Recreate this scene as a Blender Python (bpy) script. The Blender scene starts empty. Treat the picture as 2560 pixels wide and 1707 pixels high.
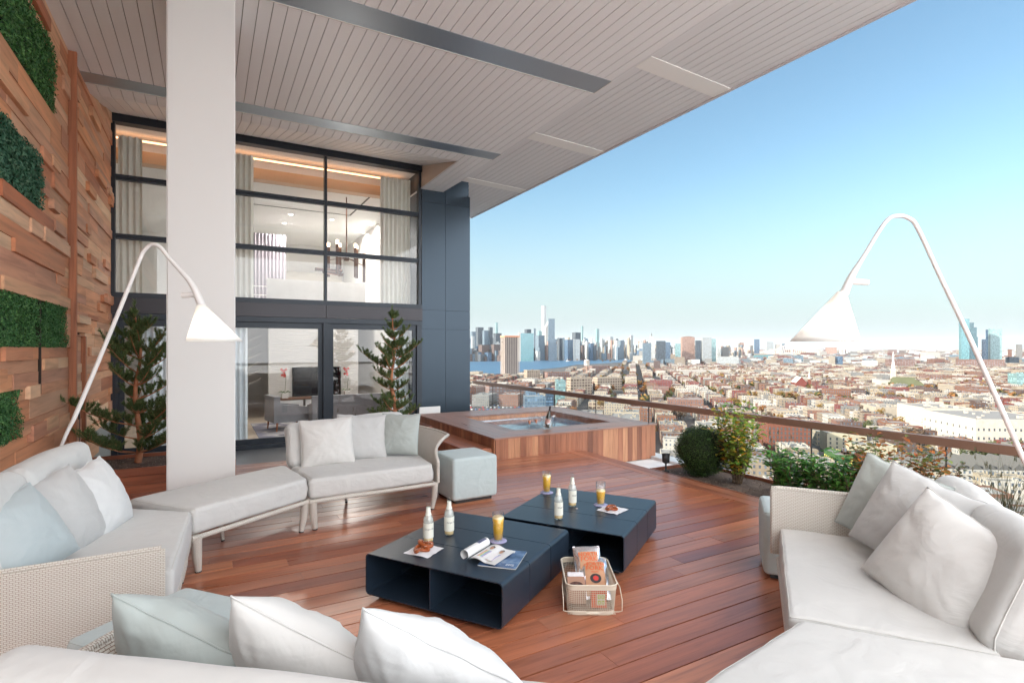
import bpy, bmesh, math, random
from mathutils import Vector, Matrix, noise
random.seed(7)
scn = bpy.context.scene
R = math.radians
# ------------------------------------------------------------ camera, sky, sun, exposure
EYE = 1.7                      # eye height over the deck
F_PX = 1359.0                  # focal length in pixels of the 2560 px wide photograph
YAW = R(29.3)
SY, CY = math.sin(YAW), math.cos(YAW)
cam_data = bpy.data.cameras.new('camera')
cam = bpy.data.objects.new('camera', cam_data)
scn.collection.objects.link(cam)
cam.location = (0, 0, EYE)
cam.rotation_euler = (R(90), 0, -YAW)
cam_data.sensor_width = 36
cam_data.lens = F_PX / 2560 * 36
cam_data.shift_y = 16.5 / 2560
cam_data.clip_start = 0.05
cam_data.clip_end = 60000
scn.camera = cam

SKY_GAIN = (0.36, 0.42, 0.40); FILL_CLOUD = (7.2, 7.4, 7.6); HORIZON = (1.08, 1.25, 1.31)
SUN_EL, SUN_X, SUN_Y = R(23), -0.96, 0.22
w = bpy.data.worlds.new('World'); scn.world = w; w.use_nodes = True
wn = w.node_tree; bg = wn.nodes['Background']
sky = wn.nodes.new('ShaderNodeTexSky'); sky.sky_type = 'NISHITA'
sky.sun_disc = False
sky.sun_elevation = SUN_EL
sky.sun_rotation = math.atan2(SUN_X, SUN_Y)
sky.altitude = 50; sky.air_density = 1.0; sky.dust_density = 0.6; sky.ozone_density = 1.0
# made-up bright cloud behind the camera, added to light the shaded terrace
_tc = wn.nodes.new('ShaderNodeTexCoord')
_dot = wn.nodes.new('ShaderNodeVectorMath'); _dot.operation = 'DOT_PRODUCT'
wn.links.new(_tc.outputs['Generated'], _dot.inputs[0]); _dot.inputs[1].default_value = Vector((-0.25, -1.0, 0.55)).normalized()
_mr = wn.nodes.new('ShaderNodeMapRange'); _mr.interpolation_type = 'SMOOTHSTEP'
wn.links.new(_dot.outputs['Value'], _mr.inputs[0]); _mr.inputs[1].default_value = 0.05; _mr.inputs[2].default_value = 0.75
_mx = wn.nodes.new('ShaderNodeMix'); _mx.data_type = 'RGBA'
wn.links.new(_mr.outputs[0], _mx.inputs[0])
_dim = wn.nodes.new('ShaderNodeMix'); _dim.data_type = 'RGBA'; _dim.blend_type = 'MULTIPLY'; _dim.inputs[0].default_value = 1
wn.links.new(sky.outputs[0], _dim.inputs[6]); _dim.inputs[7].default_value = (*SKY_GAIN, 1)
_sep = wn.nodes.new('ShaderNodeSeparateXYZ'); wn.links.new(_tc.outputs['Generated'], _sep.inputs[0])
_el = wn.nodes.new('ShaderNodeMapRange'); _el.interpolation_type = 'SMOOTHERSTEP'
wn.links.new(_sep.outputs[2], _el.inputs[0]); _el.inputs[1].default_value = -0.05; _el.inputs[2].default_value = 0.33; _el.inputs[3].default_value = 1; _el.inputs[4].default_value = 0
_hz = wn.nodes.new('ShaderNodeMix'); _hz.data_type = 'RGBA'; wn.links.new(_el.outputs[0], _hz.inputs[0])
wn.links.new(_dim.outputs[2], _hz.inputs[6]); _hz.inputs[7].default_value = (*HORIZON, 1)
wn.links.new(_hz.outputs[2], _mx.inputs[6]); _mx.inputs[7].default_value = (*FILL_CLOUD, 1)
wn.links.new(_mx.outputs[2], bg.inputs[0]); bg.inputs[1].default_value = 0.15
sd = bpy.data.lights.new('sun', 'SUN'); sd.energy = 4.2; sd.angle = R(0.5); sd.color = (1.0, 0.90, 0.76)
sun = bpy.data.objects.new('sun', sd); scn.collection.objects.link(sun)
sv = Vector((SUN_X, SUN_Y, 0)).normalized() * math.cos(SUN_EL) + Vector((0, 0, math.sin(SUN_EL)))
sun.rotation_euler = sv.to_track_quat('Z', 'Y').to_euler()
sun.location = (-30, 0, 40)
scn.view_settings.view_transform = 'Standard'
scn.view_settings.look = 'None'
scn.view_settings.gamma = 1
scn.view_settings.exposure = 1.92
scn.render.engine = 'CYCLES'

def ray(px):
    u = (px - 1280) / F_PX
    return (SY + u * CY, CY - u * SY)
def at_depth(px, py, d):
    """world point seen at photo pixel (px, py) at depth d metres in front of the eye"""
    r = ray(px)
    return Vector((d * r[0], d * r[1], EYE - (py - 870) * d / F_PX))
def at_Y(px, py, y):
    return at_depth(px, py, y / ray(px)[1])
def at_Z(px, py, z):
    return at_depth(px, py, F_PX * (EYE - z) / (py - 870))

# ------------------------------------------------------------ node helpers and materials
def new_mat(name):
    m = bpy.data.materials.new(name); m.use_nodes = True
    nt = m.node_tree; b = nt.nodes['Principled BSDF']
    return m, nt, b
def nd(nt, typ, ins=None, **props):
    n = nt.nodes.new(typ)
    for k, v in props.items(): setattr(n, k, v)
    if ins:
        for k, v in ins.items():
            if isinstance(v, bpy.types.NodeSocket): nt.links.new(v, n.inputs[k])
            else: n.inputs[k].default_value = v
    return n
def mth(nt, op, a, b=0.0, c=0.0, clamp=False):
    n = nd(nt, 'ShaderNodeMath', operation=op, use_clamp=clamp)
    for i, v in enumerate((a, b, c)):
        if isinstance(v, bpy.types.NodeSocket): nt.links.new(v, n.inputs[i])
        else: n.inputs[i].default_value = v
    return n.outputs[0]
def ramp(nt, fac, stops):
    n = nt.nodes.new('ShaderNodeValToRGB'); nt.links.new(fac, n.inputs[0])
    e = n.color_ramp.elements
    while len(e) > 1: e.remove(e[-1])
    e[0].position = stops[0][0]; e[0].color = (*stops[0][1], 1)
    for p, c in stops[1:]:
        q = e.new(p); q.color = (*c, 1)
    return n.outputs[0]
def mixc(nt, fac, a, b, mode='MIX'):
    n = nd(nt, 'ShaderNodeMix', data_type='RGBA', blend_type=mode)
    for k, v in ((0, fac), (6, a), (7, b)):
        if isinstance(v, bpy.types.NodeSocket): nt.links.new(v, n.inputs[k])
        else: n.inputs[k].default_value = (*v, 1) if isinstance(v, tuple) and len(v) == 3 else v
    return n.outputs[2]
def bump(nt, b, height, strength=0.3, dist=0.01):
    n = nd(nt, 'ShaderNodeBump', {'Strength': strength, 'Distance': dist, 'Height': height})
    nt.links.new(n.outputs[0], b.inputs['Normal']); return n
def coords(nt, scale=(1, 1, 1), kind='Object'):
    tc = nd(nt, 'ShaderNodeTexCoord')
    mp = nd(nt, 'ShaderNodeMapping', {'Vector': tc.outputs[kind], 'Scale': scale})
    return mp.outputs[0]
def plain(name, col, rough=0.5, metal=0.0, bumps=0.0, bscale=60, spec=0.5, var=0.0):
    m, nt, b = new_mat(name)
    b.inputs['Base Color'].default_value = (*col, 1)
    b.inputs['Roughness'].default_value = rough
    b.inputs['Metallic'].default_value = metal
    b.inputs['Specular IOR Level'].default_value = spec
    if bumps or var:
        no = nd(nt, 'ShaderNodeTexNoise', {'Vector': coords(nt), 'Scale': bscale, 'Detail': 4.0})
        if bumps: bump(nt, b, no.outputs[0], bumps, 0.004)
        if var:
            no2 = nd(nt, 'ShaderNodeTexNoise', {'Vector': coords(nt), 'Scale': bscale * 0.12, 'Detail': 5.0})
            c = ramp(nt, no2.outputs[0], [(0.3, tuple(x * (1 - var) for x in col)), (0.7, tuple(min(1, x * (1 + var * .6)) for x in col))])
            nt.links.new(c, b.inputs['Base Color'])
    return m
def wood(name, stops, axis, rough=0.4, grain=1.0, coat=0.0, rvar=0.15):
    """boards: each mesh island takes its own tone; grain runs along axis (0 x, 1 y, 2 z)"""
    m, nt, b = new_mat(name)
    geo = nd(nt, 'ShaderNodeNewGeometry')
    tone = ramp(nt, geo.outputs['Random Per Island'], stops)
    sc = [26.0 * grain] * 3; sc[axis] = 1.6 * grain
    tc = nd(nt, 'ShaderNodeTexCoord')
    off = nd(nt, 'ShaderNodeVectorMath', {0: tc.outputs['Object']}, operation='ADD')
    rr = mth(nt, 'MULTIPLY', geo.outputs['Random Per Island'], 37.0)
    cmb = nd(nt, 'ShaderNodeCombineXYZ', {0: rr, 1: rr, 2: rr}); nt.links.new(cmb.outputs[0], off.inputs[1])
    mp = nd(nt, 'ShaderNodeMapping', {'Vector': off.outputs[0], 'Scale': tuple(sc)})
    n1 = nd(nt, 'ShaderNodeTexNoise', {'Vector': mp.outputs[0], 'Scale': 1.0, 'Detail': 6.0, 'Roughness': 0.6, 'Distortion': 0.8})
    sc2 = [5.0 * grain] * 3; sc2[axis] = 0.5 * grain
    mp2 = nd(nt, 'ShaderNodeMapping', {'Vector': off.outputs[0], 'Scale': tuple(sc2)})
    n2 = nd(nt, 'ShaderNodeTexNoise', {'Vector': mp2.outputs[0], 'Scale': 1.0, 'Detail': 3.0, 'Distortion': 1.5})
    g = ramp(nt, n1.outputs[0], [(0.3, (0.62, 0.58, 0.55)), (0.5, (0.95, 0.95, 0.95)), (0.7, (1.15, 1.12, 1.08))])
    c = mixc(nt, 0.75, tone, g, 'MULTIPLY')
    g2 = ramp(nt, n2.outputs[0], [(0.3, (0.72, 0.68, 0.66)), (0.65, (1.12, 1.12, 1.12))])
    c = mixc(nt, 0.7, c, g2, 'MULTIPLY')
    nt.links.new(c, b.inputs['Base Color'])
    r = mth(nt, 'MULTIPLY_ADD', n2.outputs[0], rvar * 2, rough - rvar)
    nt.links.new(r, b.inputs['Roughness'])
    b.inputs['Coat Weight'].default_value = coat; b.inputs['Coat Roughness'].default_value = 0.25
    bump(nt, b, n1.outputs[0], 0.25, 0.003)
    return m
def fabric(name, col, wr=0.5, sheen=0.2):
    m, nt, b = new_mat(name)
    co = coords(nt)
    n1 = nd(nt, 'ShaderNodeTexNoise', {'Vector': co, 'Scale': 5.0, 'Detail': 3.0, 'Distortion': 1.2})
    n3 = nd(nt, 'ShaderNodeTexNoise', {'Vector': coords(nt, (1, 1, 2.2)), 'Scale': 6.0, 'Detail': 2.0, 'Distortion': 0.5})
    wv = nd(nt, 'ShaderNodeTexNoise', {'Vector': co, 'Scale': 900.0, 'Detail': 1.0})
    c = ramp(nt, n1.outputs[0], [(0.3, tuple(x * 0.95 for x in col)), (0.7, col)])
    nt.links.new(c, b.inputs['Base Color'])
    b.inputs['Roughness'].default_value = 0.85
    b.inputs['Specular IOR Level'].default_value = 0.25
    b.inputs['Sheen Weight'].default_value = sheen
    h = mth(nt, 'MULTIPLY_ADD', wv.outputs[0], 0.03, mth(nt, 'MULTIPLY_ADD', n3.outputs[0], 0.6, n1.outputs[0]))
    bump(nt, b, h, wr, 0.03)
    return m
def wicker(name, col, dark):
    """woven strands: real weave rows in metres on the UV map"""
    m, nt, b = new_mat(name)
    uv = nd(nt, 'ShaderNodeUVMap').outputs[0]
    br = nd(nt, 'ShaderNodeTexBrick', {'Vector': uv, 'Scale': 1.0, 'Mortar Size': 0.0016, 'Mortar Smooth': 0.8, 'Bias': 0.0,
        'Brick Width': 0.022, 'Row Height': 0.0095, 'Color1': (1, 1, 1, 1), 'Color2': (0.9, 0.9, 0.9, 1), 'Mortar': (0, 0, 0, 1)})
    c = mixc(nt, br.outputs['Fac'], col, dark)
    nt.links.new(c, b.inputs['Base Color'])
    b.inputs['Roughness'].default_value = 0.45
    inv = mth(nt, 'SUBTRACT', 1.0, br.outputs['Fac'])
    bump(nt, b, inv, 0.9, 0.004)
    return m
def glassy(name, tint=(1, 1, 1), refl=0.08, rough=0.0):
    """thin sheet of glass: clear with a fresnel reflection"""
    m, nt, b = new_mat(name); nt.nodes.remove(b)
    out = nt.nodes['Material Output']
    t = nd(nt, 'ShaderNodeBsdfTransparent', {'Color': (*tint, 1)})
    g = nd(nt, 'ShaderNodeBsdfGlossy', {'Roughness': rough, 'Color': (1, 1, 1, 1)})
    geo = nd(nt, 'ShaderNodeNewGeometry')
    dp = nd(nt, 'ShaderNodeVectorMath', {0: geo.outputs['Incoming'], 1: geo.outputs['Normal']}, operation='DOT_PRODUCT')
    c1 = mth(nt, 'SUBTRACT', 1.0, mth(nt, 'ABSOLUTE', dp.outputs['Value']), clamp=True)
    f = mth(nt, 'MULTIPLY_ADD', mth(nt, 'POWER', c1, 5.0), .9, refl, clamp=True)
    mx = nd(nt, 'ShaderNodeMixShader', {0: f, 1: t.outputs[0], 2: g.outputs[0]})
    nt.links.new(mx.outputs[0], out.inputs[0]); return m
def emit(name, col, s):
    m, nt, b = new_mat(name)
    b.inputs['Base Color'].default_value = (*col, 1)
    b.inputs['Emission Color'].default_value = (*col, 1); b.inputs['Emission Strength'].default_value = s
    return m

M = {}
M['deck'] = wood('deck_wood', [(0.0, (.27, .078, .045)), (0.25, (.42, .14, .068)), (0.5, (.53, .185, .09)), (0.75, (.36, .13, .072)), (1.0, (.60, .24, .125))], 0, rough=0.32, rvar=.12, coat=.35)
M['deck_y'] = wood('deck_border_wood', [(0.0, (.34, .12, .07)), (1.0, (.46, .18, .10))], 1, rough=0.36)
M['tub_side'] = wood('tub_cladding_wood', [(0.0, (.22, .085, .05)), (0.35, (.36, .145, .08)), (0.7, (.42, .18, .10)), (1.0, (.52, .26, .14))], 2, rough=0.5)
M['tub_top'] = wood('tub_top_wood', [(0.0, (.30, .16, .12)), (1.0, (.42, .24, .18))], 0, rough=0.33)
M['tub_top_y'] = wood('tub_top_wood_across', [(0.0, (.30, .16, .12)), (1.0, (.42, .24, .18))], 1, rough=0.33)
M['cedar'] = wood('cedar_wood', [(0.0, (.50, .17, .08)), (0.2, (.74, .34, .17)), (0.4, (.66, .29, .16)), (0.6, (.80, .47, .27)), (0.8, (.58, .27, .17)), (1.0, (.86, .58, .37))], 1, rough=0.6, rvar=.05, grain=.55)
M['trim_wood'] = wood('trim_wood', [(0, (.42, .15, .075)), (1, (.50, .20, .10))], 2, rough=0.6)
M['dark_gap'] = plain('gap_shadow_board', (.03, .02, .015), 0.9)
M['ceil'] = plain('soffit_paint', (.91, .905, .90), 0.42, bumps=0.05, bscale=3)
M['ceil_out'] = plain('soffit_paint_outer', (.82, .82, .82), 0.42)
M['ceil_gap'] = plain('soffit_groove', (.42, .38, .36), 0.8)
M['strip'] = plain('satin_metal_strip', (.44, .49, .54), 0.34, metal=0.85)
M['strip_white'] = plain('white_strip', (.95, .94, .90), 0.35)
M['lip'] = plain('strip_lip', (.75, .72, .66), 0.4)
M['pillar'] = plain('pillar_plaster', (.74, .72, .70), 0.8, bumps=0.12, bscale=220)
M['frame'] = plain('dark_window_metal', (.028, .036, .048), 0.38, metal=0.3)
M['panel'] = plain('dark_cladding_metal', (.042, .060, .080), 0.33, metal=0.6)
M['glass'] = glassy('window_glass', (.97, .985, .98), 0.075)
M['rail_glass'] = glassy('railing_glass', (.93, .965, .955), 0.05)
M['rail'] = plain('bronze_rail', (.30, .17, .12), 0.4, metal=0.25)
M['roof_paver'] = plain('roof_paver', (.80, .80, .80), 0.7, var=.2, bscale=8)
M['stone_dark'] = plain('dark_stone', (.07, .075, .085), 0.28)
M['gravel'] = plain('gravel', (.16, .11, .085), 0.95, bumps=1.0, bscale=55, var=.4)
M['white_fab'] = fabric('white_fabric', (.66, .655, .65), .28)
M['seat_fab'] = fabric('seat_fabric', (.60, .585, .565), 0.3)
M['warm_fab'] = fabric('cream_fabric', (.64, .615, .59), 0.28)
M['grey_fab'] = fabric('pale_grey_fabric', (.53, .52, .51), 0.28)
M['sage_fab'] = fabric('sage_fabric', (.42, .45, .43), 0.28)
M['teal_fab'] = fabric('pale_teal_fabric', (.46, .51, .52), 0.28)
M['ott_fab'] = fabric('ottoman_fabric', (.50, .57, .57), 0.25)
M['piping'] = plain('piping', (.62, .60, .57), 0.8)
M['wicker'] = wicker('white_wicker', (.76, .715, .65), (.42, .30, .22))
M['foot'] = plain('dark_foot', (.03, .03, .03), 0.6)
M['table'] = plain('table_black_metal', (.018, .030, .048), 0.36, bumps=0.08, bscale=700, spec=0.6)
M['lamp_white'] = plain('lamp_white', (.80, .77, .75), 0.35)
def shade_mat():
    m, nt, b = new_mat('lamp_shade_plastic')
    b.inputs['Base Color'].default_value = (.88, .87, .85, 1); b.inputs['Roughness'].default_value = 0.5
    tr = nd(nt, 'ShaderNodeBsdfTranslucent', {'Color': (.93, .92, .90, 1)})
    mx = nd(nt, 'ShaderNodeMixShader', {0: 0.45, 1: b.outputs[0], 2: tr.outputs[0]})
    nt.links.new(mx.outputs[0], nt.nodes['Material Output'].inputs[0]); return m
M['shade'] = shade_mat()

# ------------------------------------------------------------ mesh helpers
COL = scn.collection
class MB:
    def __init__(s): s.v = []; s.f = []; s.mi = []; s.sm = []; s.uv = {}
    def add(s, vs, fs, mi=0, smooth=False, uvs=None):
        o = len(s.v); s.v.extend([tuple(v) for v in vs])
        for k, f in enumerate(fs):
            if uvs: s.uv[len(s.f)] = uvs[k]
            s.f.append(tuple(i + o for i in f)); s.mi.append(mi); s.sm.append(smooth)
        return s
    def box(s, x0, x1, y0, y1, z0, z1, mi=0, M4=None):
        vs = [(x, y, z) for z in (z0, z1) for y in (y0, y1) for x in (x0, x1)]
        if M4 is not None: vs = [M4 @ Vector(v) for v in vs]
        s.add(vs, [(0, 2, 3, 1), (4, 5, 7, 6), (0, 1, 5, 4), (2, 6, 7, 3), (0, 4, 6, 2), (1, 3, 7, 5)], mi); return s
    def prism(s, poly, z0, z1, mi=0):
        n = len(poly)
        z0s = z0 if isinstance(z0, (list, tuple)) else [z0] * n; z1s = z1 if isinstance(z1, (list, tuple)) else [z1] * n
        vs = [(p[0], p[1], a) for p, a in zip(poly, z0s)] + [(p[0], p[1], a) for p, a in zip(poly, z1s)]
        fs = [tuple(range(n - 1, -1, -1)), tuple(range(n, 2 * n))] + [(i, (i + 1) % n, n + (i + 1) % n, n + i) for i in range(n)]
        s.add(vs, fs, mi); return s
    def tube(s, pts, r, n=10, mi=0, cap=True, closed=False):
        pts = [Vector(p) for p in pts]; m = len(pts)
        rs = r if isinstance(r, (list, tuple)) else [r] * m
        vs = []; up = Vector((0, 0, 1)); prev = None
        for i, p in enumerate(pts):
            a = pts[(i - 1) % m] if (i > 0 or closed) else p
            b = pts[(i + 1) % m] if (i < m - 1 or closed) else p
            t = (b - a).normalized()
            if prev is None:
                q = up if abs(t.z) < 0.9 else Vector((1, 0, 0))
                u = t.cross(q).normalized()
            else: u = (prev - t * prev.dot(t)).normalized()
            prev = u; w_ = t.cross(u)
            for k in range(n):
                an = 2 * math.pi * k / n
                vs.append(p + (u * math.cos(an) + w_ * math.sin(an)) * rs[i])
        fs = []; L = 0; uvs = []
        rng = m if closed else m - 1
        for i in range(rng):
            j = (i + 1) % m; sl = (pts[j] - pts[i]).length
            for k in range(n):
                k2 = (k + 1) % n
                fs.append((i * n + k, i * n + k2, j * n + k2, j * n + k))
                c = 2 * math.pi * rs[i] / n
                uvs.append([(c * k, L), (c * (k + 1), L), (c * (k + 1), L + sl), (c * k, L + sl)])
            L += sl
        s.add(vs, fs, mi, True, uvs)
        if cap and not closed:
            s.add(vs[:n], [tuple(range(n))[::-1]], mi); s.add(vs[-n:], [tuple(range(n))], mi)
        return s
    def lathe(s, prof, c=(0, 0, 0), n=24, mi=0, sx=1, sy=1, mis=None):
        c = Vector(c); vs = []
        for r, z in prof:
            for k in range(n):
                a = 2 * math.pi * k / n
                vs.append((c.x + sx * r * math.cos(a), c.y + sy * r * math.sin(a), c.z + z))
        for i in range(len(prof) - 1):
            fs = [(i * n + k, i * n + (k + 1) % n, (i + 1) * n + (k + 1) % n, (i + 1) * n + k) for k in range(n)]
            o = len(s.v) if i == 0 else o
            if i == 0: s.v.extend([tuple(v) for v in vs])
            for f in fs:
                s.f.append(tuple(q + o for q in f)); s.mi.append(mis[i] if mis else mi); s.sm.append(True)
        return s
    def grid(s, fn, nu, nv, mi=0, smooth=True, closed_u=False):
        vs = [fn(i / nu, j / nv) for j in range(nv + 1) for i in range(nu + (0 if closed_u else 1))]
        W = nu + (0 if closed_u else 1)
        fs = [(j * W + i, j * W + (i + 1) % W, (j + 1) * W + (i + 1) % W, (j + 1) * W + i) for j in range(nv) for i in range(nu)]
        s.add(vs, fs, mi, smooth); return s
    def mesh(s, name, mats, boxuv=False):
        me = bpy.data.meshes.new(name); me.from_pydata(s.v, [], s.f)
        for m in mats: me.materials.append(m)
        me.polygons.foreach_set('material_index', s.mi); me.polygons.foreach_set('use_smooth', s.sm)
        if s.uv or boxuv:
            ul = me.uv_layers.new(name='UVMap'); 
            for p in me.polygons:
                if p.index in s.uv and not boxuv:
                    for li, q in zip(p.loop_indices, s.uv[p.index]): ul.data[li].uv = q
                else:
                    n = p.normal; a = max(range(3), key=lambda k: abs(n[k]))
                    i, j = ((1, 2), (0, 2), (0, 1))[a]
                    for li in p.loop_indices:
                        v = me.vertices[me.loops[li].vertex_index].co; ul.data[li].uv = (v[i], v[j])
        me.update(); return me
    def build(s, name, mats, parent=None, boxuv=False, **kw):
        if not isinstance(mats, (list, tuple)): mats = [mats]
        mats = [M[m] if isinstance(m, str) else m for m in mats]
        o = bpy.data.objects.new(name, s.mesh(name, mats, boxuv)); COL.objects.link(o)
        if parent: o.parent = parent
        for k, v in kw.items(): o[k] = v
        return o
def thing(name, label, cat, loc=(0, 0, 0), rz=0, group=None, parts=None):
    o = bpy.data.objects.new(name, None); COL.objects.link(o); o.location = loc; o.rotation_euler = (0, 0, rz)
    o.empty_display_size = 0.1
    o['label'] = label; o['category'] = cat
    if group: o['group'] = group
    return o
def tag(o, label, cat, group=None):
    o['label'] = label; o['category'] = cat
    if group: o['group'] = group
    return o
def struct(o, kind='structure', label=None, cat=None):
    o['kind'] = kind
    if label: o['label'] = label
    if cat: o['category'] = cat
    return o
def copy_tree(o, parent=None, label=None):
    c = o.copy(); COL.objects.link(c)
    if parent: c.parent = parent
    for ch in list(o.children): copy_tree(ch, c)
    if label: c['label'] = label
    return c
def text_part(name, txt, size, mat, parent, M4, ext=0.0005, align='CENTER'):
    cu = bpy.data.curves.new(name, 'FONT'); cu.body = txt; cu.size = size; cu.extrude = ext
    cu.align_x = align; cu.align_y = 'CENTER'
    ob = bpy.data.objects.new(name + '_tmp', cu); COL.objects.link(ob)
    dg = bpy.context.evaluated_depsgraph_get(); dg.update()
    me = bpy.data.meshes.new_from_object(ob.evaluated_get(dg))
    bpy.data.objects.remove(ob); bpy.data.curves.remove(cu)
    me.transform(M4); me.materials.clear(); me.materials.append(mat)
    o = bpy.data.objects.new(name, me); COL.objects.link(o); o.parent = parent
    return o
HAZE = 0.000012
# ------------------------------------------------------------ the terrace: deck, roof, walls, soffit
HC = 5.33; YF = 11.87; XW = -1.48; ZR = -0.30; XD = 5.43
def deck():
    b = MB(); rnd = random.Random(3); y = -2.2; p = 0.165
    while y < 8.75:
        x0 = XW; xe = XD - 0.285
        if y > 7.34: xe = 3.83
        if y > 7.34 and y < 9.6: xe = 3.38
        x = x0 - rnd.random() * 2.2
        while x < xe:
            L = rnd.uniform(1.6, 4.2); a, c = max(x, x0), min(x + L, xe)
            if c > a: b.box(a + .001, c - .001, y + .0045, y + p - .0045, -.03, rnd.uniform(-.0012, .0012))
            x += L
        y += p
    d = b.build('deck', 'deck'); struct(d, 'structure', 'red brown hardwood deck boards')
    e = MB(); y = -2.2
    while y < 7.34:
        L = rnd.uniform(1.8, 3.2)
        for k in range(2): e.box(XD - .28 + k * .142, XD - .28 + k * .142 + .135, y + .0015, min(y + L, 7.34) - .0015, -.03, .001)
        y += L
    e.box(XD + .005, XD + .03, -2.2, 7.34, -.32, -.002)
    struct(e.build('deck_border', 'deck_y'), 'structure')
    g = MB(); g.box(XW, XD, -2.2, 8.75, -.25, -.035); struct(g.build('deck_base', 'dark_gap'), 'structure')
deck()
r = MB(); r.box(-9, 7.35, -9, 13.7, ZR - .35, ZR); r.box(-28, -9, -45, -2.1, ZR - .35, ZR); r.box(-9, 45, -45, -9, ZR - .35, ZR); r.box(7.35, 45, -9, -3, ZR - .35, ZR); struct(r.build('lower_roof_and_bounce', 'roof_paver'), 'structure')  # outlying slabs behind the camera are unseen, added to bounce light onto the soffit
st = MB(); st.box(XW, 3.0, 8.78, YF - .12, ZR, ZR + .02); struct(st.build('stone_path', 'stone_dark'), 'structure')

# our own tower: the storeys below and beside, which stand between the sun and the terrace
bt = thing('hotel_tower', 'own building around the terrace, rising beside and over it', 'building')
k = MB(); k.box(-28, 7.3, -9, 13.6, -74, ZR - .36); k.box(-28, XW - .25, -2.0, YF, ZR, 8.5); k.build('wall', plain('tower_wall', (.55, .54, .52), .8), bt)
k = MB(); k.box(-28, 6.25, -.5, 13.4, 6.15, 9.0); k.build('upper_storey', plain('upper_storey_wall', (.6, .59, .57), .8), bt)

def wood_wall():
    t = thing('wood_wall', 'tall wall of staggered cedar blocks left of the terrace', 'wall', (XW, 0, 0))
    rnd = random.Random(11); b = MB()
    holes = [(2.0, 7.70, 4.28, 4.98), (2.0, 7.16, 3.08, 3.62), (2.0, 8.22, 1.71, 2.18), (2.0, 6.42, .90, 1.33), (8.53, 9.49, -.3, 1.87)]
    def free(a, c, z0, z1):
        segs = [(a, c)]
        for ha, hc, h0, h1 in holes:
            if z1 > h0 + .02 and z0 < h1 - .02:
                out = []
                for s0, s1 in segs:
                    if hc <= s0 or ha >= s1: out.append((s0, s1))
                    else:
                        if s0 < ha: out.append((s0, ha))
                        if hc < s1: out.append((hc, s1))
                segs = out
        return segs
    zs = [-.3]; cuts = [.90, 1.33, 1.71, 2.18, 3.08, 3.62, 4.28, 4.98, 5.36, 5.84]
    lim = iter(cuts); nxt = next(lim)
    while zs[-1] < 5.83:
        h = rnd.choice([.12, .14, .17, .2])
        if zs[-1] + h > nxt - .07: zs.append(nxt); nxt = next(lim, 9)
        else: zs.append(zs[-1] + h)
    for z0, z1 in zip(zs, zs[1:]):
        for ya, yc in ((2.0, 8.42), (8.49, YF)):
            y = ya
            while y < yc - .01:
                L = rnd.choice([.6, .9, 1.2, 1.7, 2.3, 3.0]) * rnd.uniform(.8, 1.2)
                e = min(y + L, yc)
                if yc - e < .2: e = yc
                d = rnd.choice([0, 0, .003, .006, .004, .01, .03, .03]) 
                if ya > 8: d *= .8
                if ya > 8 and z0 < .55 and (y > 9.5): y = e; continue
                for s0, s1 in free(y, e, z0, z1):
                    if s1 - s0 > .02: b.box(-.06, .0 + d, s0 + .001, s1 - .001, z0 + .001, z1 - .001)
                y = e
    b.build('cladding', 'cedar', t)
    # small proud blocks
    pb = MB()
    for i in range(52):
        y = rnd.uniform(5.2, 11.6); z = rnd.uniform(.5, 5.1); L = rnd.uniform(.25, 1.1); hh = rnd.uniform(.10, .15)
        if len(free(y - .05, y + L + .05, z - .03, z + hh + .03)) != 1 or (free(y - .05, y + L + .05, z - .03, z + hh + .03)[0] != (y - .05, y + L + .05)): continue
        if y < 8.5 < y + L + .05 or (z < .6 and y > 8): continue
        y2 = min(y + L, YF - .02)
        pb.box(-.02, rnd.uniform(.038, .056), y, y2, z, z + hh)
    pb.build('proud_block', 'cedar', t)
    q = MB(); q.box(-.16, -.063, 2.0, YF, -.3, 5.88); q.build('backing', 'dark_gap', t)
    q = MB(); q.box(-.02, .085, 8.43, 8.48, -.3, HC); q.build('corner_trim', 'trim_wood', t)
    q = MB(); q.box(.0, .03, 9.5, YF - .02, .46, .56); q.build('base_board', 'cedar', t)
    q = MB(); q.box(-.06, -.01, 9.5, YF, -.3, .455); q.build('base_panel', plain('base_grey', (.33, .33, .31), .7), t)
    dr = MB(); 
    z = -.3
    while z < 1.84:
        hh = rnd.choice([.12, .17]); y = 8.5
        for y2 in (8.5 + rnd.uniform(.3, .7), 9.41):
            dr.box(-.058, -.03 + rnd.choice([0, .01]), y + .001, y2 - .001, z + .001, min(z + hh, 1.855) - .001); y = y2
        z += hh
    d = dr.build('door', 'cedar', t)
    q = MB(); q.box(-.055, .02, 9.42, 9.49, -.3, 1.86); q.box(-.055, .012, 8.5, 9.42, 1.857, 1.875); q.build('door_frame', 'trim_wood', t)
    q = MB(); q.tube([(-.02, 9.25, .56), (.05, 9.25, .56), (.055, 9.13, .56)], .009, 8); q.box(-.028, -.018, 9.23, 9.27, .42, .84)
    q.build('handle', 'foot', d)
    q = MB(); q.box(-.055, .02, 7.06, 7.12, 1.24, 2.17); q.build('dark_slot', 'dark_gap', t)
    return holes
HOLES = wood_wall()

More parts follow.
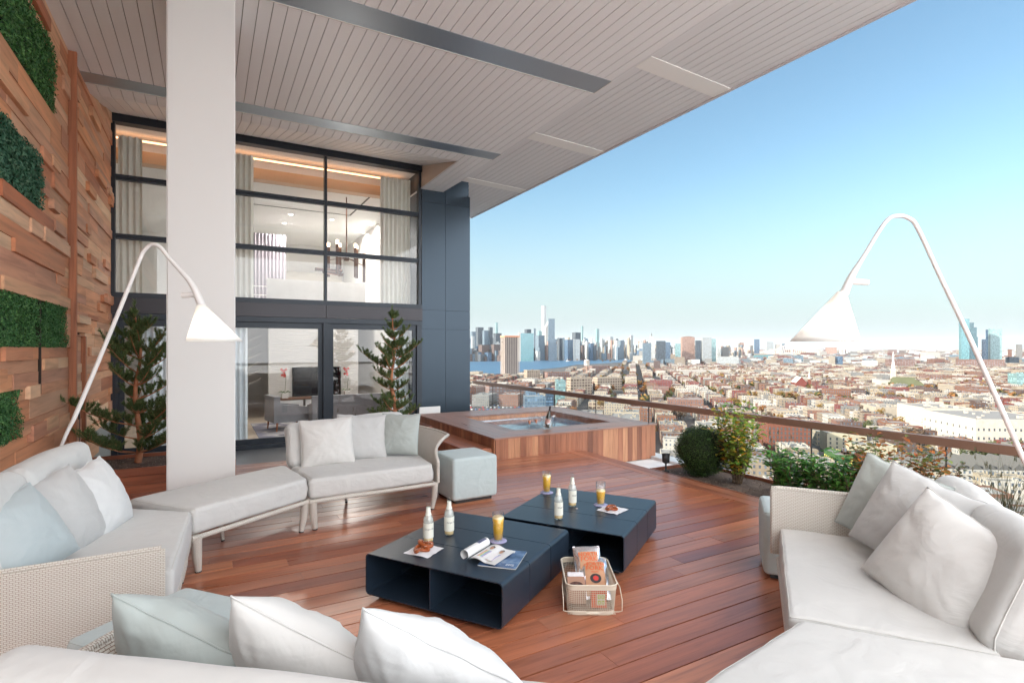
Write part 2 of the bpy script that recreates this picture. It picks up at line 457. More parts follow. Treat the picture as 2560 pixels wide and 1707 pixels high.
def leaf_cloud_rect(name, y0, y1, z0, z1, n, seed, cols, sz, label):
    rnd = random.Random(seed); b = MB()
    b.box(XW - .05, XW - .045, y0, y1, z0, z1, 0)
    for i in range(n):
        y, z = rnd.uniform(y0, y1), rnd.uniform(z0 - .01, z1 + .01)
        d = .02 + .035 * noise.noise(Vector((y * 7, z * 7, seed))) + rnd.uniform(-.04, .02)
        c = Vector((XW + d, y, z)); s = sz * rnd.uniform(.7, 1.3)
        nrm = Vector((1, rnd.uniform(-1.1, 1.1), rnd.uniform(-.8, 1.2))).normalized()
        u = nrm.cross(Vector((rnd.random() - .5, rnd.random() - .5, rnd.random() - .5))).normalized(); v = nrm.cross(u)
        b.add([c - u * s, c - v * s * .45 + nrm * s * .1, c + u * s, c + v * s * .45 + nrm * s * .1], [(0, 1, 2, 3)], 1)
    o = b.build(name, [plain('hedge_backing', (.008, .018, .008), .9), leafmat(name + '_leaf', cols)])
    tag(o, label, 'green wall'); return o
def leafmat(name, cols, rough=.5):
    m, nt, b = new_mat(name)
    geo = nd(nt, 'ShaderNodeNewGeometry')
    n = len(cols); st = [(i / max(1, n - 1), c) for i, c in enumerate(cols)]
    nt.links.new(ramp(nt, geo.outputs['Random Per Island'], st), b.inputs['Base Color'])
    b.inputs['Roughness'].default_value = rough; b.inputs['Specular IOR Level'].default_value = .3
    tr = nd(nt, 'ShaderNodeBsdfTranslucent'); nt.links.new(ramp(nt, geo.outputs['Random Per Island'], st), tr.inputs[0])
    mx = nd(nt, 'ShaderNodeMixShader', {0: .25, 1: b.outputs[0], 2: tr.outputs[0]})
    nt.links.new(mx.outputs[0], nt.nodes['Material Output'].inputs[0]); return m
HC1 = [(.03, .10, .03), (.08, .22, .06), (.05, .14, .06), (.17, .36, .11), (.07, .19, .09)]
leaf_cloud_rect('hedge_panel', 5.0, 7.69, 4.29, 4.97, 11000, 1, HC1, .017, 'topmost green hedge panel set in the cedar wall')
leaf_cloud_rect('hedge_panel', 5.0, 7.15, 3.09, 3.61, 6500, 2, [(.03, .09, .05), (.07, .18, .12), (.04, .12, .06), (.10, .24, .15), (.16, .28, .18)], .021, 'second green hedge panel from the top, with larger bluish leaves')
leaf_cloud_rect('hedge_panel', 5.0, 7.04, 1.72, 2.17, 8000, 3, HC1, .013, 'green hedge panel left of the dark slot in the cedar wall')
leaf_cloud_rect('hedge_panel', 7.14, 8.21, 1.72, 2.17, 5000, 4, HC1, .013, 'small green hedge panel between the dark slot and the vertical trim')
leaf_cloud_rect('hedge_panel', 4.5, 6.41, .91, 1.32, 7000, 5, HC1, .013, 'lowest green hedge panel in the cedar wall, near the sofa')

# ---- soffit
def soffit():
    t = thing('soffit', 'pale boarded soffit hanging over the terrace', 'ceiling')
    b = MB(); p = .1397; x = XW; g = .0045; rnd = random.Random(2)
    def seg(x0, x1, ya, yb, za, zb, mi=0, zr=None):
        """a board; za/zb = height at ya / yb"""
        y = ya
        b.add([(x0, ya, za), (x1, ya, za), (x1, yb, zb), (x0, yb, zb), (x0, ya, za + .02), (x1, ya, za + .02), (x1, yb, zb + .02), (x0, yb, zb + .02)],
              [(3, 2, 1, 0), (4, 5, 6, 7), (0, 1, 5, 4), (1, 2, 6, 5), (2, 3, 7, 6), (3, 0, 4, 7)], mi)
    while x < 4.80:
        x1 = min(x + p, 4.82)
        if x < 4.24:
            seg(x + g, x1 - g, -.5, 9.72, HC, HC)
            seg(x + g, x1 - g, 9.722, YF - .02, HC, 5.86)
        else:
            seg(x + g, x1 - g, -.5, YF - .02, HC, HC)
            if x > 4.7: pass
            seg(x + g, x1 - g, YF + .1, 13.5, HC, HC)
        x += p
    b.build('inner_boards', 'ceil', t)
    b.__init__()
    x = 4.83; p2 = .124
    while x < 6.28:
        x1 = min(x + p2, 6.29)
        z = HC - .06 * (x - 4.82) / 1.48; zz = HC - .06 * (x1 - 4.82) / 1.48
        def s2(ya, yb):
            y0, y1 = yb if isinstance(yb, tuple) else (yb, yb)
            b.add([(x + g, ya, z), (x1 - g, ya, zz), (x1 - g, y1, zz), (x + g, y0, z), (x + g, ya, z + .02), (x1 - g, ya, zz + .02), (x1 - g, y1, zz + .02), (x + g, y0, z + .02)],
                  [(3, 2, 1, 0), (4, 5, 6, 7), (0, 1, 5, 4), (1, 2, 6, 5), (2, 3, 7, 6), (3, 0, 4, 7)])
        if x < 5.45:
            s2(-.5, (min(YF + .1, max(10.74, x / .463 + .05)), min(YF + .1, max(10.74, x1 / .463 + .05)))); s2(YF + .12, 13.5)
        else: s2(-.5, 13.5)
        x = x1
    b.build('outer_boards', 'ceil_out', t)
    # covering above the gaps
    c = MB()
    c.prism([(XW, -.5), (4.26, -.5), (4.26, 9.74), (XW, 9.74)], HC + .022, HC + .035)
    c.prism([(4.27, -.5), (4.8, -.5), (4.8, YF - .02), (4.27, YF - .02)], HC + .022, HC + .035)
    c.prism([(4.8, -.5), (6.28, -.5), (6.28, 10.7), (4.8, 10.7)], HC + .022, HC + .035)
    c.prism([(5.5, 10.7), (6.28, 10.7), (6.28, 13.5), (5.5, 13.5)], HC + .022, HC + .035)
    c.prism([(4.3, YF + .1), (5.5, YF + .1), (5.5, 13.5), (4.3, 13.5)], HC + .022, HC + .035)
    c.add([(XW, 9.72, HC + .03), (4.27, 9.72, HC + .03), (4.27, YF, 5.9), (XW, YF, 5.9)], [(0, 1, 2, 3), (3, 2, 1, 0)])
    c.build('groove_backing', 'ceil_gap', t)
    # side cheek of the raised part
    q = MB(); n = 22
    for i in range(n):
        ya = 9.72 + (YF - .03 - 9.72) * i / n; yb = 9.72 + (YF - .03 - 9.72) * (i + 1) / n - .004
        za = HC + .53 * (ya - 9.72) / 2.15; zb = HC + .53 * (yb - 9.72) / 2.15
        q.add([(4.262, ya, HC), (4.262, yb, HC), (4.262, yb, zb), (4.262, ya, za), (4.272, ya, HC), (4.272, yb, HC), (4.272, yb, zb), (4.272, ya, za)],
              [(0, 1, 2, 3), (7, 6, 5, 4), (0, 4, 5, 1), (1, 5, 6, 2), (2, 6, 7, 3), (3, 7, 4, 0)])
    q.build('cheek', plain('cheek_paint', (.62, .52, .44), .5), t)
    q = MB(); q.box(6.285, 6.33, -.55, 13.55, 5.25, 5.42); q.box(4.3, 6.29, 13.5, 13.54, 5.27, 5.42); q.build('edge_trim', plain('edge_paint', (.62, .60, .62), .5), t)
    q = MB(); q.box(XW, 6.28, -.5, 9.6, 5.5, 6.14); q.box(4.8, 6.28, 10.7, 13.5, 6.0, 6.14); q.build('roof_slab', 'ceil_gap', t)
    c = MB(); c.prism([(4.795, -.5), (4.835, -.5), (4.835, 10.70), (4.795, 10.70)], HC - .0035, HC + .03); c.prism([(4.795, 10.70), (4.835, 10.70), (4.835, 10.74), (4.795, 11.8)], HC - .0035, HC + .03); c.build('crease_trim', 'ceil_out', t)
    for ya, yb in ((5.79, 6.18), (8.98, 9.32), (2.4, 2.8)):
        q = MB(); q.box(XW, 4.80, ya, yb, HC - .006, HC + .01); o = q.build('metal_strip', 'strip', t)
        q = MB(); q.box(XW, 4.81, yb, yb + .012, HC - .012, HC + .01); q.box(4.80, 4.812, ya, yb, HC - .012, HC + .01); q.build('lip', 'lip', o)
    for ya, yb in ((5.05, 5.34), (7.79, 8.08), (10.55, 10.82), (2.3, 2.6)):
        q = MB(); q.add([(4.82, ya, HC - .008), (6.286, ya, HC - .068), (6.286, yb, HC - .068), (4.82, yb, HC - .008), (4.82, ya, HC + .01), (6.286, ya, HC - .05), (6.286, yb, HC - .05), (4.82, yb, HC + .01)],
              [(3, 2, 1, 0), (4, 5, 6, 7), (0, 1, 5, 4), (1, 2, 6, 5), (2, 3, 7, 6), (3, 0, 4, 7)])
        o = q.build('white_strip', 'strip_white', t)
soffit()

def pillar():
    b = MB(); b.box(-.347, .257, 6.3, 6.9, .0, HC - .004)
    o = b.build('pillar', 'pillar'); tag(o, 'broad white square pillar rising to the soffit', 'pillar')
    bm = bmesh.new(); bm.from_mesh(o.data)
    bmesh.ops.bevel(bm, geom=[e for e in bm.edges if abs(e.verts[0].co.z - e.verts[1].co.z) > 1], offset=.012, segments=3, affect='EDGES')
    bm.to_mesh(o.data); bm.free()
pillar()

# ---- glazed facade
def facade():
    t = thing('window_wall', 'dark framed double height window wall of the suite', 'window wall', (0, YF, 0))
    fr = MB()
    xs = [XW + .02, .09, 2.17, 4.22]
    fr.box(XW, 4.28, -.10, .10, 5.70, 5.87)            # head
    fr.box(XW, 4.28, -.06, .10, 2.60, 2.69)            # sill of the upper lights
    for x in xs:
        wd = .05 if x in (.09, 2.17) else .06
        x0 = max(XW, x - wd / 2) if x < 4.2 else 4.20
        fr.box(x0, x0 + wd, -.05, .08, 2.69, 5.70)
    for z in (4.74, 3.69):
        for xa, xb in zip(xs, xs[1:]):
            fr.box(xa + .03, xb - .025, -.045, .07, z, z + .045); fr.box(xa + .03, xb - .025, -.02, .07, z - .045, z - .004)
    fr.build('window_frame', 'frame', t)
    for i, (xa, xb) in enumerate(zip(xs, xs[1:])):
        for za, zb in ((2.69, 3.64), (3.735, 4.69), (4.785, 5.70)):
            q = MB(); q.add([(xa + .028, .023, za), (xb - .028, .023, za), (xb - .028, .023, zb), (xa + .028, .023, zb)], [(0, 1, 2, 3)]); q.build('glass_pane', 'glass', t)
    for xa, xb in ((XW, .088), (.092, 2.168), (2.172, 4.28)):
        q = MB(); q.box(xa + .002, xb - .002, -.085, .1, 2.325, 2.596); q.build('spandrel_panel', plain('spandrel', (.045, .042, .048), .35, metal=.4), t)
    # door level
    d = MB()
    d.box(XW, 4.28, -.07, .1, 2.22, 2.32)
    d.box(XW, 4.28, -.10, .1, -.3, -.20)
    for x0, x1 in ((XW, XW + .10), (.05, .17), (2.12, 2.24), (4.16, 4.28)): d.box(x0, x1, -.05, .09, -.20, 2.22)
    d.build('door_head_frame', 'frame', t)
    for n_, (xa, xb, yo) in enumerate(((XW + .10, .05, .01), (.17, 2.12, .03), (2.24, 4.16, .0))):
        q = MB(); w_ = .09
        q.box(xa, xb, yo, yo + .05, 2.10, 2.22); q.box(xa, xb, yo, yo + .05, -.20, -.10)
        q.box(xa, xa + w_, yo, yo + .05, -.10, 2.10); q.box(xb - w_, xb, yo, yo + .05, -.10, 2.10)
        dd = q.build('sliding_door', 'frame', t)
        q = MB(); q.add([(xa + w_, yo + .025, -.10), (xb - w_, yo + .025, -.10), (xb - w_, yo + .025, 2.10), (xa + w_, yo + .025, 2.10)], [(0, 1, 2, 3)]); q.build('glass_pane', 'glass', dd)
        if n_ == 0:
            q = MB()
            for z in (.9, 1.45, 1.95): q.box(xa - .03, xa + .03, -.075, yo, z, z + .1)
            q.build('hinge', 'foot', dd)
facade()
def cladding():
    t = thing('metal_cladding', 'blue black sheet metal wall right of the tall windows', 'wall', (0, YF, 0))
    cols = [(4.284, 4.86), (4.866, 5.49)]; rows = [(-.3, 2.13), (2.136, 2.57), (2.576, 4.75 + .3), (5.056, 5.84)]
    for i, (xa, xb) in enumerate(cols):
        for za, zb in rows:
            q = MB(); q.box(xa, xb, -.03, .0, za, zb); q.build('metal_panel', 'panel', t)
    q = MB(); q.box(4.284, 5.485, .002, 1.6, -.3, 5.83); q.build('core', 'panel', t)
cladding()

# ---- the suite behind the glass
def room():
    X0, X1, Y1, ZF, ZC = -4.6, 4.7, 21.5, -.29, 5.78
    wm = plain('room_paint', (.78, .77, .75), .8); wd = plain('room_floor', (.52, .44, .36), .4, var=.2, bscale=10)
    q = MB(); q.box(X0, X1, YF + .11, Y1, ZF - .02, ZF); struct(q.build('interior_floor', wd), 'structure')
    q = MB(); q.box(X0, X0 + .1, YF + .11, Y1, ZF, ZC); q.box(X1 - .1, X1, YF + 1.7, Y1, ZF, ZC); q.box(X0, X1, Y1, Y1 + .1, ZF, ZC)
    q.box(X0, XW - .17, YF - .02, YF + .1, ZF, ZC)
    struct(q.build('interior_wall', wm), 'structure')
    q = MB(); q.box(X0, X1, YF + 1.25, Y1, ZC - .25, ZC + .1); q.box(X0, X1, YF + .11, YF + 1.24, ZC + .02, ZC + .1)
    struct(q.build('interior_ceiling', plain('room_ceiling', (.82, .82, .81), .8)), 'structure')
    q = MB(); q.box(X0, X1, YF + .98, YF + 1.24, ZC - .45, ZC - .22)
    o = q.build('ceiling_cove', plain('cove_wood', (.62, .40, .24), .5)); tag(o, 'warm orange lit ceiling cove behind the upper panes', 'cove')
    q = MB(); q.box(X0 + .2, X1 - .6, YF + .78, YF + .82, ZC - .1, ZC - .07); q.build('light_strip', emit('cove_glow', (1, .50, .24), 1.1), o)
    # dark shadow lines in the ceiling
    q = MB()
    q.box(X0, X1, YF + 1.9, YF + 1.93, ZC - .262, ZC - .252); q.box(.2, 3.6, YF + 4.1, YF + 4.12, ZC - .262, ZC - .252); q.box(3.58, 3.62, YF + 1.95, YF + 4.1, ZC - .262, ZC - .252)
    tag(q.build('ceiling_track', 'foot'), 'thin dark slots running across the room ceiling', 'track')
    # textured feature wall, loft parapet
    fw, nt, b = new_mat('textured_white_brick')
    b.inputs['Base Color'].default_value = (.82, .82, .81, 1); b.inputs['Roughness'].default_value = .7
    tc = nd(nt, 'ShaderNodeTexCoord'); sp = nd(nt, 'ShaderNodeSeparateXYZ', {0: tc.outputs['Object']}); cb = nd(nt, 'ShaderNodeCombineXYZ', {0: sp.outputs[0], 1: sp.outputs[2]})
    br = nd(nt, 'ShaderNodeTexBrick', {'Vector': cb.outputs[0], 'Scale': 1.0, 'Brick Width': .5, 'Row Height': .055, 'Mortar Size': .004, 'Color1': (1, 1, 1, 1), 'Color2': (.6, .6, .6, 1)})
    hh = mth(nt, 'ADD', br.outputs[0], mth(nt, 'MULTIPLY', br.outputs['Fac'], -.8)); bump(nt, b, hh, .9, .02)
    q = MB(); q.box(1.54, 4.08, 17, 17.2, ZF, 2.75); tag(q.build('feature_wall', fw), 'white rough brick wall behind the television', 'wall')
    q = MB(); q.box(1.5, 4.3, 16.98, 17.15, 2.75, 3.7); tag(q.build('loft_parapet', plain('marble', (.6, .6, .6), .35, var=.12, bscale=14)), 'white marble loft parapet above the television wall', 'parapet')
    q = MB(); q.box(X0 + .1, X1 - .1, 17.2, Y1, 2.45, 2.7); struct(q.build('loft_floor', wm), 'structure')
    rl = thing('loft_railing', 'thin white loft railing left of the marble parapet', 'railing')
    q = MB()
    for z in (3.45, 3.2, 2.95): q.box(-.6, 1.5, 17.0, 17.03, z, z + .025)
    q.build('rail', wm, rl)
    for x in (-.6, .45, 1.1): 
        q = MB(); q.box(x, x + .03, 17.0, 17.03, 2.7, 3.47); q.build('post', wm, rl)
    q = MB(); q.box(2.2, 4.5, 21.3, 21.48, 2.7, 4.5); tag(q.build('loft_wardrobe', plain('wardrobe', (.55, .52, .47), .6)), 'greige panelled wardrobe at the back of the loft', 'wardrobe')
    # television, console
    t = thing('television', 'large flat black television above the console', 'television', (2.86, 16.95, 0))
    q = MB(); q.box(-.69, .69, -.02, .03, .29, 1.14); q.build('bezel', 'foot', t)
    q = MB(); q.box(-.67, .67, -.025, -.021, .32, 1.12); q.build('screen', plain('screen_black', (.008, .008, .012), .12), t)
    t = thing('console', 'long white and walnut console under the television', 'console', (2.8, 16.5, ZF))
    q = MB(); q.box(-1.15, 1.1, -.2, .3, .54, .58); q.build('top', plain('walnut', (.20, .10, .06), .4), t)
    for a, c in ((-1.13, -.42), (-.36, .32), (.36, 1.08)):
        q = MB(); q.box(a, c, -.18, .28, .14, .53); q.build('cabinet', plain('cabinet_white', (.72, .74, .76), .4) if a < .3 else plain('cabinet_blue', (.10, .13, .2), .3), t)
    q = MB(); q.box(-1.1, 1.05, -.1, .2, 0, .14); q.build('plinth', 'foot', t)
    # orchids
    def orchid(x, label):
        t = thing('orchid', label, 'plant', (x, 16.45, ZF + .582), group=None)
        q = MB(); q.box(-.08, .08, -.08, .08, 0, .14); q.build('pot', wm, t)
        q = MB()
        for k in range(5):
            a = k * 1.3 + .4; d = Vector((math.cos(a), math.sin(a) * .5, 0))
            q.add([Vector((0, 0, .14)), d * .09 + Vector((0, .03, .21)), d * .2 + Vector((0, 0, .15)), d * .1 + Vector((0, -.03, .18))], [(0, 1, 2, 3)])
        q.build('leaves', plain('orchid_leaf', (.06, .12, .03), .4), t)
        q = MB(); q.tube([(0, 0, .14), (.02, 0, .4), (.03, 0, .62), (-.03, 0, .76)], .006, 6); q.build('stem', plain('orchid_stem', (.10, .12, .05), .6), t)
        q = MB(); rr = random.Random(5)
        for k in range(9):
            c = Vector((rr.uniform(-.09, .04), rr.uniform(-.05, .05), rr.uniform(.62, .82)))
            for j in range(5):
                a = j * 1.256; e = Vector((math.cos(a), -.2, math.sin(a))) * .04; f = Vector((math.cos(a + .6), -.1, math.sin(a + .6))) * .03
                q.add([c, c + f, c + e * 1.1, c + Vector((math.cos(a - .6), -.1, math.sin(a - .6))) * .03], [(0, 1, 2, 3)])
        q.build('blossom', plain('orchid_red', (.62, .06, .05), .5), t)
    orchid(at_Y(712, 990, 16.45).x, 'potted red orchid left of the television'); orchid(at_Y(868, 985, 16.45).x, 'potted red orchid right of the television')
    # armchairs / sofa
    gf = fabric('room_grey_fabric', (.25, .25, .27), .3); wl = plain('walnut_leg', (.35, .13, .06), .4)
    def armchair(x, y, rz, label, w_=.8):
        t = thing('armchair', label, 'armchair', (x, y, ZF), rz)
        q = MB(); h2 = w_ / 2
        q.box(-h2 + .1, h2 - .1, -.35, .3, .24, .44); q.build('seat', gf, t)
        q = MB(); q.box(-h2, h2, .28, .42, .22, .84); q.build('backrest', gf, t)
        for s in (-1, 1):
            q = MB(); q.prism([(s * h2, -.38), (s * (h2 - .1), -.38), (s * (h2 - .1), .3), (s * h2, .3)][::s], .22, [.56, .56, .66, .66][::s]); q.build('armrest', gf, t)
            for yy in (-.33, .33):
                q = MB(); q.tube([(s * (h2 - .05), yy, .26), (s * (h2 - .02), yy * 1.08, 0)], [.028, .016], 8); q.build('leg', wl, t)
    armchair(1.72, 14.35, R(100), 'grey armchair with walnut legs facing away in the suite')
    armchair(3.15, 14.1, R(180), 'long low grey sofa in the suite in front of the console', 1.9)
    q = MB(); q.box(1.0, 4.0, 13.2, 15.8, ZF + .001, ZF + .014)
    rug, nt, b = new_mat('rug'); vo = nd(nt, 'ShaderNodeTexVoronoi', {'Vector': coords(nt), 'Scale': 2.2})
    nt.links.new(ramp(nt, vo.outputs['Distance'], [(.2, (.10, .10, .14)), (.35, (.5, .49, .5)), (.6, (.2, .2, .26))]), b.inputs['Base Color']); b.inputs['Roughness'].default_value = .9
    tag(q.build('rug', rug), 'patterned grey and navy rug under the armchairs', 'rug')
    # curtains
    def curtain(x0, x1, z0, z1, y, col, label, amp=.045):
        q = MB(); n = int((x1 - x0) / .012)
        def fn(u, v): return (x0 + (x1 - x0) * u, y + amp * math.sin(u * (x1 - x0) * 62 + .5 * math.sin(v * 3)) * (.6 + .4 * v), z0 + (z1 - z0) * v)
        q.grid(fn, n, 6); o = q.build('curtain', fabric('curtain_' + str(round(x0, 1)) + str(round(z0, 1)), col, .1)); tag(o, label, 'curtain')
    tp = (.85, .82, .74)
    curtain(.3, .83, 2.5, 5.6, YF + .35, tp, 'tall taupe curtain hanging right of the pillar behind the upper panes')
    curtain(3.43, 4.14, 2.5, 5.6, YF + .35, tp, 'tall taupe curtain at the right end of the upper panes')
    curtain(-1.42, -1.05, 2.5, 5.6, YF + .35, tp, 'tall taupe curtain left of the pillar beside the cedar wall')
    sc_ = (.80, .86, .9)
    curtain(.3, .72, ZF, 2.3, YF + .35, sc_, 'pale blue grey curtain behind the sliding door right of the pillar')
    curtain(-1.05, -.5, ZF, 2.3, YF + .35, sc_, 'pale blue grey curtain behind the door left of the pillar')
    curtain(3.7, 4.1, ZF, 2.3, YF + .35, sc_, 'pale curtain behind the sliding door beside the right pine')
    curtain(1.2, 2.15, 2.7, 5.2, 18.2, (.36, .33, .38), 'mauve curtain hanging in the loft', .03)
    # stair / kitchen hints
    q = MB(); 
    for k in range(9): q.prism([(.4, 18.2), (1.45, 18.2), (1.45, 18.5), (.4, 18.5)], [.2 + k * .26, .75 + k * .26, .75 + k * .26, .2 + k * .26], [.26 + k * .26, .81 + k * .26, .81 + k * .26, .26 + k * .26])
    tag(q.build('staircase', wm), 'white slatted stair rising left of the television wall', 'stairs')
    # chandelier
    t = thing('chandelier', 'bronze tube chandelier hanging in the suite', 'chandelier', (3.07, 14, 0))
    br_ = plain('bronze', (.16, .08, .05), .3, metal=.8)
    q = MB(); q.tube([(0, 0, 5.5), (0, 0, 4.0)], .015, 8); q.build('rod', br_, t)
    q = MB(); q.lathe([(0, -.06), (.07, -.05), (.07, .1), (0, .12)], (0, 0, 3.95), 12); q.build('hub', br_, t)
    for x, y, z in ((-.42, .1, 3.9), (-.25, -.12, 3.95), (.2, -.1, 3.9), (.3, .2, 3.92), (.44, 0, 3.8), (-.1, .3, 3.95)):
        q = MB(); q.tube([(x, y, z - .42), (x, y, z + .32)], .04, 10); q.tube([(0, 0, 3.97), (x, y, z)], .008, 6); a = q.build('tube', br_, t)
        q = MB(); q.lathe([(.0, -.03), (.035, -.02), (.035, .06), (.03, .07)], (x, y, z + .36), 10); q.build('bulb', emit('chandelier_bulb', (1, .72, .5), 3), a)
    L = bpy.data.lights.new('chandelier_light', 'POINT'); L.energy = 18; L.specular_factor = 0; L.color = (1, .93, .86); L.shadow_soft_size = .3
    lo = bpy.data.objects.new('chandelier_light', L); COL.objects.link(lo); lo.parent = t; lo.location = (0, 0, 2.3)
    for dx, dy in ((-.75, .1), (-.6, -.2)):
        q = MB(); q.tube([(-.1, 0, 3.6 + dy * .3), (dx, dy, 3.62 + dy * .3)], .04, 10); q.build('tube', br_, t)
    # downlights
    i = 0
    names = ['nearest the left curtain', 'near the centre mullion', 'near the right curtain', 'left of the chandelier rod', 'just left of the chandelier rod, farther back', 'right of the chandelier rod', 'above the loft on the left', 'above the loft on the right']
    for px, py in ((649, 432), (786, 452), (912, 472), (727, 536), (830, 549), (925, 560), (711, 558), (899, 579)):
        p = at_Z(px, py, ZC - .25)
        t = thing('downlight', 'small round ceiling downlight ' + names[i], 'ceiling light', (p.x, p.y, ZC - .256)); i += 1
        q = MB(); q.lathe([(.0, 0), (.055, 0)], (0, 0, 0), 16); q.build('lens', emit('downlight_glow', (1, .95, .88), 9), t)
        q = MB(); q.lathe([(.056, .004), (.056, -.004), (.07, -.004), (.07, .004)], (0, 0, 0), 16); q.build('ring', wm, t)
        L = bpy.data.lights.new('downlight_lamp', 'SPOT'); L.energy = ROOM_W; L.spot_size = R(160); L.spot_blend = .3; L.specular_factor = 0; L.color = (1, .93, .85); L.shadow_soft_size = .15
        lo = bpy.data.objects.new('downlight_lamp', L); COL.objects.link(lo); lo.parent = t; lo.location = (0, 0, -.03)
ROOM_W = 50
room()

def bed(name, x0, x1, y0, y1, z, label, mat='deck'):
    t = thing(name, label, 'planter', (x0, y0, 0)); X, Y = x1 - x0, y1 - y0
    q = MB(); n = 3; h0 = -.28 if z < .1 else 0
    hh = (z - h0) / n
    for k in range(n):
        q.box(0, X, -.02, 0, h0 + k * hh + .001, h0 + (k + 1) * hh - .002); q.box(0, X, Y, Y + .02, h0 + k * hh, h0 + (k + 1) * hh - .002)
        q.box(X, X + .02, -.02, Y + .02, h0 + k * hh, h0 + (k + 1) * hh - .002); q.box(-.02, 0, -.02, Y + .02, h0 + k * hh, h0 + (k + 1) * hh - .002)
    q.build('planter_box', mat, t)
    q = MB(); rr = random.Random(9)
    q.grid(lambda u, v: (u * X, v * Y, z - .05 + .015 * noise.noise(Vector((u * X * 4, v * Y * 4, 0)))), int(X * 8) + 2, int(Y * 8) + 2)
    g = q.build('gravel', 'gravel', t)
    q = MB()
    for i in range(int(X * Y * 900)):
        c = Vector((rr.uniform(0, X), rr.uniform(0, Y), z - .045)); s = rr.uniform(.006, .014)
        vs = [c + Vector((rr.uniform(-1, 1), rr.uniform(-1, 1), rr.uniform(-.3, .8))) * s for _ in range(4)]
        q.add(vs, [(0, 1, 2), (0, 2, 3), (0, 3, 1), (1, 3, 2)])
    pm = leafmat('pebble', [(.08, .05, .04), (.3, .22, .18), (.14, .1, .09), (.42, .36, .32)], .9)
    o = q.build('pebbles', pm, t); o['kind'] = 'stuff'
bed('planter', XW + .09, .3, 7.72, 8.72, .3, 'raised wooden planter of the left pine beside the cedar wall')
bed('planter', 2.5, 3.5, 9.2, 10.1, .3, 'raised wooden planter of the right pine behind the sofa')
bed('planter', 5.5, 6.35, -1.0, 5.75, -.0, 'long sunken gravel planter between deck and glass railing', 'deck_y')

# ---- railing
def railing():
    t = thing('glass_railing', 'frameless glass railing with brown metal handrail', 'railing')
    xr = 7.05; zt = .72
    q = MB(); q.box(xr - .035, xr + .035, -2, 14.9, zt - .095, zt); q.build('handrail', 'rail', t)
    ys = [-1.9, -.2, 1.32, 2.86, 4.38, 5.9, 7.45, 9.0, 10.53, 12.1, 13.68, 14.8]
    for a, c in zip(ys, ys[1:]):
        q = MB(); q.add([(xr, a + .008, -.28), (xr, c - .008, -.28), (xr, c - .008, zt - .096), (xr, a + .008, zt - .096)], [(0, 1, 2, 3)]); q.build('glass_panel', 'rail_glass', t)
        q = MB(); q.box(xr - .008, xr + .008, a - .006, a + .006, -.28, zt - .096); q.build('joint', 'foot', t)
    q = MB(); q.box(xr - .06, xr + .25, -2, 14.9, -.30, -.25); q.build('base_channel', plain('coping', (.62, .62, .63), .5), t)
railing()

